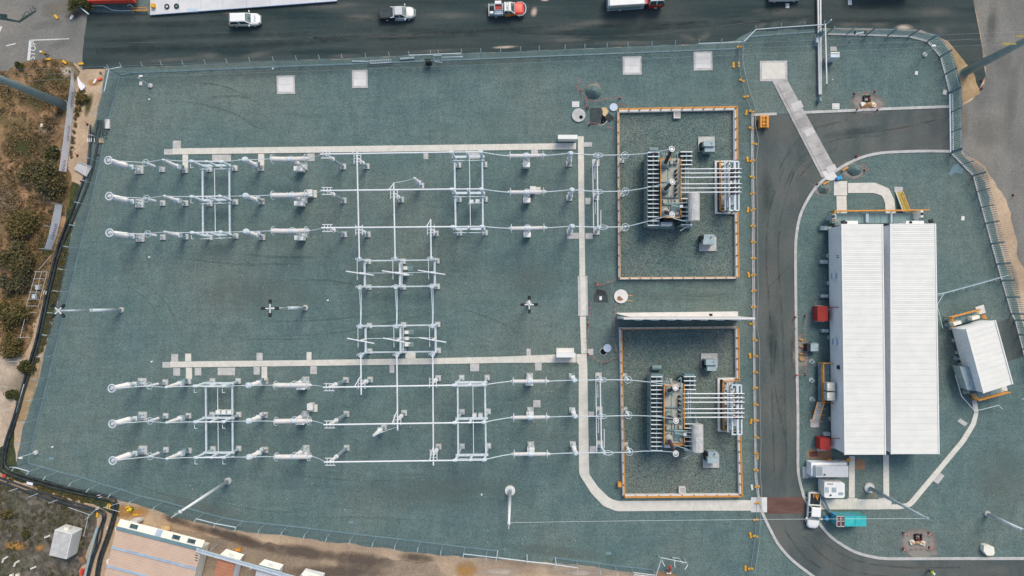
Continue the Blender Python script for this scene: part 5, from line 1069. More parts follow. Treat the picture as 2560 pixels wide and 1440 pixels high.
for (x0, y, lb) in [(2039, 765, 'upper red fire cabinet on a slab at the left wall of the switchroom'), (2045, 1093, 'lower red fire cabinet on a slab at the left wall of the switchroom')]:
    t = thing('fire_cabinet', lb, 'cabinet', R(x0 + 16, y + 19)); h = 38 if y < 900 else 32
    MB().prism(px([(x0 - 3, y - 2), (x0 + 20, y - 2), (x0 + 20, y + h + 2), (x0 - 3, y + h + 2)]), .03, .16).build('plinth', 'concrete_grey', t)
    A, B_ = R(x0, y, 1.2), R(x0 + 31, y + h, 2.2); zz = [(A.x, 1.9), (A.x + .9, 2.25), (B_.x, 2.25)]
    mb = MB(); vs = []
    for yy in (A.y, B_.y):
        for (xx, z_) in [(A.x, .16)] + zz + [(B_.x, .16)]: vs.append((xx, yy, z_))
    mb.add(vs, [(0, 1, 6, 5), (1, 2, 7, 6), (2, 3, 8, 7), (3, 4, 9, 8), (0, 4, 3, 2, 1), (5, 6, 7, 8, 9)]); mb.build('cabinet', 'red', t)
    MB().path([R(x0 + 33, y + 3, 1.5), R(2100, y + 3, 4.4)], .05, 6).build('supply_pipe', 'red', t)
# north porch of the switchrooms
t = thing('porch_platform', 'grated platform with long orange rail along the upper ends of the switchrooms', 'platform', R(2190, 545))
for i in range(14):
    x0 = 2074 + i * 16; MB().prism([R(x0, 533, 1.0), R(x0 + 15.4, 533, 1.0), R(x0 + 15.4, 558, 1.0), R(x0, 558, 1.0)], .94, 1.0).build('floor_grate', 'grate', t)
for (a, c) in [((2072, 531), (2304, 529)), ((2072, 531), (2074, 556))]:
    k = MB(); A, B_ = R(*a, 0), R(*c, 0)
    for zz in (1.4, 1.75, 2.1): k.beam(A + Vector((0, 0, zz)), B_ + Vector((0, 0, zz)), .14, .1)
    k.build('hand_rail', 'orange', t); m = max(1, round((B_ - A).length / 1.6)); 
    for s_ in range(m + 1): p = A.lerp(B_, s_ / m); MB().beam(p + Vector((0, 0, .1)), p + Vector((0, 0, 2.1)), .08).build('rail_post', 'steel_mid', t)
for (x0, y0, x1, y1) in [(2135, 533, 2142, 556), (2197, 533, 2201, 556)]: MB().ptop(x0 + 30, y0, x1 + 30, y1, 1.02, 1.5).build('door_mat', 'sheet_blue', t)
for (x0, y0, x1, y1, m, lb) in [(2103, 552, 2145, 561, 'white_paint', 'white air conditioner on the porch, upper left corner of the left switchroom'), (2265, 552, 2310, 560, 'white_paint', 'white air conditioner at the upper end of the right switchroom'), (2081, 535, 2091, 547, 'steel_mid', 'grey grilled unit in the left corner of the porch'), (2302, 526, 2308, 543, 'white_paint', 'tall white box at the right end of the porch rail')]:
    t = thing('wall_unit', lb, 'unit', R((x0 + x1) / 2, (y0 + y1) / 2)); MB().ptop(x0, y0, x1, y1, 1.0, 3.2).build('casing', m, t)
    q = R(x0 + 12 if x1 - x0 > 20 else x0 + 3, (y0 + y1) / 2, 3.25); MB().lathe((q.x, q.y, 3.2), (q.x, q.y, 3.27), [(0, .22), (1, .22)], 12).build('fan', 'black', t)
for (x, y, lb) in [(2108, 556, 'black floodlight at the upper left roof corner of the left switchroom'), (2327, 553, 'black floodlight at the upper right roof corner of the right switchroom')]:
    t = thing('floodlight', lb, 'floodlight', R(x, y, 5)); q = R(x, y, 5.2); MB().box(q, (.5, .6, .35), .3).build('lamp_head', 'black', t); MB().beam(q, q - Vector((0, .6, .3)), .08).build('bracket', 'steel', t)
t = thing('stair', 'yellow-treaded steel stair climbing from a slab to the porch rail', 'stair', R(2262, 505))
MB().prism(px([(2234.5, 467.5), (2255.5, 467.5), (2255.5, 480), (2235, 480)]), .03, .14).build('slab', 'concrete_grey', t)
for i in range(14):
    u = i / 13; a, c = R(2240 + 18 * u, 482 + 45 * u, .2 + .8 * u), R(2255 + 19 * u, 482 + 45 * u, .2 + .8 * u); MB().beam(a, c, .24, .05).build('tread', 'tread_yellow', t)
for x0 in (2239, 2255.5): MB().beam(R(x0, 480, .15), R(x0 + 19, 529, 1.0), .08, .2).build('stringer', 'white_paint', t)
k = MB()
for zz in (.5, 1.0): k.beam(R(2257, 479, .15 + zz), R(2276, 529, 1.0 + zz), .1)
for u in (0, .33, .66, 1): p = R(2257 + 19 * u, 479 + 50 * u, .15 + .85 * u); k.beam(p, p + Vector((0, 0, 1)), .07)
k.build('hand_rail', 'orange', t)
# left stair of the switchroom
t = thing('stair', 'orange-railed landing and stair on the left side of the switchroom', 'stair', R(2050, 990))
for i in range(6):
    y0 = 907 + i * 16; MB().prism([R(2046, y0, 1.0), R(2074, y0, 1.0), R(2074, y0 + 15.4, 1.0), R(2046, y0 + 15.4, 1.0)], .94, 1.0).build('floor_grate', 'radiator_grey', t)
for (a, c) in [((2044, 905), (2046, 1005)), ((2043, 905), (2077, 906)), ((2066, 1004), (2077, 1004))]:
    k = MB(); A, B_ = R(*a), R(*c)
    for zz in (1.4, 1.75, 2.1): k.beam(A + Vector((0, 0, zz)), B_ + Vector((0, 0, zz)), .12, .09)
    m = max(1, round((B_ - A).length / 1.4))
    for s_ in range(m + 1): p = A.lerp(B_, s_ / m); k.beam(p + Vector((0, 0, .1)), p + Vector((0, 0, 2.1)), .08)
    k.build('hand_rail', 'orange', t)
for i in range(13):
    u = i / 12; MB().beam(R(2043 - 13 * u, 1006 + 44 * u, 1 - .8 * u), R(2059 - 13 * u, 1006 + 44 * u, 1 - .8 * u), .18, .05).build('tread', 'steel', t)
for (x0) in (2044, 2061):
    k = MB()
    for zz in (.5, 1.0): k.beam(R(x0, 1005, 1 + zz), R(x0 - 14, 1052, .2 + zz), .1)
    for u in (0, .33, .66, 1): p = R(x0 - 14 * u, 1005 + 47 * u, 1 - .8 * u); k.beam(p, p + Vector((0, 0, 1)), .07)
    k.build('hand_rail', 'orange', t)
MB().prism(px([(2025, 1048), (2047, 1048), (2047, 1068), (2025, 1068)]), .03, .16).build('slab', 'concrete_grey', t)
for (y, lb) in [(957, 'upper'), (981, 'lower')]:
    t = thing('wall_unit', lb + ' of two grey condenser units hung on the left switchroom wall', 'unit', R(2080, y + 10)); MB().ptop(2068, y, 2088, y + 20, 2.2, 3.4).build('casing', 'concrete_grey', t)
    for dy in (5, 11): q = R(2071, y + dy, 3.42); MB().lathe((q.x, q.y, 3.4), (q.x, q.y, 3.43), [(0, .16), (1, .16)], 10).build('fan', 'white_paint', t)
for (x, y, lb) in [(2028, 903, 'upper'), (2028, 950, 'middle'), (2029, 998, 'lower')]:
    t = thing('bollard', lb + ' of three grey bollard footings left of the orange landing', 'bollard', R(x, y)); q = R(x, y)
    MB().lathe((q.x, q.y, .03), (q.x, q.y, .14), [(0, .42), (1, .4)], 16).build('footing', 'steel_mid', t); MB().tube((q.x, q.y, .14), (q.x, q.y, 1.1), .1).build('bollard_post', 'steel_mid', t)
t = thing('control_kiosk', 'grey-green box transformer kiosk between the red cabinet and the orange landing', 'kiosk', R(2032, 869)); MB().ptop(2027, 859, 2046, 878, .1, 1.6).build('cabinet', 'steel_mid', t); MB().ptop(2030, 856, 2043, 881, .1, 1.3).build('side_panel', 'radiator_grey', t); MB().ptop(2018, 860, 2026, 878, .1, 1.4).build('door_panel', 'black', t)
# ---------------------------------------------------------------- rotated hut at the right
t = thing('relay_hut', 'smaller tilted white hut with ribbed roof near the right edge', 'building', R(2450, 890))
z = 4.3; C4 = [R(2415, 822, z), R(2487, 800, z), R(2531, 960.5, z), R(2459, 983.5, z)]
cc = sum(C4, Vector()) / 4; ins = [p.lerp(cc, .02) for p in C4]; MB().prism(ins, .8, z - .1).build('wall', 'wall_white', t); MB().prism(ins, .6, .8).build('base_frame', 'steel_fence', t)
for k_ in range(12):
    a, c = k_ / 12, (k_ + .98) / 12; L0, L1 = C4[0], C4[3]; R0, R1 = C4[1], C4[2]
    mb = MB().prism([L0.lerp(L1, a), R0.lerp(R1, a), R0.lerp(R1, c), L0.lerp(L1, c)], z - .1, z)
    for r in range(3):
        u, v = a + (c - a) * (r + .12) / 3, a + (c - a) * (r + .42) / 3
        mb.prism([L0.lerp(L1, u), R0.lerp(R1, u), R0.lerp(R1, v), L0.lerp(L1, v)], z, z + .035)
    mb.build('roof_sheet', 'roof_white', t)
for p, q in ((C4[0], C4[3]), (C4[1], C4[2])): MB().beam(p, q, .16, .24).build('gutter', 'white_paint', t)
n = 34; k = MB()
for i in range(n): p = ins[0].lerp(ins[3], (i + .5) / n); k.box((p.x - .02, p.y, (z + .8) / 2), (.05, .12, z - .95), math.radians(-16))
o = k.build('wall_ribs', 'wall_white', t); o['kind'] = 'stuff'
MB().prism([R(2399, 915, 2.6), R(2425, 920, 2.6), R(2440, 978, 2.6), R(2418, 974, 2.6)], .8, 2.6).build('cable_riser', 'steel_mid', t)
for i in range(6): p = ins[0].lerp(ins[3], i / 5); MB().box((p.x + .2, p.y, .3), (.5, .5, .6)).build('stump', 'concrete_grey', t)
def rail_platform(lb, quad, rails, zt, treads=None, slab=None):
    t = thing('platform', lb, 'platform', R(*quad[0]))
    for i in range(5):
        a, c = i / 5, (i + .95) / 5; q = [R(*quad[0], zt).lerp(R(*quad[1], zt), a), R(*quad[0], zt).lerp(R(*quad[1], zt), c), R(*quad[3], zt).lerp(R(*quad[2], zt), c), R(*quad[3], zt).lerp(R(*quad[2], zt), a)]
        MB().prism(q, zt - .06, zt).build('floor_grate', 'grate', t)
    for (a, c) in rails:
        k = MB(); A, B_ = R(*a, zt), R(*c, zt)
        for zz in (.4, .75, 1.1): k.beam(A + Vector((0, 0, zz)), B_ + Vector((0, 0, zz)), .13, .09)
        m = max(1, round((B_ - A).length / 1.4))
        for s_ in range(m + 1): p = A.lerp(B_, s_ / m); k.beam(p - Vector((0, 0, zt - .1)), p + Vector((0, 0, 1.1)), .08)
        k.build('hand_rail', 'orange', t)
    for (x, y) in treads or []: MB().box(R(x, y, .4 + .0), (.14, .9, .05), math.radians(-16)).build('tread', 'tread_yellow', t)
    if slab: MB().prism(px(slab), .03, .13).build('slab', 'concrete_white', t)
rail_platform('grated landing with orange rails at the upper end of the tilted hut', [(2368, 792), (2441, 773), (2448, 797), (2374, 817)], [((2369, 793), (2441, 774)), ((2370, 793), (2377, 816)), ((2449, 786), (2454, 797))], 1.0, [(2442, 780), (2444.5, 779.5), (2447, 779)], [(2437, 768), (2458, 761.5), (2463, 782), (2443, 787)])
rail_platform('landing with orange rails below the lower end of the tilted hut', [(2428, 985), (2500, 966), (2504, 980), (2434, 1000)], [((2425, 985), (2435, 998)), ((2435, 999), (2514, 978))], 1.0, [(2497, 976), (2500, 975), (2503, 974)], [(2490, 972), (2515, 965), (2518, 976), (2494, 982)])
for (x, y, lb) in [(2394, 808, 'left white air conditioner on the hut landing'), (2440, 794, 'right white air conditioner on the hut landing')]:
    solo(MB().box(R(x, y, 2.6) - Vector((0, 0, .5)), (1.15, .5, .95), math.radians(16)), 'air_conditioner', 'cream', lb, 'air conditioner')
for (x, y, i) in [(2366, 812, 'upper'), (2390, 896, 'middle'), (2412, 979, 'lower')]:
    q = R(x, y); solo(MB().lathe((q.x, q.y, .03), (q.x, q.y, .9), [(0, .36), (.12, .36), (.13, .14), (1, .14)], 14), 'bollard', 'steel_mid', i + ' of three short bollards left of the tilted hut', 'bollard')
# ================================================================ FENCES
def chain_fence(lb, base, out, h=2.9, rails=(), arm=.5, loc=None, skipmesh=()):
    """posts at the given base pixels; out: +1/-1 side of the cranked arm"""
    P = px(base); t = thing('chain_link_fence', lb, 'fence', P[len(P) // 2])
    tips = []
    for i, p in enumerate(P):
        a = P[max(0, i - 1)]; b = P[min(len(P) - 1, i + 1)]; d = (b - a).normalized(); nrm = Vector((-d.y, d.x, 0)) * out
        top = p + Vector((0, 0, h)); tip = top + nrm * arm + Vector((0, 0, .45)); tips.append((top, tip))
        k = MB(); k.tube(p, top, .04, .04, 6); k.tube(top, tip, .075, .06, 6); k.build('post', 'steel_mid', t)
    for i in range(len(P) - 1):
        if i in skipmesh: continue
        a, b = P[i], P[i + 1]; up = Vector((0, 0, h))
        MB().add([a, b, b + up, a + up], [(0, 1, 2, 3)]).build('mesh_panel', 'chain_link', t)
        k = MB()
        for f in (.2, .6, 1.0): k.tube(tips[i][0].lerp(tips[i][1], f), tips[i + 1][0].lerp(tips[i + 1][1], f), .005, .005, 4)
        k.tube(a + Vector((0, 0, .12)), b + Vector((0, 0, .12)), .008, .008, 4); o = k.build('wire', 'wire', t); o['kind'] = 'stuff'
        if i in rails: MB().tube(tips[i][0], tips[i + 1][0], .07).build('top_rail', 'steel', t)
    mb = MB(); 
    for i in range(len(P) - 1): mb.beam(P[i] + Vector((0, 0, .05)), P[i + 1] + Vector((0, 0, .05)), .2, .12)
    mb.build('base_strip', 'steel_pole', t); return t  # dark strip along the foot of the fence
chain_fence('chain-link fence with cranked posts along the left edge of the gravel yard', [(300, 188), (288.5, 242), (272, 297), (261, 350), (251, 405), (239.5, 460), (228, 514), (214, 569), (200.5, 621), (187.5, 676), (174.5, 729), (161.5, 782), (148.5, 836), (135, 889), (122, 943), (109.5, 995), (96, 1048), (82.5, 1102), (70, 1157)], -1, rails=(0,))
chain_fence('chain-link fence with cranked posts along the lower edge, left of the double gate', [(70, 1157), (105.5, 1167), (146, 1179), (208, 1194), (251, 1209), (303, 1223), (352, 1240), (411, 1253), (462, 1268), (512, 1282), (558.5, 1294), (609, 1303), (666, 1308.5), (721, 1314.6), (776, 1321), (830, 1327.6), (887, 1334.5), (942, 1341), (996.5, 1347), (1052, 1353.5), (1108, 1361), (1163, 1367.7), (1218, 1374), (1243, 1377)], -1, rails=(0, 9, 10, 21, 22))
chain_fence('chain-link fence with cranked posts along the lower edge, right of the double gate', [(1388, 1394), (1441, 1401.5), (1496, 1408), (1537, 1413.5), (1578, 1418), (1632, 1424), (1652, 1470)], -1, rails=(0, 4))
chain_fence('long chain-link fence along the dark road at the top of the yard', [(300, 188)] + [(x, 182.6 - (x - 330) * .0402) for x in (330, 381, 428, 480, 534, 587, 643, 700, 756, 812, 867, 925, 982, 1030, 1083, 1102, 1158, 1205, 1253, 1302, 1347, 1410, 1458, 1512, 1562, 1621, 1678, 1735, 1790)] + [(1845, 121.5)], 1, rails=(0, 14, 15, 16, 28, 29))
chain_fence('short chain-link fence from the road bend to the gate beam', [(1845, 121.5), (1874, 92), (1935, 87), (1992, 83), (2040, 80)], 1, rails=(0, 1, 2, 3))
# double gate in the lower fence
t = thing('double_gate', 'galvanised double gate lying in the lower fence line, two leaves', 'gate', R(1318, 1388))
for (a, c) in [((1247, 1378), (1316, 1386.5)), ((1319, 1387), (1386, 1394.5))]:
    k = MB(); A, B_ = R(*a), R(*c)
    for zz in (.15, 1.1, 2.0, 2.8): k.tube(A + Vector((0, 0, zz)) + Vector((0, -.35 * (2.8 - zz), 0)), B_ + Vector((0, 0, zz)) + Vector((0, -.35 * (2.8 - zz), 0)), .06)
    for u in (0, .2, .4, .6, .8, 1): p = A.lerp(B_, u); k.tube(p + Vector((0, -.9, .15)), p + Vector((0, 0, 2.8)), .05)
    k.build('gate_leaf', 'steel', t)
for (x, y) in [(1244, 1377), (1317.5, 1386.8), (1388, 1394)]: p = R(x, y); MB().tube(p, p + Vector((0, 0, 3.0)), .1).build('gate_post', 'steel', t)
# gate frame at the bottom right and the little cage
t = thing('pedestrian_gate', 'small galvanised gate frame with rails over a red standpipe, lower edge', 'gate', R(1682, 1415))
k = MB()
for (a, c, za, zc) in [((1652, 1394), (1717, 1407), 2.8, 2.8), ((1646, 1388), (1655, 1402), 0.1, 2.8), ((1710, 1396), (1719, 1411), .1, 2.8), ((1680, 1392), (1688, 1404), .1, 2.8), ((1697, 1395), (1706, 1408), .1, 2.8), ((1681, 1394), (1697, 1396), .4, .4), ((1655, 1402), (1662, 1416), 2.8, 3.2), ((1719, 1413), (1712, 1424), 2.8, 3.2), ((1686, 1404), (1687.5, 1419), 2.8, 3.2), ((1652, 1402), (1640, 1440), 2.8, 2.8), ((1583, 1431), (1638, 1438), 2.9, 2.9)]:
    k.tube(R(*a, za), R(*c, zc), .06)
k.build('frame', 'steel', t)
sheet('clay_patch', [(1632, 1432), (1650, 1428), (1690, 1436), (1700, 1445), (1690, 1470), (1632, 1470)], 10, 'clay', .5, .1, 5)
t = thing('standpipe', 'bright red standpipe inside the small gate frame at the bottom', 'standpipe', R(1674, 1430)); MB().tube(R(1672, 1432), R(1676, 1417, 1.6), .2, .13).build('pipe', 'red_bright', t); MB().ball(R(1676, 1417, 1.7), .22).build('cap', 'red_bright', t); MB().ptop(1667, 1431, 1678, 1435, .05, .3).build('base', 'white_paint', t)
# palisade fence
def palisade(lb, base, out, pitch=.32, h=3.0, rails=True, plinth=True, pairs=()):
    P = px(base); t = thing('palisade_fence', lb, 'fence', P[len(P) // 2]); first = None
    for i in range(len(P) - 1):
        a, b = P[i], P[i + 1]; L = (b - a).length; d = (b - a).normalized(); nrm = Vector((-d.y, d.x, 0)) * out; rz = math.atan2(d.y, d.x)
        n = int(L / pitch)
        if n > 4:
            for zz in (.5, 2.5): MB().beam(a + Vector((0, 0, zz)), b + Vector((0, 0, zz)), .06, .06).build('rail', 'steel_mid', t)
        for k in range(n):
            p = a.lerp(b, (k + .5) / n)
            if first is None:
                first = MB().box((p.x, p.y, h / 2 + .1), (.08, .03, h)).add([(p.x - .04, p.y - .015, h + .1), (p.x + .04, p.y - .015, h + .1), (p.x, p.y, h + .28)], [(0, 1, 2)]).build('pale', 'steel_mid', t); f0 = p
            else:
                o = bpy.data.objects.new('pale', first.data); COL.objects.link(o); o.parent = t; rel = Matrix.Rotation(rz, 3, 'Z')
                base0 = f0 - ORG[t.name]; o.rotation_euler.z = rz; q = p - ORG[t.name]; o.location = q - rel @ Vector((base0.x, base0.y, 0)); o.location.z = 0
        m = max(1, round(L / 2.75))
        for k in range(m + 1):
            p = a.lerp(b, k / m); MB().box((p.x, p.y, h / 2), (.14, .14, h), rz).build('post', 'steel_pole', t)
        if plinth: MB().beam(a + Vector((0, 0, .08)), b + Vector((0, 0, .08)), .22, .12).build('plinth', 'concrete_grey', t)
    return t
palisade('grey palisade fence curving around the upper right corner of the gate yard', [(2065, 86), (2165, 88), (2271, 92), (2318, 104), (2350, 142), (2362, 186), (2373, 231)], 1)
palisade('palisade fence slanting down the right side from the sliding gate', [(2377, 383), (2432, 439), (2464, 558), (2492, 660), (2528, 784), (2537, 800)], 1)
palisade('palisade fence continuing below at the right edge beside the tilted hut', [(2537, 800), (2556, 872), (2580, 960), (2620, 1100)], 1)
t = palisade('sliding palisade gate closing the drive at the right side', [(2374, 233), (2376, 380)], 1, plinth=False)
t['category'] = 'gate'
for x in (2375, 2381): MB().beam(R(x, 236, .05), R(x + 2, 384, .05), .1, .12).build('gate_track', 'steel', t)
MB().beam(R(2374, 235, 2.9), R(2376, 381, 2.9), .12, .12).build('top_rail', 'steel', t)
# entrance gate beam
t = thing('cantilever_gate', 'long pinkish cantilever gate beam crossing the dark road from the top edge', 'gate', R(2050, 150))
k = MB(); 
for dx in (-3, 3.5): MB().beam(R(2047 + dx, -60, .6), R(2050 + dx * .6, 236, .6), .22, .22).build('beam', 'concrete_white', t)
MB().beam(R(2049, -60, .4), R(2051.5, 236, .4), .2, .1).build('track', 'clay', t)
MB().beam(R(2063, 60, 2.0), R(2067, 210, 2.0), .16, .16).build('upper_beam', 'concrete_white', t)
for (x, y) in [(2064, 62), (2065, 143), (2067, 209)]: p = R(x, y); MB().tube(p, p + Vector((0, 0, 2.0)), .09).build('beam_leg', 'steel', t)
for (x0, y0, x1, y1, h) in [(2046, 78, 2053, 92, 1.8), (2052, 74, 2060, 88, 2.2)]: MB().beam(R(x0, y1, .1), R(x1, y0, h), .25, .5).build('gate_drive', 'steel_pole', t)
MB().ptop(2049, 243, 2055, 252, .1, 1.1).build('end_roller', 'steel_pole', t)
t = thing('gate_motor', 'small blue-grey gate motor on a plinth left of the gate beam', 'motor', R(2042, 100)); MB().prism(px([(2036, 86), (2047, 86), (2047, 115), (2036, 115)]), .03, .1).build('plinth', 'concrete_grey', t); MB().ptop(2041, 93, 2048, 106, .1, 1.0).build('casing', 'sheet_blue', t)
t = thing('meter_cabinet', 'pale cabinet on a slab right of the gate beam', 'cabinet', R(2085, 140)); MB().prism(px([(2075, 117), (2090, 117), (2092, 128), (2075, 128)]), .03, .1).build('plinth', 'concrete_grey', t)
MB().ptop(2077, 131, 2099, 143, .1, 2.4).build('cabinet', 'steel', t); MB().ptop(2077, 130, 2099, 133, 2.4, 2.5).build('roof', 'cream', t)
# ladder and frames lying along the upper fence
def ladder(lb, a, c, w_, z, m='steel', rungs=10):
    t = thing('ladder', lb, 'ladder', R(*a)); A, B_ = R(*a, z), R(*c, z); d = (B_ - A).normalized(); nr = Vector((-d.y, d.x, 0)) * w_ / 2
    for s_ in (-1, 1): MB().beam(A + nr * s_, B_ + nr * s_, .07, .09).build('stile', m, t)
    for i in range(rungs): p = A.lerp(B_, (i + .5) / rungs); MB().beam(p - nr, p + nr, .05).build('rung', m, t)
ladder('aluminium ladder leaning flat along the upper fence above the second pit cover', (925, 155.5), (980, 152), .45, .5)
solo(MB().beam(R(880, 153, .2), R(926, 154, .2), .25, .15), 'steel_channel', 'steel_mid', 'bluish steel channel lying along the upper fence left of the ladder', 'channel')
solo(MB().beam(R(1000, 147, .3), R(1036, 144, .3), .3, .15), 'steel_channel', 'steel_mid', 'steel channel lying along the upper fence right of the ladder', 'channel')
t = thing('fence_gate', 'small gate leaf swung open from the upper fence near the black board', 'gate', R(1095, 150)); k = MB(); k.path([R(1084, 139, 2.8), R(1087, 154, 1.0), R(1106, 156, 1.0), R(1103, 138, 2.8), R(1084, 139, 2.8)], .06); k.build('frame', 'steel', t)
solo(MB().prism([R(1061, 147, 1.6), R(1076, 147, 1.6), R(1077, 155, 1.6), R(1063, 156, 1.6)], .2, 1.6), 'meter_box', 'black', 'black box standing at the upper fence right of the ladder', 'box')
solo(MB().beam(R(1106, 143, 2.4), R(1157, 141.5, 2.4), .12), 'rail', 'steel', 'loose pale rail on the upper fence right of the small gate leaf', 'rail')
# ================================================================ MASTS AND POLES
def mast(lb, x, y, h, r0, r1, tipoff=(0, 0), flange=.65):
    t = thing('mast', lb, 'mast', R(x, y)); p = R(x, y); top = Vector((p.x + tipoff[0], p.y + tipoff[1], h))
    MB().lathe((p.x, p.y, .03), (p.x, p.y, .3), [(0, flange), (.8, flange), (1, flange * .95)], 20).build('footing', 'concrete_grey' if x != 1275 else 'concrete_white', t)
    MB().lathe((p.x, p.y, .3), (p.x, p.y, .36), [(0, flange * .62), (1, flange * .62)], 16).build('base_plate', 'steel', t)
    return t, p, top
def lamp_mast(lb, x, y, tx, ty, h, ang, cross=True):
    t, p, _ = mast(lb, x, y, h, .3, .12, flange=.45); T = R(tx, ty, h); m = Vector((p.x, p.y, .36)).lerp(T, .52)
    MB().tube((p.x, p.y, .36), m, .26, .23, 12).build('lower_pole', 'steel', t, True); MB().tube(m, T, .17, .11, 12).build('upper_pole', 'steel', t, True)
    MB().box(m, (.5, .34, .5)).build('hinge', 'steel', t)
    for k in range(4):
        a = math.radians(ang) + k * math.pi / 2; d = Vector((math.cos(a), math.sin(a), 0))
        MB().beam(T, T + d * .62, .12, .1).build('cross_arm', 'white_paint', t)
        mb = MB(); mb.box(T + d * .86 - Vector((0, 0, .05)), (.5, .4, .16), a); mb.box(T + d * 1.12 - Vector((0, 0, .02)), (.16, .34, .28), a); mb.build('lamp_head', 'black', t)
    return t
lamp_mast('tall lighting mast with four black lamps near the left edge, lamps over the fence', 304.5, 775, 145.5, 777, 14.6, 45)
lamp_mast('tall lighting mast with four black lamps at the yard centre, left of the crossbars', 764, 769.5, 675, 771, 14.6, 0)
lamp_mast('lighting mast seen exactly from above, four black lamps in a plus, centre right', 1322, 758.5, 1323, 761.5, 14.6, 0)
lamp_mast('lighting mast leaning out of the picture at the right edge, lower right', 2467, 1284, 2640, 1364, 14.6, 20)
def light_mast(lb, x, y, tx, ty, h, m='steel', fl=.65, spike=True):
    t, p, _ = mast(lb, x, y, h, .3, .1, flange=fl); T = R(tx, ty, h); a = Vector((p.x, p.y, .36))
    MB().tube(a, a.lerp(T, .86), .3 if fl > .5 else .2, .14, 12).build('pole', m, t, True); MB().tube(a.lerp(T, .86), T, .07, .05, 8).build('spike', m, t)
    q = a.lerp(T, .86); MB().box(q, (.36, .36, .3)).build('collar', m, t); return q
q1 = light_mast('tall white lightning mast in the lower yard, middle one with its tip pointing down', 1275, 1226, 1272, 1322, 17.8, 'aluminium', .8)
light_mast('tall white lightning mast at the lower left, leaning towards the brown roof', 571, 1202, 428, 1294, 17.8, 'aluminium', .55)
q2 = light_mast('tall lightning mast below the switchroom standing by the pale trench', 2172, 1219, 2346, 1311, 17.8, 'steel_mid', .8)
cond(sag(q1, q2, .3, 10), .02, 'earth_wire', 'thin white earth wire stretched between the two lower right lightning masts', 'wire', None, 'steel')
for (x, y, tx, ty, ax, ay, lb) in [(378, 215, 345, 195, 352, 190, 'short white lamp post inside the upper left corner'), (91, 1131, 42, 1145, 52, 1145, 'short white lamp post inside the lower left corner'), (2310, 137, 2340, 115, 2334, 114, 'short grey lamp post at the upper right corner of the fence')]:
    t, p, _ = mast(lb, x, y, 4.2, .1, .06, flange=.38); T = R(tx, ty, 4.3); MB().tube((p.x, p.y, .36), T, .09, .06, 8).build('pole', 'steel', t); q = R(ax, ay, 4.3); MB().beam(T, q, .06).build('arm', 'steel', t); MB().box(q, (.5, .24, .12)).build('lamp_head', 'white_paint', t)
t = thing('camera_post', 'slim camera post with two dark heads behind the palisade fence, upper right', 'camera post', R(2124, 104)); T = R(2150, 83, 4.8); p = R(2124, 104); MB().tube(p, T, .06, .05).build('pole', 'steel_mid', t)
MB().beam(T - Vector((.7, .1, 0)), T + Vector((.6, .15, 0)), .12).build('arm', 'steel', t)
for s_ in (-1, 1): MB().box(T + Vector((s_ * .75, .1, 0)), (.22, .45, .25)).build('camera', 'black', t)
def power_pole(lb, x, y, tx, ty, r0, r1, h):
    t = thing('power_pole', lb, 'power pole', R(x, y)); p = R(x, y); T = R(tx, ty, h); e = p + (T - p) * 1.3
    MB().tube(p - Vector((0, 0, .2)), p + Vector((0, 0, .3)), r0 * 1.08, r0 * 1.05, 16).build('base_collar', 'pole_steel', t, True)
    MB().lathe(p, e, [(0, r0), (.9, r1), (1, r1)], 20).build('pole', 'pole_steel', t, True)
power_pole('huge conical grey steel power pole at the upper left, over the banner', 160, 262, -20, 189, .72, .42, 14.5)
power_pole('huge conical grey steel power pole on the sand wedge at the upper right', 2411, 181, 2576, 95, .68, .36, 14.5)
for i, (y0, y1) in enumerate([(177, 82), (191, 96), (205.5, 112)]):
    z = 12.5; a, c = R(-120, y0 + 2, z), R(2700, y1 - 9, z)
    cond(sag(a, c, .5, 16), .009, 'power_line', '%s of the three thin power lines crossing the upper edge' % ('uppermost', 'middle', 'lowest')[i], 'power line', None, 'steel_mid', 5)
for i, (x, y) in enumerate([(2560, 91), (2524, 109.5)]):
    k = MB(); 
    for j in range(12): k.box(R(x - 18 + j * 3, y, 12.6), (.08, .3, .06), .3)
    solo(k, 'line_marker', 'tread_yellow', ('upper', 'lower')[i] + ' yellow striped marker coil on the power line at the right edge', 'marker')
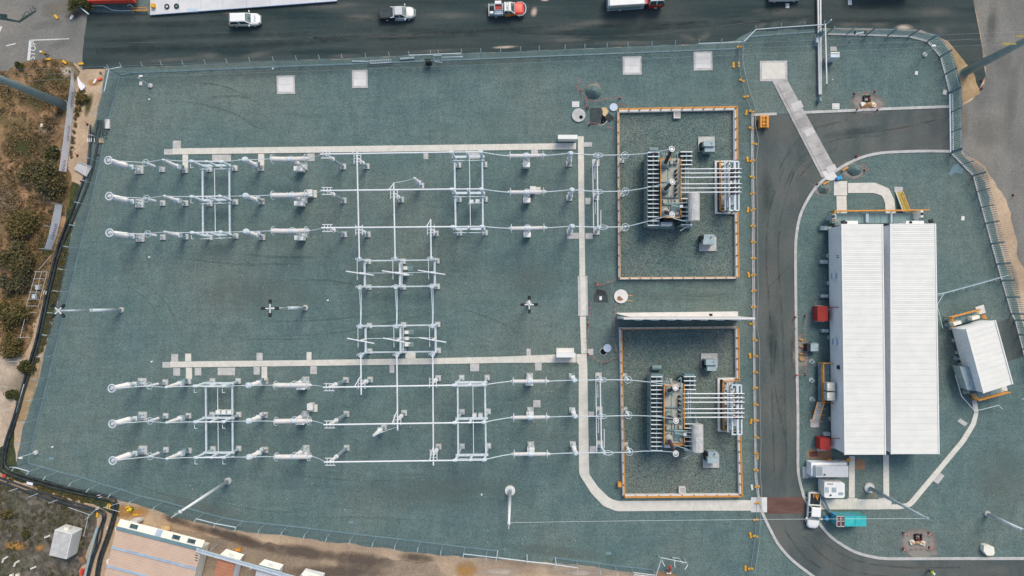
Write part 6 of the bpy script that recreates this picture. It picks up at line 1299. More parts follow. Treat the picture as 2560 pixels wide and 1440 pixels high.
# ================================================================ VEHICLES
def loft(mb, secs):
    n = len(secs[0]); vs = [Vector(p) for s_ in secs for p in s_]; fs = []
    for i in range(len(secs) - 1):
        for k in range(n): j = (k + 1) % n; fs.append((i * n + k, (i + 1) * n + k, (i + 1) * n + j, i * n + j))
    fs.append(tuple(range(n))); fs.append(tuple((len(secs) - 1) * n + k for k in range(n))[::-1]); return mb.add(vs, fs)
class Veh:
    """local frame: x forward, y left; placed by centre pixel and heading"""
    def __init__(s, name, lb, cat, cx, cy, hd, group=None):
        s.p = R(cx, cy); s.M = Matrix.Rotation(math.radians(hd), 3, 'Z'); s.t = thing(name, lb, cat, s.p, group); s.hd = math.radians(hd)
    def w(s, mb, name, m, smooth=False, parent=None):
        mb.v = [s.p + s.M @ v for v in mb.v]; return mb.build(name, m, parent or s.t, smooth)
    def wheels(s, xs, hw, r=.38, wd=.26):
        for x in xs:
            for sg in (-1, 1):
                wh = s.w(MB().tube((x, sg * (hw - wd), r + .03), (x, sg * hw, r + .03), r, r, 18), 'wheel', 'tyre'); s.w(MB().tube((x, sg * (hw - .05), r + .03), (x, sg * (hw + .012), r + .03), r * .6, r * .55, 12), 'rim', 'car_silver', parent=wh)
    def body(s, secs, m):
        S_ = []
        for (x, hw, zb, zt) in secs: S_.append([(x, -hw * .96, zb), (x, -hw, zb + .25), (x, -hw, zt - .22), (x, -hw * .9, zt - .03), (x, -hw * .6, zt), (x, hw * .6, zt), (x, hw * .9, zt - .03), (x, hw, zt - .22), (x, hw, zb + .25), (x, hw * .96, zb)])
        return s.w(loft(MB(), S_), 'body', m, True)
    def cabin(s, xb0, xt0, xt1, xb1, hwb, hwt, zb, zt, m):
        """greenhouse; returns after adding glass"""
        mb = MB(); vs = [(xb0, -hwb, zb), (xb1, -hwb, zb), (xb1, hwb, zb), (xb0, hwb, zb), (xt0, -hwt, zt - .06), (xt1, -hwt, zt - .06), (xt1, hwt, zt - .06), (xt0, hwt, zt - .06), (xt0 + .1, -hwt + .1, zt), (xt1 - .1, -hwt + .1, zt), (xt1 - .1, hwt - .1, zt), (xt0 + .1, hwt - .1, zt)]
        mb.add(vs, [(0, 1, 5, 4), (1, 2, 6, 5), (2, 3, 7, 6), (3, 0, 4, 7), (4, 5, 9, 8), (5, 6, 10, 9), (6, 7, 11, 10), (7, 4, 8, 11), (8, 9, 10, 11)]); s.w(mb, 'cabin', m)
        def quad(a, b, c, d, nm, mm, off):
            P = [Vector(q) for q in (a, b, c, d)]; cc = sum(P, Vector()) / 4; P = [cc + (q - cc) * .86 + Vector(off) for q in P]
            s.w(MB().add(P, [(0, 1, 2, 3)]), nm, mm)
        B0, B1, T0, T1 = Vector((xb0, hwb, zb)), Vector((xb1, hwb, zb)), Vector((xt0, hwt, zt - .06)), Vector((xt1, hwt, zt - .06))
        for sg in (-1, 1):
            f = lambda v: Vector((v.x, v.y * sg, v.z)); mb_, mt_ = (B0 + B1) / 2, (T0 + T1) / 2
            quad(f(B0), f(mb_), f(mt_), f(T0), 'side_window', 'glass', (0, sg * .012, .006)); quad(f(mb_), f(B1), f(T1), f(mt_), 'side_window', 'glass', (0, sg * .012, .006))
        quad((xb1, -hwb, zb), (xb1, hwb, zb), (xt1, hwt, zt - .06), (xt1, -hwt, zt - .06), 'windscreen', 'windscreen', (.012, 0, .012))
        quad((xb0, -hwb, zb), (xb0, hwb, zb), (xt0, hwt, zt - .06), (xt0, -hwt, zt - .06), 'rear_window', 'glass', (-.012, 0, .012))
    def mirrors(s, x, hw, z, m):
        for sg in (-1, 1): s.w(MB().ball((x, sg * (hw + .18), z), .16, (.7, 1.3, .8), 8, 6), 'mirror', m, True)
    def lights(s, xf, xr, hw, z):
        for sg in (-1, 1):
            s.w(MB().ball((xf, sg * hw, z), .16, (.5, 1.3, .7), 8, 6), 'headlight', 'glass'); s.w(MB().box((xr, sg * hw, z), (.06, .22, .25)), 'tail_light', 'red')
v = Veh('parked_car', 'white station wagon with a faint yellow side stripe on the dark road', 'car', 616.5, 54, 1.5)
v.body([(-2.4, .80, .45, 1.02), (-2.25, .90, .38, 1.12), (0, .95, .35, 1.1), (1.0, .95, .35, 1.08), (1.9, .92, .38, 1.0), (2.3, .80, .42, .9), (2.48, .6, .48, .78)], 'car_white')
v.cabin(-2.32, -1.95, .35, 1.15, .86, .68, 1.08, 1.82, 'car_white'); v.wheels((-1.45, 1.5), .93); v.mirrors(.85, .95, 1.15, 'white_paint'); v.lights(2.32, -2.42, .66, .85)
for sg in (-1, 1): v.w(MB().box((-.6, sg * .955, .97), (3.2, .012, .1)), 'side_stripe', 'yellow')
v.w(MB().box((2.55, 0, .6), (.1, 1.3, .3)), 'bull_bar', 'steel_pole')
k = MB(); 
for y_ in (-.42, -.25, -.05, .1, .28, .45): k.box((1.68, y_, 1.045), (.26, .07, .012)); 
v.w(k, 'bonnet_decal', 'steel_mid')
v = Veh('parked_pickup', 'silver double-cab pickup with a black covered tray on the dark road', 'pickup', 997, 38, 1.5)
v.body([(-.45, .9, .4, 1.08), (.2, .95, .38, 1.1), (1.1, .95, .38, 1.1), (1.9, .92, .4, 1.05), (2.35, .82, .45, .95), (2.55, .55, .5, .85)], 'car_silver')
v.cabin(-.55, -.4, .75, 1.4, .86, .68, 1.06, 1.8, 'car_silver'); v.wheels((-1.75, 1.7), .95, .4); v.mirrors(1.15, .95, 1.15, 'white_paint'); v.lights(2.4, -2.82, .7, .9)
v.w(MB().box((-1.7, 0, .8), (2.3, 1.8, .75)), 'tray', 'black'); v.w(MB().box((-1.75, 0, 1.2), (2.0, 1.6, .04)), 'tonneau_cover', 'rubber_mat')
for sg in (-1, 1): v.w(MB().box((.3, sg * 1.0, .42), (1.7, .14, .08)), 'side_step', 'steel_mid'); v.w(MB().beam((-.6, sg * .8, 1.25), (-1.1, sg * .85, 1.2), .09), 'sports_bar', 'aluminium')
v.w(MB().beam((-.62, -.85, 1.3), (-.62, .85, 1.3), .1), 'sports_bar', 'aluminium'); v.w(MB().path([(2.4, -.75, .75), (2.75, -.4, .75), (2.75, .4, .75), (2.4, .75, .75)], .06), 'bull_bar', 'steel_mid')
v = Veh('fire_utility', 'small fire utility truck with red bonnet and white cab on the dark road', 'fire truck', 1268, 29, 1.5)
v.body([(.4, .9, .45, 1.2), (1.2, .95, .42, 1.22), (2.2, .95, .45, 1.15), (2.65, .85, .5, 1.05)], 'red_bright'); v.w(MB().box((.1, 0, .8), (.9, 1.85, .9)), 'cab_lower', 'orange')
v.cabin(-.5, -.42, .58, 1.2, .88, .72, 1.2, 1.95, 'white_paint'); v.wheels((-1.75, 1.9), .98, .42); v.lights(2.72, -2.9, .65, .9)
for sg in (-1, 1): v.w(MB().box((1.4, sg * .97, .95), (2.4, .02, .14)), 'side_stripe', 'orange')
v.w(MB().path([(1.6, -1.02, .9), (2.4, -1.02, .9), (2.85, -.6, .95), (2.95, 0, .95), (2.85, .6, .95), (2.4, 1.02, .9), (1.6, 1.02, .9)], .08), 'bull_bar', 'steel'); v.w(MB().box((-1.65, 0, .75), (2.4, 1.9, .25)), 'tray', 'steel_pole')
v.w(MB().box((-1.35, .75, 1.4), (1.0, .45, .9)), 'white_locker', 'white_paint'); v.w(MB().box((-1.3, -.72, 1.1), (1.3, .5, .7)), 'side_locker', 'sheet_blue'); v.w(MB().box((-1.35, .15, 1.25), (1.1, .7, .5)), 'pump', 'red')
v.w(MB().tube((-2.4, -.25, 1.0), (-2.4, .45, 1.0), .3, .3, 14), 'hose_reel', 'black'); v.w(MB().box((-2.4, -.6, 1.15), (.55, .35, .5)), 'rear_locker', 'white_paint'); v.w(MB().path([(-1.9, -.45, 1.0), (-1.9, -.45, 1.75), (-1.9, .5, 1.75), (-.65, .5, 1.75), (-.65, -.45, 1.75), (-1.9, -.45, 1.75)], .05), 'tray_frame', 'steel'); v.w(MB().box((-2.85, 0, .7), (.1, 1.9, .4)), 'rear_bumper', 'steel')
word('C585', v.p + v.M @ Vector((.08, 0, 0)), .5, -88.5, 'print_dark', v.t, 1.962, 'roof_number', 1.35)
v = Veh('fire_engine', 'large fire engine with white cab roof cut by the top edge', 'fire engine', 1585, 8, 3.2)
v.w(MB().box((-1.55, 0, 1.45), (5.6, 2.4, 1.9)), 'rear_body', 'sheet_blue'); v.w(MB().box((-1.55, -.75, 2.5), (5.2, .95, .25)), 'locker_roof', 'white_paint'); v.w(MB().box((-1.55, .75, 2.5), (5.2, .95, .25)), 'locker_roof', 'white_paint'); v.w(MB().box((-1.75, 0, 2.38), (4.8, .6, .16)), 'deck', 'red')
for sg in (-1, 1): v.w(MB().box((-1.55, sg * 1.21, 1.9), (5.3, .02, .12)), 'side_stripe', 'yellow'); v.w(MB().box((-1.7, sg * 1.21, 1.25), (4.9, .016, .85)), 'roller_door', 'radiator_grey')
v.w(MB().box((1.6, 0, 1.0), (.9, 2.2, .9)), 'pump_bay', 'black'); v.w(MB().box((1.65, -.5, 1.65), (.75, .9, .3)), 'hose_box', 'red_bright')
v.w(MB().box((3.15, 0, 1.15), (2.3, 2.4, 1.2)), 'cab_lower', 'red'); v.cabin(2.0, 2.05, 4.1, 4.32, 1.18, 1.02, 1.7, 2.85, 'white_paint')
v.w(MB().box((3.6, -1.21, 1.55), (.9, .02, .14)), 'cab_stripe', 'yellow'); v.wheels((-2.3, 3.2), 1.2, .52, .3); v.mirrors(4.2, 1.2, 2.1, 'black'); v.lights(4.35, -4.38, 1.0, 1.0)
word('9', v.p + v.M @ Vector((3.55, -.05, 0)), .8, 183, 'print_dark', v.t, 2.863, 'roof_number')
k = MB(); k.beam((-4.1, .1, 2.85), (1.0, .1, 2.85), .08); k.beam((-4.1, .75, 2.85), (1.0, .75, 2.85), .08); v.w(k, 'ladder_rail', 'white_paint')
for i in range(13): v.w(MB().beam((-4.0 + i * .4, .1, 2.85), (-4.0 + i * .4, .75, 2.85), .06), 'rung', 'white_paint')
v = Veh('parked_van', 'pale blue-white vehicle side just entering at the top edge, left of the gate beam', 'van', 1957, -7, 1.5)
v.body([(-2.45, .85, .45, 1.1), (-2.2, .93, .4, 1.15), (1.2, .95, .38, 1.12), (2.1, .9, .42, 1.0), (2.5, .7, .5, .85)], 'car_silver'); v.cabin(-2.3, -2.0, .6, 1.4, .86, .7, 1.1, 1.85, 'car_silver'); v.wheels((-1.5, 1.55), .93); v.lights(2.4, -2.5, .7, .85)
v = Veh('parked_truck', 'tall vehicle just beyond the top edge, right of the gate beam', 'truck', 2200, -34, 2); v.w(MB().box((0, 0, 1.9), (9, 2.4, 2.6)), 'body', 'white_paint'); v.wheels((-3, 3.4), 1.2, .5); v.t['label'] = 'tall parked truck whose dark shade falls on the road at the top right'
v = Veh('parked_pickup', 'white double-cab pickup on the rusty plate with orange cones in its black tray', 'pickup', 2028.5, 1272, -94)
v.body([(-2.75, .88, .5, 1.1), (-2.5, .94, .42, 1.15), (-.9, .95, .4, 1.14), (1.0, .95, .38, 1.12), (2.0, .92, .4, 1.06), (2.5, .8, .45, .95), (2.72, .5, .5, .82)], 'car_white')
v.cabin(-.85, -.72, .7, 1.4, .88, .70, 1.1, 1.85, 'car_white'); v.wheels((-1.7, 1.75), .96, .4); v.mirrors(1.15, .95, 1.15, 'car_white'); v.lights(2.55, -2.76, .7, .9)
v.w(MB().box((-1.85, 0, 1.158), (1.65, 1.5, .02)), 'tray_liner', 'black'); v.w(MB().box((-2.85, 0, .6), (.14, 1.5, .16)), 'rear_bumper', 'steel_pole')
VT = v
for i, (a, b) in enumerate([(-2.35, .35), (-2.3, 0.0), (-2.15, .12), (-1.95, .25), (-2.32, -.35)]):
    mb = MB().lathe((a - .25, b, 1.27), (a + .25, b + .04, 1.27), [(0, .13), (.3, .1), (1, .06)], 10); mb.v = [v.p + v.M @ q for q in mb.v]
    solo(mb, 'traffic_cone', 'orange', '%s orange cone lying in the black tray of the white pickup' % ('rearmost left', 'rear middle', 'central', 'foremost', 'rear right')[i], 'cone', 'orange cones in the pickup tray')
# ================================================================ GENERATORS, SKIPS, LOWER RIGHT
t = thing('generator', 'long white containerised generator above the boxy white generator', 'generator', R(2075, 1175))
MB().prism(px([(2018, 1152), (2118, 1150), (2119, 1192), (2019, 1193)]), .03, .14).build('plinth', 'concrete_grey', t); MB().ptop(2028, 1157, 2116, 1190, .2, 2.0).build('lower_body', 'wall_white', t)
MB().ptop(2040, 1165, 2121, 1193, .3, 2.9).build('canopy', 'car_silver', t); k = MB()
for i in range(10): k.ptop(2041.5, 1167 + i * 2.3, 2056, 1168 + i * 2.3, 2.9, 2.95)
o = k.build('louvre', 'steel_pole', t); q = R(2061, 1186, 2.9); MB().tube(q, q + Vector((0, 0, .3)), .1).build('exhaust', 'black', t); MB().ptop(2098, 1156, 2110, 1163, .2, 2.1).build('cable_box', 'white_paint', t)
t = thing('generator', 'boxy white generator with three grey hatches beside the white pickup', 'generator', R(2085, 1225))
a = [R(2062, 1205, 2.5), R(2107, 1206, 2.5), R(2112, 1210, 2.5), R(2112, 1241, 2.5), R(2108, 1245, 2.5), R(2064, 1245, 2.5), R(2061, 1242, 2.5), R(2061, 1208, 2.5)]
MB().prism(a, .2, 2.5).build('canopy', 'white_paint', t); MB().ptop(2056, 1204, 2063, 1240, .2, 1.6).build('radiator_end', 'wall_white', t)
for (x0, y0, x1, y1) in [(2063, 1218, 2072, 1232), (2079.5, 1219, 2091, 1231), (2096, 1231, 2108, 1238)]: MB().ptop(x0, y0, x1, y1, 2.5, 2.53).build('hatch', 'steel_mid', t)
MB().ptop(2068, 1209, 2083, 1211, 2.5, 2.52).build('badge', 'print_dark', t); q = R(2077, 1238, 2.6); MB().ball(q, .14).build('lifting_eye', 'black', t)
t = thing('skip_trailer', 'teal enclosed trailer with patterned side and open wooden front', 'trailer', R(2130, 1300))
MB().ptop(2093, 1291, 2166, 1316, .5, 2.8).build('body', 'teal_dark', t)
MB().ptop(2112, 1291, 2137, 1316, 2.8, 2.88).build('lid', 'teal', t); MB().ptop(2138, 1291, 2166, 1316, 2.8, 2.88).build('lid', 'teal', t); MB().ptop(2092, 1291, 2111, 1316, 2.8, 2.84).build('open_frame', 'mat_brown', t)
k = MB(); 
for (a, c) in [((2092, 1291), (2111, 1291)), ((2092, 1303), (2111, 1303)), ((2092, 1316), (2111, 1316)), ((2092, 1291), (2092, 1316)), ((2102, 1291), (2102, 1316))]: k.beam(R(*a, 2.9), R(*c, 2.9), .1)
k.build('frame_bar', 'concrete_grey', t); MB().add([R(2080, 1280, .5), R(2150, 1280, .5), R(2166, 1290.6, 2.8), R(2092, 1290.6, 2.8)], [(0, 1, 2, 3)]).build('side_panel', 'teal_dark', t)
for x in (2105, 2150): q = R(x, 1284.5, .4); MB().tube((q.x, q.y + .1, .4), (q.x, q.y - .1, .4), .36, .36, 14).build('wheel', 'tyre', t)
MB().beam(R(2072, 1298, .5), R(2092, 1304, .5), .12).build('drawbar', 'black', t)
solo(MB().path([R(2050, 1239, 1.3), R(2056, 1242, 1.0), R(2077, 1284, .5)], .16, 8), 'pipe', 'steel_pole', 'dark grey pipe slanting from the pickup tail to the teal trailer', 'pipe')
solo(MB().ptop(2064, 1292, 2073, 1302, .05, .7), 'blue_box', 'blue', 'small blue crate left of the teal trailer', 'crate')
t = thing('tool_box', 'small bright blue box on the end of the slanting concrete duct', 'box', R(2095, 446)); c = R(2094, 446); MB().box((c.x, c.y, .45), (.75, .5, .5), .5).build('case', 'blue', t)
q = R(2183, 1238); t = thing('drain_ring', 'small brown cross-barred ring in the gravel below the mast footing', 'drain', q); MB().torus((q.x, q.y, .06), .3, .05).build('ring', 'timber', t); k = MB(); k.beam(q + Vector((-.3, 0, .08)), q + Vector((.3, 0, .08)), .05); k.beam(q + Vector((0, -.3, .08)), q + Vector((0, .3, .08)), .05); k.build('cross_bar', 'timber', t)
sheet('clay_patch', [(2016, 1128), (2040, 1122), (2078, 1124), (2078, 1150), (2050, 1154), (2046, 1146), (2018, 1145)], 10, 'clay', .5, .1, 8); sheet('clay_patch', [(2136, 1147), (2150, 1147), (2161, 1152), (2162, 1174), (2137, 1174)], 10, 'clay', .5, .1, 9)
solo(MB().prism(px([(2023, 1129), (2043, 1129), (2043, 1141), (2023, 1141)]), .06, .12), 'pit_plate', 'mat_brown', 'dark brown square lid in the clay below the lower red cabinet', 'lid')
solo(MB().prism([R(*p, .9) for p in [(2460, 1364), (2470, 1363), (2485, 1368), (2487, 1384), (2483, 1389), (2468, 1389), (2459, 1378)]], .05, .9), 'concrete_block', 'cream', 'pale chamfered concrete block on the gravel near the lower right kerb', 'block')
for (x, y, lb) in [(2071, 1150, 'left'), (2118, 1148, 'right')]: solo(MB().box((*R(x, y).xy, .3), (.6, .5, .5), .1), 'barrier_block', 'orange', lb + ' orange block under the lower end of the switchroom', 'block')
# loose rods and pipes right of the switchroom
for (pts, lb) in [([(2344, 735), (2368, 731), (2440, 712), (2475, 702), (2528, 686)], 'thin grey pipe run from the right switchroom to the palisade fence'), ([(2359, 735), (2344, 760), (2344, 768), (2357, 821)], 'thin bent pale rod along the right switchroom wall'), ([(2388, 938), (2404, 991), (2436, 1026), (2442, 1027), (2497, 1013), (2506, 1023)], 'thin bent pale rods below the tilted hut'), ([(2554, 998), (2570, 995), (2572, 1010)], 'thin pale rod at the right edge')]:
    solo(MB().path([R(*p, 1.4) for p in pts], .05, 6), 'rod', 'steel', lb, 'rod')
k = MB()
for (x, y) in [(2370, 730), (2394, 724), (2420, 717), (2475, 702)]: p = R(x, y); k.tube(p, p + Vector((0, 0, 1.4)), .06)
solo(k, 'pipe_stand', 'steel_mid', 'short stands carrying the grey pipe right of the switchroom', 'stand')
solo(MB().prism(px([(2383, 412), (2394, 409), (2408, 425), (2403, 435), (2385, 432), (2376, 440), (2371, 434)]), .036, .07), 'fallen_sign', 'steel_pole', 'dark folded plate lying in the gravel beside the palisade corner', 'plate')
solo(MB().prism(px([(2343, 736), (2500, 690), (2502, 693), (2345, 741)]), .036, .06), 'shade_strip', 'steel_pole', 'dark strip laid as painted shade along the grey pipe right of the switchroom', 'strip')  # dark strip stands in for the shade of the grey pipe
# orange rubbish cage on the drive
t = thing('orange_cage', 'orange wheeled steel cage on the drive beside the upper kerb', 'cage', R(1912, 304)); MB().ptop(1900, 288, 1922, 319, .2, .5).build('tray', 'orange', t)
for (x0, x1) in [(1901, 1905), (1917, 1922)]: MB().ptop(x0, 289, x1, 318, .5, 1.4).build('side_panel', 'orange', t)
for y in (290, 300, 309, 317): MB().beam(R(1902, y, 1.35), R(1921, y, 1.35), .08).build('bar', 'yellow', t)
MB().ptop(1907, 291, 1916, 314, .5, 1.0).build('load', 'orange', t)
# ================================================================ TEMPORARY FENCES
FEET = [(1848, 118), (1854, 202), (1864, 242), (1878, 279), (1877.5, 321), (1885.5, 360), (1880, 402), (1880, 443), (1881, 484), (1881.7, 524.7), (1882, 565), (1883, 605), (1883, 646), (1883, 687.5), (1884, 727), (1883, 767), (1880, 809), (1886.7, 849), (1888, 889.5), (1887.5, 930), (1887.5, 970), (1889, 1011), (1889.5, 1051), (1891, 1092.5), (1890, 1133), (1889, 1174.7), (1892.5, 1216), (1892, 1257), (1889, 1298.5), (1887.6, 1340), (1875.5, 1421)]
EXTRA = [(1833, 163), (1846, 162), (1865, 282), (1868, 399), (1869, 525), (1871, 686.7), (1874, 889), (1877, 1053), (1893, 1141), (1879, 1217.5), (1875.5, 1337), (1863, 1419.6)]
def ORD(i):
    i += 1
    u = ['', 'first', 'second', 'third', 'fourth', 'fifth', 'sixth', 'seventh', 'eighth', 'ninth', 'tenth', 'eleventh', 'twelfth', 'thirteenth', 'fourteenth', 'fifteenth', 'sixteenth', 'seventeenth', 'eighteenth', 'nineteenth', 'twentieth']
    return u[i] if i <= 20 else ('thirtieth' if i == 30 else ('twenty-' if i < 30 else 'thirty-') + u[i % 10])
for i, (x, y) in enumerate(FEET + EXTRA):
    p = R(x, y); rz = random.uniform(-.5, .5) if i < len(FEET) else math.pi / 2 + random.uniform(-.2, .2)
    q = 'white' if (x, y) == (1879, 1217.5) else 'orange'
    ni = i if i < len(FEET) else min(range(len(FEET)), key=lambda j: (FEET[j][0] - x) ** 2 + (FEET[j][1] - y) ** 2)
    t = thing('fence_block', ('%s moulded block on the drive kerb, %s from the road bend' if i < len(FEET) else '%s spare block turned across beside the %s kerb block from the road bend') % (q if (x, y) != (1833, 163) else 'outer orange', ORD(ni)), 'fence foot', p, 'orange feet of the temporary fence' if q == 'orange' else None)
    MB().box((p.x, p.y, .13), (.82, .3, .16), rz).build('block', 'yellow' if q == 'orange' else 'white_paint', t); MB().box((p.x, p.y, .225), (.3, .18, .04), rz).build('socket', 'orange' if q == 'orange' else 'white_paint', t)
def temp_fence(pts, base_lb):
    for i in range(len(pts) - 1):
        a, b = R(*pts[i]), R(*pts[i + 1]); t = thing('temporary_fence', base_lb + ', %s from the road bend' % ORD(i), 'fence panel', (a + b) / 2, 'mesh panels of the temporary fence')
        k = MB(); u = Vector((0, 0, 2.1)); lo_ = Vector((0, 0, .2))
        k.path([a + lo_, a + u, b + u, b + lo_, a + lo_], .028, 5); k.build('frame', 'steel_mid', t)
        MB().add([a + lo_, b + lo_, b + u, a + u], [(0, 1, 2, 3)]).build('mesh', 'chain_link', t)
temp_fence([(1848, 118), (1846, 162)] + FEET[1:], 'wire mesh fence section along the drive kerb')
# marker flags (bunting) on small weighted posts
def flags(lb, pts, n, posts=True, z=.75):
    P = [R(*p, z) for p in pts]; t = thing('flag_line', lb, 'flag line', R(*pts[0])); MB().path(P, .008, 4).build('rope', 'concrete_grey', t)
    for q in resample(P, n): MB().add([q + Vector((-.13, .05, 0)), q + Vector((.13, .05, 0)), q + Vector((.02, -.2, -.12)), q + Vector((0, .02, -.26))], [(0, 1, 2), (0, 1, 3)]).build('flag', 'flag_red', t)
def marker(lb, x, y, tx, ty, big=False):
    t = thing('marker_post', lb, 'marker post', R(x, y)); p = R(x, y); MB().lathe((p.x, p.y, .03), (p.x, p.y, .14), [(0, .28 if big else .18), (1, .16)], 14).build('rubber_base', 'black', t); q = R(tx, ty, 1.0); MB().tube((p.x, p.y, .14), q, .07, .05).build('stick', 'red_bright', t); MB().tube(Vector((p.x, p.y, .14)).lerp(q, .45), Vector((p.x, p.y, .14)).lerp(q, .65), .078, .07).build('reflector', 'white_paint', t)
flags('line of red marker flags curving left of the small gravel heap', [(1451, 199), (1441, 218), (1452, 227), (1465, 242), (1468, 270)], 9); flags('line of red marker flags running right to the post above the blue lid', [(1468, 248), (1490, 253), (1512, 247), (1548, 243)], 8)
flags('line of red marker flags below the dark cover mat', [(1474, 306), (1500, 309), (1532, 320)], 5); flags('red marker flags from the small post up to the upper bund corner', [(1490, 712), (1510, 709), (1539, 698)], 5); flags('long line of red marker flags beside the vertical trench', [(1478, 757), (1471, 815), (1468, 860), (1469, 884), (1497, 901), (1514, 906)], 15); flags('line of red marker flags along the left wall of the lower bund', [(1540, 760), (1536, 800), (1533, 840), (1543, 880), (1548, 890), (1515, 905)], 13)
flags('line of red marker flags beside the kiosk dig, left of the switchroom', [(2016, 792), (2014, 830), (2014, 880), (2017, 896), (2015, 936), (1992, 938)], 11); flags('pair of red marker flags on the kerb near the kiosk dig', [(1989, 792), (1988, 853), (1990, 938)], 5)
for i_, a in enumerate([(1468, 270, 1469.5, 268, 1), (1452, 227, 1456, 224, 0), (1549, 246, 1551, 241, 0), (1473, 313, 1475, 304, 0), (1490, 710, 1498, 712, 0), (1471, 812, 1472, 812, 0), (1470, 885, 1473, 888, 0), (1515, 906, 1516, 905, 0), (2012, 790, 2018, 792, 0), (2013, 936, 2020, 936, 0), (1990, 938, 1998, 938, 0), (1987, 793, 1994, 794, 0), (2135, 234, 2143, 232, 0), (2186, 229, 2194, 225, 0), (2141, 275, 2148, 270, 0), (2192, 275, 2200, 268, 0), (2140, 391, 2148, 388, 0), (2160, 426, 2170, 422, 0), (2042, 461, 2050, 459, 0), (2058, 474, 2067, 471, 0), (2257, 1332, 2270, 1339, 0), (2320, 1332, 2333, 1337, 0), (2257, 1371, 2266, 1379, 0), (2322, 1368, 2335, 1373, 0), (2452, 202, 2468, 195, 0), (2453, 222, 2464, 215, 0), (2532, 488, 2542, 487, 0), (219, 311, 212, 303, 0), (194, 389, 186, 382, 0), (203, 452, 212, 451, 0), (246, 387, 248, 380, 0), (252, 182, 256, 180, 0)]):
    marker(['rubber-based red marker post with dark disc beside the dark cover mat', 'red marker post left of the gravel heap', 'red marker post above the blue lid', 'red marker post below the dark cover mat', 'white-red marker post above the dark mat with white sheet', 'red marker post beside the trench bridge plate', 'red marker post on the side lid near the lower kiosk', 'marker post on a pale round base below the open shaft', 'red marker post at the upper end of the kiosk dig', 'fallen red marker post below the kiosk dig', 'red marker post lying over the kerb by the bollard footings', 'marker post on the kerb left of the upper red cabinet', 'left marker post above the gate yard dig', 'right marker post above the gate yard dig', 'lower left marker post of the gate yard dig', 'lower right marker post of the gate yard dig', 'marker post on the curved kerb right of the duct', 'marker post right of the heap near the duct end', 'marker post on the kerb left of the duct end', 'marker post on the gravel left of the duct end', 'upper left marker post of the lower right dig', 'upper right marker post of the lower right dig', 'lower left marker post of the lower right dig', 'lower right marker post of the lower right dig', 'upper red marker post beside the sand wedge', 'lower red marker post beside the sand wedge', 'lone red marker post at the right edge on the sand', 'red marker post above the black pipes, upper left', 'red marker post lying above the propped board', 'white-red marker beside the propped board', 'red marker post on the gravel beside the ditch', 'marker post at the upper left fence corner'][i_], *a[:4], a[4])
flags('red marker flags around the gate yard dig', [(2143, 232), (2190, 228), (2196, 250), (2198, 268), (2145, 270), (2140, 245), (2143, 232)], 9); flags('red marker flags right of the heap near the duct end', [(2148, 388), (2156, 405), (2170, 422)], 3); flags('red marker flags along the top of the lower right dig', [(2268, 1338), (2290, 1333), (2330, 1337)], 6); flags('red marker flags along the bottom of the lower right dig', [(2262, 1370), (2290, 1371), (2332, 1372), (2333, 1340)], 8)
# dig sites
def heap(lb, x, y, rx, ry, h, m, name='gravel_heap'):
    p = R(x, y); mb = MB(); vs = []; n, k = 22, 7
    for j in range(k):
        for i in range(n):
            a = 2 * math.pi * i / n; f = 1 - j / k; w_ = 1 + .22 * noise.noise(Vector((math.cos(a) * 2 + x, math.sin(a) * 2, j * .3)))
            vs.append((p.x + rx / 16 * f * w_ * math.cos(a), p.y + ry / 16 * f * w_ * math.sin(a), .035 + h * (1 - f ** 1.4) * (1 + .25 * noise.noise(Vector((i, j, x))))))
    vs.append((p.x, p.y, .035 + h)); fs = [(j * n + i, j * n + (i + 1) % n, (j + 1) * n + (i + 1) % n, (j + 1) * n + i) for j in range(k - 1) for i in range(n)] + [((k - 1) * n + i, (k - 1) * n + (i + 1) % n, n * k) for i in range(n)]
    mb.add(vs, fs); o = mb.build(name, m, None, True); tag(o, lb, 'heap'); o['kind'] = 'stuff'; return o
heap('small heap of gravel beside the marker flags', 1483, 231, 20, 17, 1.3, 'gravel'); heap('heap of dug gravel right of the duct end', 2135, 425, 20, 15, .9, 'gravel'); heap('heap left of the duct end', 2058, 472, 16, 13, .7, 'gravel')
for (x, y, rx, ry, a) in [(2168, 258, 60, 34, 'stain_dug'), (2130, 425, 44, 30, 'stain_dug'), (2055, 472, 30, 22, 'stain_dug'), (2296, 1356, 62, 44, 'stain_dug'), (2002, 885, 26, 66, 'stain_dug'), (2306, 1383, 50, 16, 'stain_dug'), (1486, 222, 26, 22, 'stain_dug'), (1555, 262, 20, 8, 'stain_dirt')]: blot('dug_patch', x, y, rx, ry, a, 13, 0)
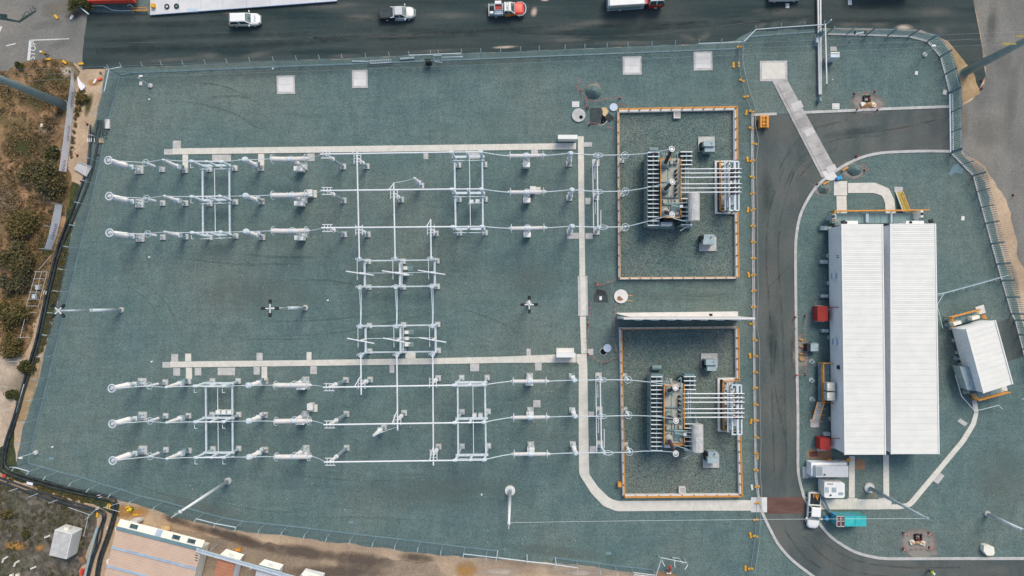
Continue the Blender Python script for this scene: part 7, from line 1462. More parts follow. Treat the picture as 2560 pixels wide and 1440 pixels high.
for (x, y, r_, lb) in [(2170, 262, 11, 'gate yard'), (2292, 1355, 8, 'lower right')]:
    heap('orange clay heap in the middle of the %s dig' % lb, x, y, r_ * 1.7, r_, .5, 'sand_yellow', 'clay_heap')
    q = R(x - 5 if r_ > 9 else x + 1, y - 14); t = thing('sump_pit', 'dark square pit frame at the %s dig' % lb, 'pit frame', q); k = MB()
    for (dx, dy, sx, sy) in [(-.45, 0, .16, 1.0), (.45, 0, .16, 1.0), (0, -.42, .9, .16), (0, .42, .9, .16)]: k.box((q.x + dx, q.y + dy, .25), (sx, sy, .4))
    k.build('rim', 'black', t); MB().box((q.x, q.y, .06), (.8, .75, .04)).build('floor', 'concrete_grey', t)
    solo(MB().box((*R(x - 14, y - 1).xy, .2), (.7, .6, .3), .3), 'sand_bag', 'white_paint', 'white sack left in the %s dig' % lb, 'sack'); solo(MB().box((*R(x + 12, y + 1).xy, .2), (.7, .6, .3), -.3), 'sand_bag', 'white_paint', 'white sack right in the %s dig' % lb, 'sack')
    for dx, l_ in ((-9, 'left'), (15, 'right')): solo(MB().beam(R(x + dx - 6, y + (5 if r_ > 9 else -2), .4), R(x + dx + 5, y + (-3 if r_ > 9 else 5), .5), .14), 'conduit', 'orange', '%s orange conduit stub in the %s dig' % (l_, lb), 'conduit')
    solo(MB().tube(R(x + 1, y - 12, .4), R(x + 6, y - 18 if r_ > 9 else y - 6, 1.2), .12), 'hydrant', 'red', 'small dark red hydrant beside the %s pit frame' % lb, 'hydrant')
for i, (x, y) in enumerate([(2005, 849), (2006, 866), (2006, 884)]): solo(MB().beam(R(x - 6, y, .3), R(x + 3, y + 1, .3), .16), 'conduit', 'orange', ('upper', 'middle', 'lower')[i] + ' orange conduit stub in the kiosk dig', 'conduit')
q = R(2003, 896); solo(MB().lathe((q.x, q.y, .04), (q.x, q.y, .3), [(0, .45), (1, .4)], 16), 'cable_drum', 'timber', 'orange-brown round drum below the conduit stubs by the kerb', 'drum')
for (x, y, lb) in [(2113, 422, 'right of the duct end'), (2065, 457, 'left of the duct end')]: solo(MB().beam(R(x - 7, y + 4, .4), R(x + 7, y - 4, .4), .22), 'conduit', 'orange', 'orange conduit pair in the dig ' + lb, 'conduit')
# ================================================================ TOP LEFT DOCK
t = thing('loading_dock', 'pale concrete loading dock cut by the top edge, upper left', 'dock', R(600, 10))
xs = [375, 448, 503, 558, 617, 675, 730, 790, 842]
for i in range(8):
    x0, x1 = xs[i], xs[i + 1] - .5; yl = lambda x: 36 - (x - 375) * .0745
    MB().prism([R(x0 - 12 if i else x0, -200, .4), R(x1 - 12, -200, .4), R(x1, yl(x1), .4), R(x0, yl(x0), .4)], .02, .4).build('deck_slab', 'dock_concrete', t)
MB().beam(R(375, 37, .36), R(842, 2, .36), .12, .2).build('edge_beam', 'lid_blue', t)
t = thing('step_unit', 'pale blue two-step unit against the front of the loading dock', 'steps', R(478, 25)); MB().ptop(464, 22, 494, 30, .05, .25).build('lower_step', 'lid_blue', t); MB().ptop(466, 21, 492, 26, .25, .42).build('upper_step', 'lid_blue', t)
for (x, y, m, lb) in [(417, 16, 'tyre', 'left tyre, grey-white, lying on the loading dock'), (441, 15, 'black', 'right tyre, all black, lying on the loading dock')]:
    t = thing('tyre', lb, 'tyre', R(x, y)); q = R(x, y, .55); MB().torus(q, .3, .11).build('rubber', m, t); MB().lathe(q - Vector((0, 0, .04)), q, [(0, .2), (1, .2)], 12).build('hub', 'concrete_white' if m == 'tyre' else 'steel_pole', t)
solo(MB().ptop(376, 8, 385, 17, .4, 1.0), 'yellow_box', 'yellow', 'yellow crate on the left corner of the loading dock', 'crate')
solo(MB().ptop(222, 9, 229, 20, .05, .5), 'fence_block', 'yellow', 'orange block on the rail near the top left bush', 'block')
sheet('gravel_verge', [(222, -200), (222, 0), (226, 30), (374, 36), (372, -200)], 9, 'gravel')
t = thing('roadside_rail', 'pale bent rails with an orange section beside the loading dock', 'rail', R(300, 24)); k = MB(); k.path([R(190, 15, .9), R(258, 14, .9), R(280, 25, .3), R(300, 27, .3), R(370, 26, .3)], .06); k.path([R(196, -10, .9), R(194, 13, .9), R(222, 36, .9)], .1); k.path([R(318, 14, .3), R(324, 11, .5), R(334, 18, .2)], .06); k.build('rail', 'steel', t)
k = MB(); k.path([R(326, 20, .4), R(366, 19, .4), R(369, 32, .2)], .07); k.path([R(332, 26, .5), R(368, 26, .5)], .12); k.path([R(331, 24, .5), R(334, 33, .1)], .08); k.build('orange_section', 'orange', t)
solo(MB().prism([R(218, -60, 2.4), R(330, -60, 2.4), R(330, -.5, 2.4), R(218, 2, 2.4)], 1.2, 2.4), 'red_container', 'red_bright', 'red container edge entering at the top left', 'container')
solo(MB().tube(R(324, -2, .8), R(337, 4, .3), .12), 'red_post', 'red_bright', 'short red leaning post right of the red container', 'post')
# ================================================================ TEMP FENCE TOP LEFT, BANNERS
for (x, y, rz, lb) in [(142, 43, -50, 'yellow fence foot on the sand island of the old road'), (181, 44, 60, 'white fence foot right of the yellow one on the old road island'), (122, 148.5, 0, 'yellow fence foot at the grass edge below the worker'), (163, 156, -35, 'slanted yellow fence foot above the banner'), (204, 160, 5, 'yellow fence foot beside the dark road corner'), (239, 204, 60, 'white fence foot on the orange sand'), (251, 199, 20, 'orange-red fence foot on the orange sand'),
        (272, 1265, 75, 'yellow foot pair left beside the pipe bend'), (275.5, 1265, 80, 'yellow foot pair right beside the pipe bend'), (245, 1286, 80, 'yellow fence foot left of the thick pipes'), (340, 1286, 5, 'yellow fence foot right of the crouching worker'), (307, 1301, 60, 'yellow fence foot above the brown roof corner'), (298, 1311, 0, 'yellow fence foot touching the brown roof corner'), (321, 1267, 10, 'yellow fence foot just left of the crouching worker')]:
    p = R(x, y); solo(MB().box((p.x, p.y, .14), (.75, .32, .2), math.radians(rz)), 'fence_block', 'white_paint' if lb.startswith('white') else ('red_bright' if 'red fence' in lb else 'yellow'), lb, 'fence foot')
def banner(lb, pts, n, word_at, posts):
    t = thing('banner', lb, 'banner', R(*pts[0][0])); lo_ = [R(*a, .25) for a, _ in pts]; hi = [R(*b, 2.05) for _, b in pts]
    A, B_ = resample(lo_, n * 3), resample(hi, n * 3); vs, fs = [], []
    for i in range(len(A)):
        for j in range(4):
            p = A[i].lerp(B_[i], j / 3); w_ = .07 * noise.noise(Vector((i * .5, j, 1))); vs.append((p.x + w_, p.y, p.z + w_))
    for i in range(len(A) - 1):
        for j in range(3): a = i * 4 + j; fs.append((a, a + 4, a + 5, a + 1))
    mb = MB(); mb.add(vs, fs); mb.build('sheet', 'banner', t, True)
    for (a, c) in posts: MB().tube(R(*a, .05), R(*c, 2.15), .05).build('fence_post', 'steel_mid', t)
    for (x, y, rz, sz) in word_at:
        # lettering lies in the plane of the leaning sheet
        i = min(range(len(A)), key=lambda q: abs((A[q].lerp(B_[q], .5) - R(x, y, 1.15)).y)); i = max(1, min(len(A) - 2, i))
        along = (A[i - 1] - A[i + 1]).normalized(); up = (B_[i] - A[i]); up = (up - along * up.dot(along)).normalized(); nrm = along.cross(up).normalized()
        Mx = Matrix((along, up, nrm)).transposed(); p = R(x, y, 1.15) if False else A[i].lerp(B_[i], .5) + nrm * .16
        o = word('GENUS', p, sz, 0, 'print_dark', t, p.z, 'lettering', 1.0, rot=Mx.to_quaternion())
        bpy.context.view_layer.update()
    return t
banner('long grey-white printed banner on the fence beside the scrub, upper one', [((183, 178), (178, 172)), ((187, 215), (176, 205)), ((183, 280), (167, 275)), ((176, 350), (158, 350)), ((166, 430), (147, 427))], 8, [(177, 246, 0, .75), (165, 331, 0, .75), (155, 413, 0, .7)], [((179, 320), (148, 314)), ((172, 380), (140, 372)), ((186, 180), (178, 172))])
banner('shorter grey printed banner on the fence beside the scrub, lower one', [((156, 512), (138, 511)), ((152, 545), (131, 545)), ((143, 585), (121, 590)), ((129, 623), (111, 621))], 5, [(131, 579, 0, .8)], [((160, 513), (130, 507)), ((147, 570), (110, 564)), ((133, 625), (98, 621))])
solo(MB().prism([R(191, 190, .5), R(200, 203, .4), R(213, 215, .3), (R(212, 221, .2)), R(204, 227, .2), R(196, 215, .3)], .1, .35), 'loose_banner', 'banner', 'crumpled loose end of white banner folded over the sand', 'banner')
# wire frame fence along the ditch
t = thing('wire_fence', 'rickety thin post and wire fence beside the black pipes', 'fence', R(80, 770)); k = MB()
for (a, c) in [((129, 637), (96, 675)), ((86, 679), (120, 680)), ((83, 697), (111, 697)), ((78, 713), (106, 713)), ((73, 730), (99, 730)), ((68, 748), (97, 748)), ((65, 765), (94, 765)), ((52, 782), (91, 781)), ((65, 784), (50, 845)), ((36, 845), (75, 843)), ((90, 680), (66, 765)), ((104, 680), (86, 748)), ((118, 680), (95, 770)), ((0, 907), (55, 902)), ((0, 1028), (30, 1022)), ((0, 966), (20, 968))]: k.tube(R(*a, 1.2), R(*c, 1.2), .045, .045, 5)
k.build('rail', 'concrete_grey', t)
for i, (x, y) in enumerate([(92, 718), (83, 740)]): solo(MB().ptop(x - 4, y - 5, x + 4, y + 6, .1, .6), 'paint_tin', 'steel', ('upper', 'lower')[i] + ' grey bin behind the wire fence', 'bin')
# ---------------------------------------------------------------- black pipes in the ditch
def pipe(lb, pts, r, m='pipe_black', z=.25, ties=()):
    P = [R(*p, z) for p in catmull(pts, 4)]; t = thing('pipe', lb, 'pipe', P[0]); mb = MB()
    n = 10; vs, fs = [], []
    for i, p in enumerate(P):
        d = (P[min(i + 1, len(P) - 1)] - P[max(0, i - 1)]).normalized(); s_ = Vector((-d.y, d.x, 0))
        for k in range(n): a = 2 * math.pi * k / n; vs.append(p + s_ * (r * math.cos(a)) + Vector((0, 0, r * math.sin(a))))
    for i in range(len(P) - 1):
        for k in range(n): fs.append((i * n + k, i * n + (k + 1) % n, (i + 1) * n + (k + 1) % n, (i + 1) * n + k))
    mb.add(vs, fs); mb.build('pipe_wall', m, t, True)
    for (x, y, rz) in ties: q = R(x, y, z + r); MB().box(q, (.1, .55, .06), math.radians(rz)).build('tag_strip', 'white_paint', t)
pipe('leftmost thick black pipe following the ditch beside the scrub', [(245, 300), (238, 330), (226, 352), (222, 400), (205, 460), (182, 520), (150, 600), (133, 660), (112, 750), (90, 850), (66, 930), (55, 970), (35, 1040), (12, 1110), (6, 1160), (12, 1180), (60, 1198), (160, 1226), (262, 1248), (282, 1258), (284, 1280), (270, 1330), (246, 1400), (236, 1470)], .17, ties=[(110, 730, -15), (251, 1243, -75), (268, 1320, -15)])
pipe('second black pipe running right beside the leftmost one', [(252, 300), (246, 345), (240, 380), (228, 430), (212, 480), (190, 530), (158, 605), (140, 660), (119, 750), (98, 850), (74, 930), (60, 975), (42, 1040), (20, 1105), (12, 1150), (20, 1172), (64, 1190), (164, 1218), (270, 1241), (290, 1254), (290, 1284), (276, 1335), (253, 1400), (243, 1470)], .17, ties=[(115, 732, -15), (247, 1238, -75)])
pipe('thin pale-edged pipe inside the ditch', [(60, 960), (48, 1000), (36, 1040), (20, 1085), (8, 1130)], .1, 'steel')
pipe('upper of the two black pipes entering from the lower left edge', [(-40, 1188), (0, 1194), (60, 1216), (150, 1246), (240, 1272), (258, 1278), (264, 1290), (256, 1320), (250, 1350), (232, 1400), (214, 1470)], .15, ties=[(244, 1269, -70)])
pipe('lower of the two black pipes entering from the lower left edge', [(-40, 1200), (0, 1204), (60, 1226), (150, 1256), (240, 1277), (254, 1284), (257, 1298), (246, 1330), (238, 1370), (225, 1410), (208, 1470)], .15, ties=[(243, 1273, -70)])
pipe('grey steel pipe at the left of the thick pipe bundle', [(244, 1318), (232, 1360), (222, 1400), (212, 1450)], .22, 'steel_mid')
for i, (x0, y0, x1, y1) in enumerate([(226, 312, 223, 350), (241, 312, 236, 348), (230, 330, 229, 350)]): solo(MB().tube(R(x0, y0, .3), R(x1, y1, .3), .13, .2), 'pipe_stub', 'pipe_black', ('left', 'right', 'middle short')[i] + ' black pipe end poking from the sand at the ditch head', 'pipe')
k = MB(); 
for x in (224, 228, 233, 241): k.box((*R(x, 352).xy, .5), (.12, .6, .05))
solo(k, 'tag_strips', 'white_paint', 'row of white tags on the pipe heads at the ditch head', 'tags')
solo(MB().path([R(258, 300, .6), R(255, 336, .6), R(264, 339, .6), R(268, 324, .6), R(256, 322, .6)], .07), 'tube_stand', 'pipe_black', 'dark tube frame beside the pipe heads', 'frame'); solo(MB().ptop(262, 298, 273, 321, .1, .4), 'board', 'concrete_white', 'pale board beside the dark tube frame at the fence', 'board'); solo(MB().ptop(247, 345, 258, 357, .1, .3), 'board', 'plywood', 'tan board on the ground below the dark tube frame', 'board')
t = thing('propped_board', 'large pale propped board bridging the ditch at the left fence', 'board', R(208, 425)); MB().add([R(197, 405, .9), R(230, 417, .9), R(216, 442, .4), R(184, 422, .4)], [(0, 1, 2, 3)]).build('board', 'concrete_white', t); MB().beam(R(197, 405, .9), R(230, 417, .9), .1, .3).build('edge_beam', 'concrete_grey', t)
# ================================================================ LOWER LEFT HUTS
def hut(lb, roof, z, wallz0, roofm, wallm, nsheets, frontpx=None, seams=()):
    """gable-less hut; roof: 4 pixel corners at level z, order along: UL, UR, LR, LL"""
    t = thing('site_hut', lb, 'hut', R(*roof[0])); C = [R(*p, z) for p in roof]; cc = sum(C, Vector()) / 4; ins = [p.lerp(cc, .015) for p in C]
    MB().prism(ins, wallz0, z - .12).build('wall', wallm, t)
    for i in range(nsheets):
        a, c = i / nsheets, (i + .97) / nsheets; q = [C[0].lerp(C[3], a), C[1].lerp(C[2], a), C[1].lerp(C[2], c), C[0].lerp(C[3], c)]
        MB().prism(q, z - .12, z + (.0 if i % 2 else .07)).build('roof_sheet', roofm, t)
    for (u0, u1) in seams:
        q = [C[0].lerp(C[3], u0), C[1].lerp(C[2], u0), C[1].lerp(C[2], u1), C[0].lerp(C[3], u1)]; MB().prism(q, z + .08, z + .16).build('valley_gutter', 'sheet_blue', t)
    return t, C
t, C = hut('wide hut with striped tan roof and cream front, lower left', [(292, 1320), (504, 1374), (462, 1540), (250, 1486)], 3.3, .3, 'roof_tan', 'cream', 56, seams=[(.268, .305), (.55, .588)])
# the cream front wall leans into view: build windows and the blue steps on it
A, B_ = R(292, 1320, 3.3), R(504, 1374, 3.3)
MB().beam(A + Vector((0, .05, .1)), B_ + Vector((0, .05, .1)), .5, .2).build('gutter', 'steel_pole', t)
d = (B_ - A).normalized(); nr = Vector((-d.y, d.x, 0)); 
F0 = A + nr * .3; F1 = B_ + nr * .3
MB().add([A + nr * .12 + Vector((0, 0, .1)), B_ + nr * .12 + Vector((0, 0, .1)), B_ + nr * 1.3 + Vector((0, 0, -.4)), A + nr * 1.3 + Vector((0, 0, -.4))], [(0, 1, 2, 3)]).build('awning', 'cream', t)
for u in (.18, .68, .86):
    P = lambda a, b: A.lerp(B_, a) + nr * (.12 + 1.18 * b) + Vector((0, 0, .13 - .5 * b))
    MB().add([P(u - .045, .35), P(u + .045, .35), P(u + .045, .8), P(u - .045, .8)], [(0, 1, 2, 3)]).build('window', 'glass', t); MB().beam(P(u - .05, .3), P(u + .05, .3), .08, .06).build('sill', 'concrete_grey', t)
MB().add([P(.44, .05), P(.51, .05), P(.51, .95), P(.44, .95)], [(0, 1, 2, 3)]).build('door', 'sheet_blue', t)
solo(MB().ptop(403, 1315, 424, 1326, .1, .5), 'timber_step', 'plywood', 'tan timber steps in front of the hut door', 'steps'); solo(MB().ptop(323, 1303, 342, 1309, .3, 2.2), 'air_conditioner', 'white_paint', 'white box on the upper left front of the tan-roofed hut', 'air conditioner')
solo(MB().ptop(288, 1318, 293, 1330, .3, 2.0), 'air_conditioner', 'cream', 'cream box on the left wall of the tan-roofed hut, upper', 'air conditioner'); solo(MB().ptop(266, 1399, 273, 1411, .3, 2.0), 'air_conditioner', 'cream', 'cream box on the left wall of the tan-roofed hut, lower', 'air conditioner')
MB().ptop(488, 1385, 494, 1402, 2.6, 3.35).build('window', 'glass', t)
for (r, rm, lb, fr) in [([(545, 1390), (590, 1404), (570, 1490), (528, 1478)], 'roof_terracotta', 'narrow hut with terracotta roof and cream front, left of three', [(548, 1388), (598, 1402), (610, 1386), (566, 1372)]), ([(643, 1415), (693, 1430), (680, 1500), (630, 1490)], 'car_silver', 'narrow hut with grey roof and cream front, middle of three', [(645, 1413), (697, 1427), (709, 1411), (662, 1398)]), ([(750, 1438), (800, 1450), (790, 1510), (740, 1500)], 'car_silver', 'narrow hut front just showing at the bottom edge, right of three', [(752, 1440), (797, 1455), (805, 1441), (762, 1426)])]:
    t, C = hut(lb, r, 3.0, .2, rm, 'wall_white', 10); q = [R(*p, zz) for p, zz in zip(fr, (3.12, 3.12, 2.6, 2.6))]; MB().add(q, [(0, 1, 2, 3)]).build('awning', 'cream', t)
    MB().beam(q[0], q[1], .2, .15).build('gutter', 'steel_pole', t); e = (q[0] + q[1] + q[2] + q[3]) / 4; MB().box(e + Vector((-.1, 0, .1)), (.8, .5, .06), -.3).build('roof_vent', 'white_paint', t)
solo(MB().ptop(589, 1372, 601, 1379, .1, .6), 'orange_bin', 'orange', 'orange crate above the terracotta-roofed hut', 'crate')
t = thing('cable_ladder', 'pale blue cable ladder bridging from the tan roof over the narrow huts', 'cable ladder', R(600, 1400)); A, B_ = R(490, 1375, 3.7), R(760, 1452, 3.7); d = (B_ - A).normalized(); nr = Vector((-d.y, d.x, 0)) * .24
for s_ in (-1, 1): MB().beam(A + nr * s_, B_ + nr * s_, .1, .12).build('side_rail', 'steel', t)
for i in range(40): p = A.lerp(B_, (i + .5) / 40); MB().beam(p - nr, p + nr, .07, .04).build('rung', 'steel', t)
MB().prism([A - nr * .9, A + nr * .9, B_ + nr * .9, B_ - nr * .9], 3.62, 3.65).build('cable_tray', 'sheet_blue', t)
for u in (.1, .38, .62): p = A.lerp(B_, u); MB().tube((p.x, p.y, .1), (p.x, p.y, 3.6), .07).build('leg', 'steel_mid', t)
t = thing('tank', 'grey rounded tank end under the cable ladder at the bottom', 'tank', R(632, 1424)); MB().path([R(625, 1423, 1.5), R(632, 1420, 1.5), R(645, 1424, 1.5), R(642, 1440, 1.5)], .12).build('pipework', 'steel', t)
t = thing('container', 'white corrugated container standing in the scrub, lower left', 'container', R(165, 1355)); z = 2.7
C = [R(137, 1324, z), R(179, 1335, z), R(165, 1398, z), R(123, 1388, z)]; MB().prism(C, .15, z).build('shell', 'wall_white', t); MB().prism([p + Vector((0, 0, 0)) for p in [C[0].lerp(C[2], .01), C[1].lerp(C[3], .01), C[2].lerp(C[0], .01), C[3].lerp(C[1], .01)]], z, z + .03).build('roof_sheet', 'concrete_grey', t)
for a, b, n in ((C[1], C[2], 26), (C[0], C[1], 9)):
    for i in range(n): p = a.lerp(b, (i + .5) / n); MB().beam((p.x + (.04 if n > 10 else 0), p.y + (.04 if n < 10 else 0), .2), (p.x + (.04 if n > 10 else 0), p.y + (.04 if n < 10 else 0), z - .02), .09, .09).build('rib', 'white_paint', t)
MB().ptop(160, 1319, 171, 1326, 1.2, 2.0).build('vent_box', 'cream', t)
# wait: the long side wall and door side seen in perspective
for (x, y, lb) in [(12, 1398, 'left pale curved kerb stone in the scrub'), (41, 1408, 'right pale curved kerb stone in the scrub')]: solo(MB().path([R(x - 6, y + 8, .15), R(x - 3, y, .15), R(x + 7, y - 6, .15)], .16), 'kerb_stone', 'concrete', lb, 'stone')
for (x, y, lb) in [(114, 1343, 'left of the white container'), (79, 1421, 'below the curved kerb stones')]:
    k = MB()
    for i in range(3): k.box((*R(x + i * 5, y - i * 2, .1).xy, .15), (.22, .2, .2))
    solo(k, 'pegs', 'white_paint', 'row of small white pegs ' + lb, 'pegs')
for i, (x, y) in enumerate([(32, 1437), (47, 1436)]): solo(MB().box((*R(x, y).xy, .25), (.4, .45, .4), .3), 'stone', 'cream', ('left', 'right')[i] + ' cream stone at the bottom left corner', 'stone')
solo(MB().prism(px([(72, 1202), (88, 1206), (86, 1212), (71, 1208)]), .4, .45), 'board', 'banner', 'pale board lying between the pipes at the lower left', 'board'); solo(MB().box((*R(210, 1398).xy, .3), (.7, 1.0, .5), .4), 'rock', 'clay', 'reddish rock beside the thick pipe bundle', 'rock'); solo(MB().box((*R(208, 1428).xy, .3), (.4, .9, .5), -.2), 'red_bin', 'red_bright', 'red object beside the pipe bundle at the bottom', 'bin'); solo(MB().box((*R(16, 1187).xy, .5), (.4, .4, .3), .4), 'red_stopper', 'red_bright', 'small red and white cap among the pipes, far lower left', 'cap'); solo(MB().box((*R(106, 314).xy, .12), (.35, .5, .2)), 'marker_block', 'cream', 'small cream block on a bare patch in the scrub', 'block')
for (a, c, i) in [((240, 1273), (212, 1300), 0), ((308, 1255), (262, 1268), 1), ((300, 1280), (258, 1268), 2), ((222, 1285), (209, 1340), 3), ((170, 1268), (224, 1287), 4), ((121, 1258), (143, 1250), 5), ((71, 1243), (95, 1234), 6), ((22, 1228), (44, 1221), 7)]:
    solo(MB().tube(R(*a, 1.3), R(*c, 1.3), .035), 'loose_tube', 'steel', '%s thin pale fence tube around the lower left pipes' % ['first', 'long', 'lower', 'upright', 'flat', 'second hooked', 'third hooked', 'leftmost'][i], 'tube')
# ================================================================ PEOPLE
def person(lb, x, y, face, topm, headm, pose='stand', legm='navy'):
    root = R(x, y); Mz = Matrix.Rotation(math.radians(face), 3, 'Z'); t = thing('person', lb, 'person', root)
    hip = {'stand': .92, 'crouch': .42, 'bend': .85}[pose]
    J = {'pel': (0, 0, hip), 'ch': (.03, 0, hip + .38), 'nk': (.05, 0, hip + .58), 'hd': (.07, 0, hip + .72)}
    if pose == 'bend': J.update(ch=(.28, 0, hip + .22), nk=(.45, 0, hip + .28), hd=(.58, 0, hip + .3))
    if pose == 'crouch': J.update(ch=(.2, 0, hip + .3), nk=(.32, 0, hip + .42), hd=(.42, 0, hip + .5))
    for s_, n_ in ((1, 'L'), (-1, 'R')):
        c = Vector(J['ch']); fwd = .2 if pose != 'stand' else .04
        J['sh' + n_] = (c.x, s_ * .2, c.z + .12); J['el' + n_] = (c.x + fwd, s_ * .3, c.z - .14); J['ha' + n_] = (c.x + fwd + .2, s_ * .24, c.z - .3 if pose != 'stand' else c.z - .34)
        if pose == 'crouch': J['kn' + n_] = (.34, s_ * .16, .44); J['an' + n_] = (.02, s_ * .14, .1); J['to' + n_] = (.2, s_ * .15, .05)
        else: o_ = .14 * s_; J['kn' + n_] = (.06 + o_ * .5, s_ * .11, .48); J['an' + n_] = (-.02 + o_, s_ * .12, .09); J['to' + n_] = (.16 + o_, s_ * .13, .05)
    def skin(bones, rad, nm, m, root_j, sub=1):
        names = sorted({b for e in bones for b in e}); idx = {n_: i for i, n_ in enumerate(names)}
        me = bpy.data.meshes.new(nm); me.from_pydata([tuple(Mz @ Vector(J[n_])) for n_ in names], [(idx[a], idx[b]) for a, b in bones], []); o = bpy.data.objects.new(nm, me); COL.objects.link(o)
        sm = o.modifiers.new('skin', 'SKIN'); sm.use_smooth_shade = True
        for n_ in names: v_ = me.skin_vertices[0].data[idx[n_]]; v_.radius = rad[n_]; v_.use_root = (n_ == root_j)
        sb = o.modifiers.new('sub', 'SUBSURF'); sb.levels = sub; sb.render_levels = sub
        dg = bpy.context.evaluated_depsgraph_get(); me2 = bpy.data.meshes.new_from_object(o.evaluated_get(dg)); bpy.data.objects.remove(o); me2.name = nm
        me2.materials.clear()
        for x_ in (m if isinstance(m, list) else [m]): me2.materials.append(MATS[x_])
        o = bpy.data.objects.new(nm, me2); COL.objects.link(o); o.parent = t; return o
    rad = {k_: (.06, .06) for k_ in J}; rad.update(pel=(.15, .13), ch=(.19, .14), nk=(.06, .06), hd=(.1, .11))
    for n_ in 'LR': rad.update({'sh' + n_: (.075, .075), 'el' + n_: (.055, .055), 'ha' + n_: (.045, .03), 'kn' + n_: (.075, .075), 'an' + n_: (.05, .05), 'to' + n_: (.05, .04)})
    bones = [('pel', 'ch'), ('ch', 'nk'), ('nk', 'hd')] + [e for n_ in 'LR' for e in (('ch', 'sh' + n_), ('sh' + n_, 'el' + n_), ('el' + n_, 'ha' + n_), ('pel', 'kn' + n_), ('kn' + n_, 'an' + n_), ('an' + n_, 'to' + n_))]
    o = skin(bones, rad, 'body', [legm, 'skin'], 'pel'); hz = Mz @ Vector(J['nk'])
    for p in o.data.polygons:
        c = p.center
        if (c - Mz @ Vector(J['hd'])).length < .2 or min((c - Mz @ Vector(J['ha' + n_])).length for n_ in 'LR') < .1: p.material_index = 1
    rv = dict(rad); rv.update(pel=(.165, .145), ch=(.21, .16), nk=(.08, .08))
    for n_ in 'LR': rv['sh' + n_] = (.09, .09); rv['el' + n_] = (.07, .07)
    skin([('pel', 'ch'), ('ch', 'nk')] + [e for n_ in 'LR' for e in (('ch', 'sh' + n_), ('sh' + n_, 'el' + n_))], rv, 'shirt', topm, 'pel')
    h = root + Mz @ Vector(J['hd']) + Vector((0, 0, .08)); MB().ball(h, .16, (1.1, .95, .75), 12, 8).build('hard_hat', headm, t, True); MB().lathe(h - Vector((0, 0, .03)), h - Vector((0, 0, .01)), [(0, .18), (1, .18)], 14).build('hat_brim', headm, t)
person('person in orange hi-vis shirt and white hard hat walking on the old road', 121, 139.5, 155, 'hivis_orange', 'white_paint')
person('person in lime hi-vis shirt and white hard hat at the bottom right', 2318, 1424, -25, 'hivis_lime', 'white_paint', 'stand', 'black')
person('person in yellow hi-vis shirt crouching on the sand above the tan-roofed hut', 335, 1269, 200, 'hivis_yellow', 'hivis_yellow', 'crouch', 'black')
# ================================================================ VEGETATION
def leafcloud(name, centres, rad, n, size, m, parent=None, zf=.75, seed=1):
    rng = np.random.default_rng(seed); V, Fc = [], []
    C_ = np.array([[c.x, c.y, c.z] for c in centres]); Rr = np.array(rad)
    w_ = Rr ** 2; w_ = w_ / w_.sum(); ci = rng.choice(len(C_), n, p=w_)
    d = rng.normal(size=(n, 3)); d /= np.linalg.norm(d, axis=1)[:, None]; d[:, 2] = np.abs(d[:, 2]) * 1.0 - .15
    rr = Rr[ci] * (rng.random(n) ** .45) * (1 + .25 * rng.normal(size=n))
    P = C_[ci] + d * rr[:, None] * np.array([1, 1, zf]); P[:, 2] = np.maximum(P[:, 2], .06)
    a = rng.normal(size=(n, 3)); a[:, 2] *= .5; a /= np.linalg.norm(a, axis=1)[:, None]; b = np.cross(a, rng.normal(size=(n, 3))); b /= np.linalg.norm(b, axis=1)[:, None]
    s_ = size * (0.6 + .9 * rng.random(n))[:, None]
    V = np.concatenate([P - a * s_, P + b * s_ * .5, P + a * s_, P - b * s_ * .5], axis=1).reshape(-1, 3)
    me = bpy.data.meshes.new(name); me.vertices.add(4 * n); me.vertices.foreach_set('co', V.ravel()); me.loops.add(4 * n); me.loops.foreach_set('vertex_index', np.arange(4 * n)); me.polygons.add(n); me.polygons.foreach_set('loop_start', np.arange(n) * 4); me.polygons.foreach_set('loop_total', np.full(n, 4)); me.update(calc_edges=True)
    for x_ in (m if isinstance(m, list) else [m]): me.materials.append(MATS[x_])
    if isinstance(m, list): me.polygons.foreach_set('material_index', rng.integers(0, len(m), n).astype(np.int32))
    o = bpy.data.objects.new(name, me); COL.objects.link(o)
    if parent: o.parent = parent; o.location = -ORG[parent.name]
    return o
def bush(lb, x, y, r, h, m, seed, n=None, clumps=9):
    p = R(x, y); t = thing('bush', lb, 'bush', p); rnd = random.Random(seed); cs, rs = [], []
    for i in range(clumps): a = rnd.uniform(0, 6.28); q = r * .68 * math.sqrt(rnd.random()); cs.append(p + Vector((q * math.cos(a), q * math.sin(a) * .8, h * rnd.uniform(.3, .8)))); rs.append(r * rnd.uniform(.26, .5))
    leafcloud('crown', cs, rs, n or int(1400 * r), .17, m, t, .8, seed); k = MB()
    for c_ in cs: k.tube(p, c_, .09, .03, 5)
    k.build('trunk', 'bark', t)
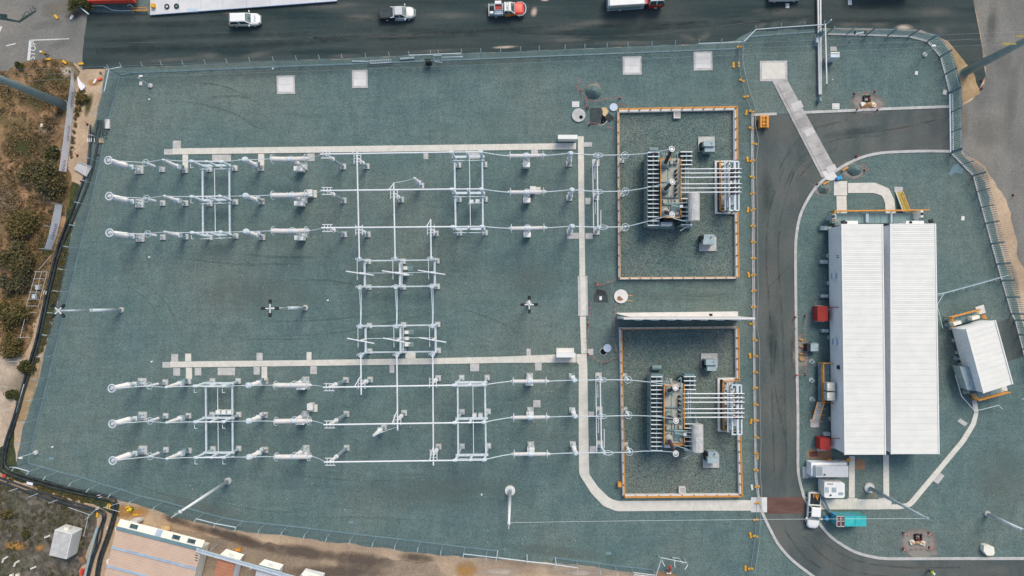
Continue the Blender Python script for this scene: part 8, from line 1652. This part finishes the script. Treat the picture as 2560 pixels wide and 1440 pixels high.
for i, a in enumerate([('largest olive bush between the two banners', 118, 452, 4.4, 2.6, ['leaf_dark', 'leaf_dark', 'leaf_dry', 'leaf_grey']), ('dark leafy bush beside the lower banner', 66, 562, 2.8, 2.2, ['leaf_dark', 'leaf_dry']), ('broad bush below the lower banner', 60, 640, 3.6, 2.4, ['leaf_dark', 'leaf_dark', 'leaf_dry', 'leaf_grey']), ('bush behind the wire fence ladder', 46, 700, 2.6, 1.8, ['leaf_grey', 'leaf_dark']), ('bush left of the wire fence posts', 50, 792, 2.9, 1.9, ['leaf_dark', 'leaf_dry']), ('yellowing bush near the lower end of the wire fence', 38, 862, 2.4, 1.6, ['leaf_dry', 'leaf_dark']),
                         ('small bush overhanging the black pipes', 68, 918, 1.4, 1.1, ['leaf_dark']), ('low bush on the ditch edge below the pipes overhang', 40, 985, 1.2, .9, ['leaf_dark']), ('dark bush at the top left behind the pale rail', 208, 12, 2.2, 2.0, ['leaf_dark']), ('low green bush beside the upper banner', 138, 382, 1.3, 1.2, ['leaf_dark']), ('small dark bush near the grass tip, upper left', 52, 166, .7, .8, ['leaf_dark']), ('small yellow-green bush in the lower left scrub', 22, 1285, .8, .8, ['leaf_dry', 'leaf_dark']), ('small dark bush left of the white container', 66, 1330, .8, .8, ['leaf_dark']), ('thin bush left of the crumpled banner foot', 212, 244, 1.0, .8, ['leaf_dark', 'leaf_dry']), ('bush at the left edge below the paper-white sand', 4, 770, 1.7, 1.2, ['leaf_dry', 'leaf_dark'])]):
    bush(a[0], a[1], a[2], a[3], a[4], a[5], 40 + i)
def inside(p, poly):
    c = False; j = len(poly) - 1
    for i in range(len(poly)):
        if (poly[i][1] > p[1]) != (poly[j][1] > p[1]) and p[0] < (poly[j][0] - poly[i][0]) * (p[1] - poly[i][1]) / (poly[j][1] - poly[i][1]) + poly[i][0]: c = not c
        j = i
    return c
def tufts(name, poly, n, r, leaves, size, m, seed, lb):
    rnd = random.Random(seed); xs = [p[0] for p in poly]; ys = [p[1] for p in poly]; cs = []
    while len(cs) < n:
        q = (rnd.uniform(min(xs), max(xs)), rnd.uniform(min(ys), max(ys)))
        if inside(q, poly):
            w_ = R(*q)
            if noise.noise(Vector((w_.x * .16, w_.y * .16, seed))) + .25 * noise.noise(Vector((w_.x, w_.y, 0))) > -.12: cs.append(w_ + Vector((0, 0, .05)))
    o = leafcloud(name, cs, [r * rnd.uniform(.5, 1.5) for _ in cs], leaves, size, m, None, .6, seed); tag(o, lb, 'grass', None, 'stuff')
tufts('dry_grass', [(-40, 195), (60, 158), (130, 152), (175, 165), (180, 205), (165, 300), (155, 430), (165, 500), (140, 620), (110, 720), (80, 840), (40, 890), (-40, 880)], 1300, .42, 30000, .11, ['leaf_straw', 'leaf_dry', 'leaf_straw', 'leaf_dark', 'leaf_grey', 'leaf_dry'], 3, 'dry brown and olive scrub grass filling the upper left')
tufts('scrub_grass', [(-40, 1200), (60, 1228), (230, 1284), (216, 1370), (190, 1460), (-40, 1460)], 420, .3, 9000, .1, ['leaf_grey', 'leaf_dark'], 5, 'sparse grey scrub plants in the lower left field')
tufts('ditch_grass', [(190, 470), (186, 540), (168, 640), (150, 720), (124, 830), (92, 910), (60, 960), (44, 1040), (45, 1000), (75, 930), (98, 870), (120, 800), (140, 700), (160, 600)], 420, .3, 12000, .09, ['leaf_dark', 'leaf_dark', 'leaf_dry'], 6, 'green weeds along the right bank of the pipe ditch')
tufts('ditch_weeds', [(20, 1190), (80, 1200), (180, 1230), (230, 1250), (225, 1268), (120, 1235), (20, 1208)], 160, .25, 3500, .09, ['leaf_dark', 'leaf_dry'], 7, 'olive weeds between the two pairs of pipes')
tufts('verge_weeds', [(192, 225), (218, 222), (205, 270), (192, 300), (180, 400), (174, 400), (186, 300)], 120, .25, 2600, .08, ['leaf_dark', 'leaf_dry'], 8, 'thin green weeds right of the upper banner')
# scattered small stones and lumps on the gravel
rng = random.Random(11); k = MB()
for _ in range(700):
    x, y = rng.uniform(90, 2500), rng.uniform(200, 1380); s_ = rng.uniform(.05, .12); p = R(x, y)
    if 1878 < x < 2000 or 2060 < x < 2350 or 1540 < x < 1850: continue
    if not inside((x, y), GRAVEL): continue
    k.add([(p.x - s_, p.y, .03), (p.x + s_ * .5, p.y - s_, .03), (p.x + s_ * .5, p.y + s_, .03), (p.x, p.y, .03 + s_ * 1.4)], [(0, 1, 3), (1, 2, 3), (2, 0, 3)])
o = k.build('loose_stones', 'concrete_grey'); tag(o, 'loose pale stones scattered over the gravel yard', 'stones', None, 'stuff')
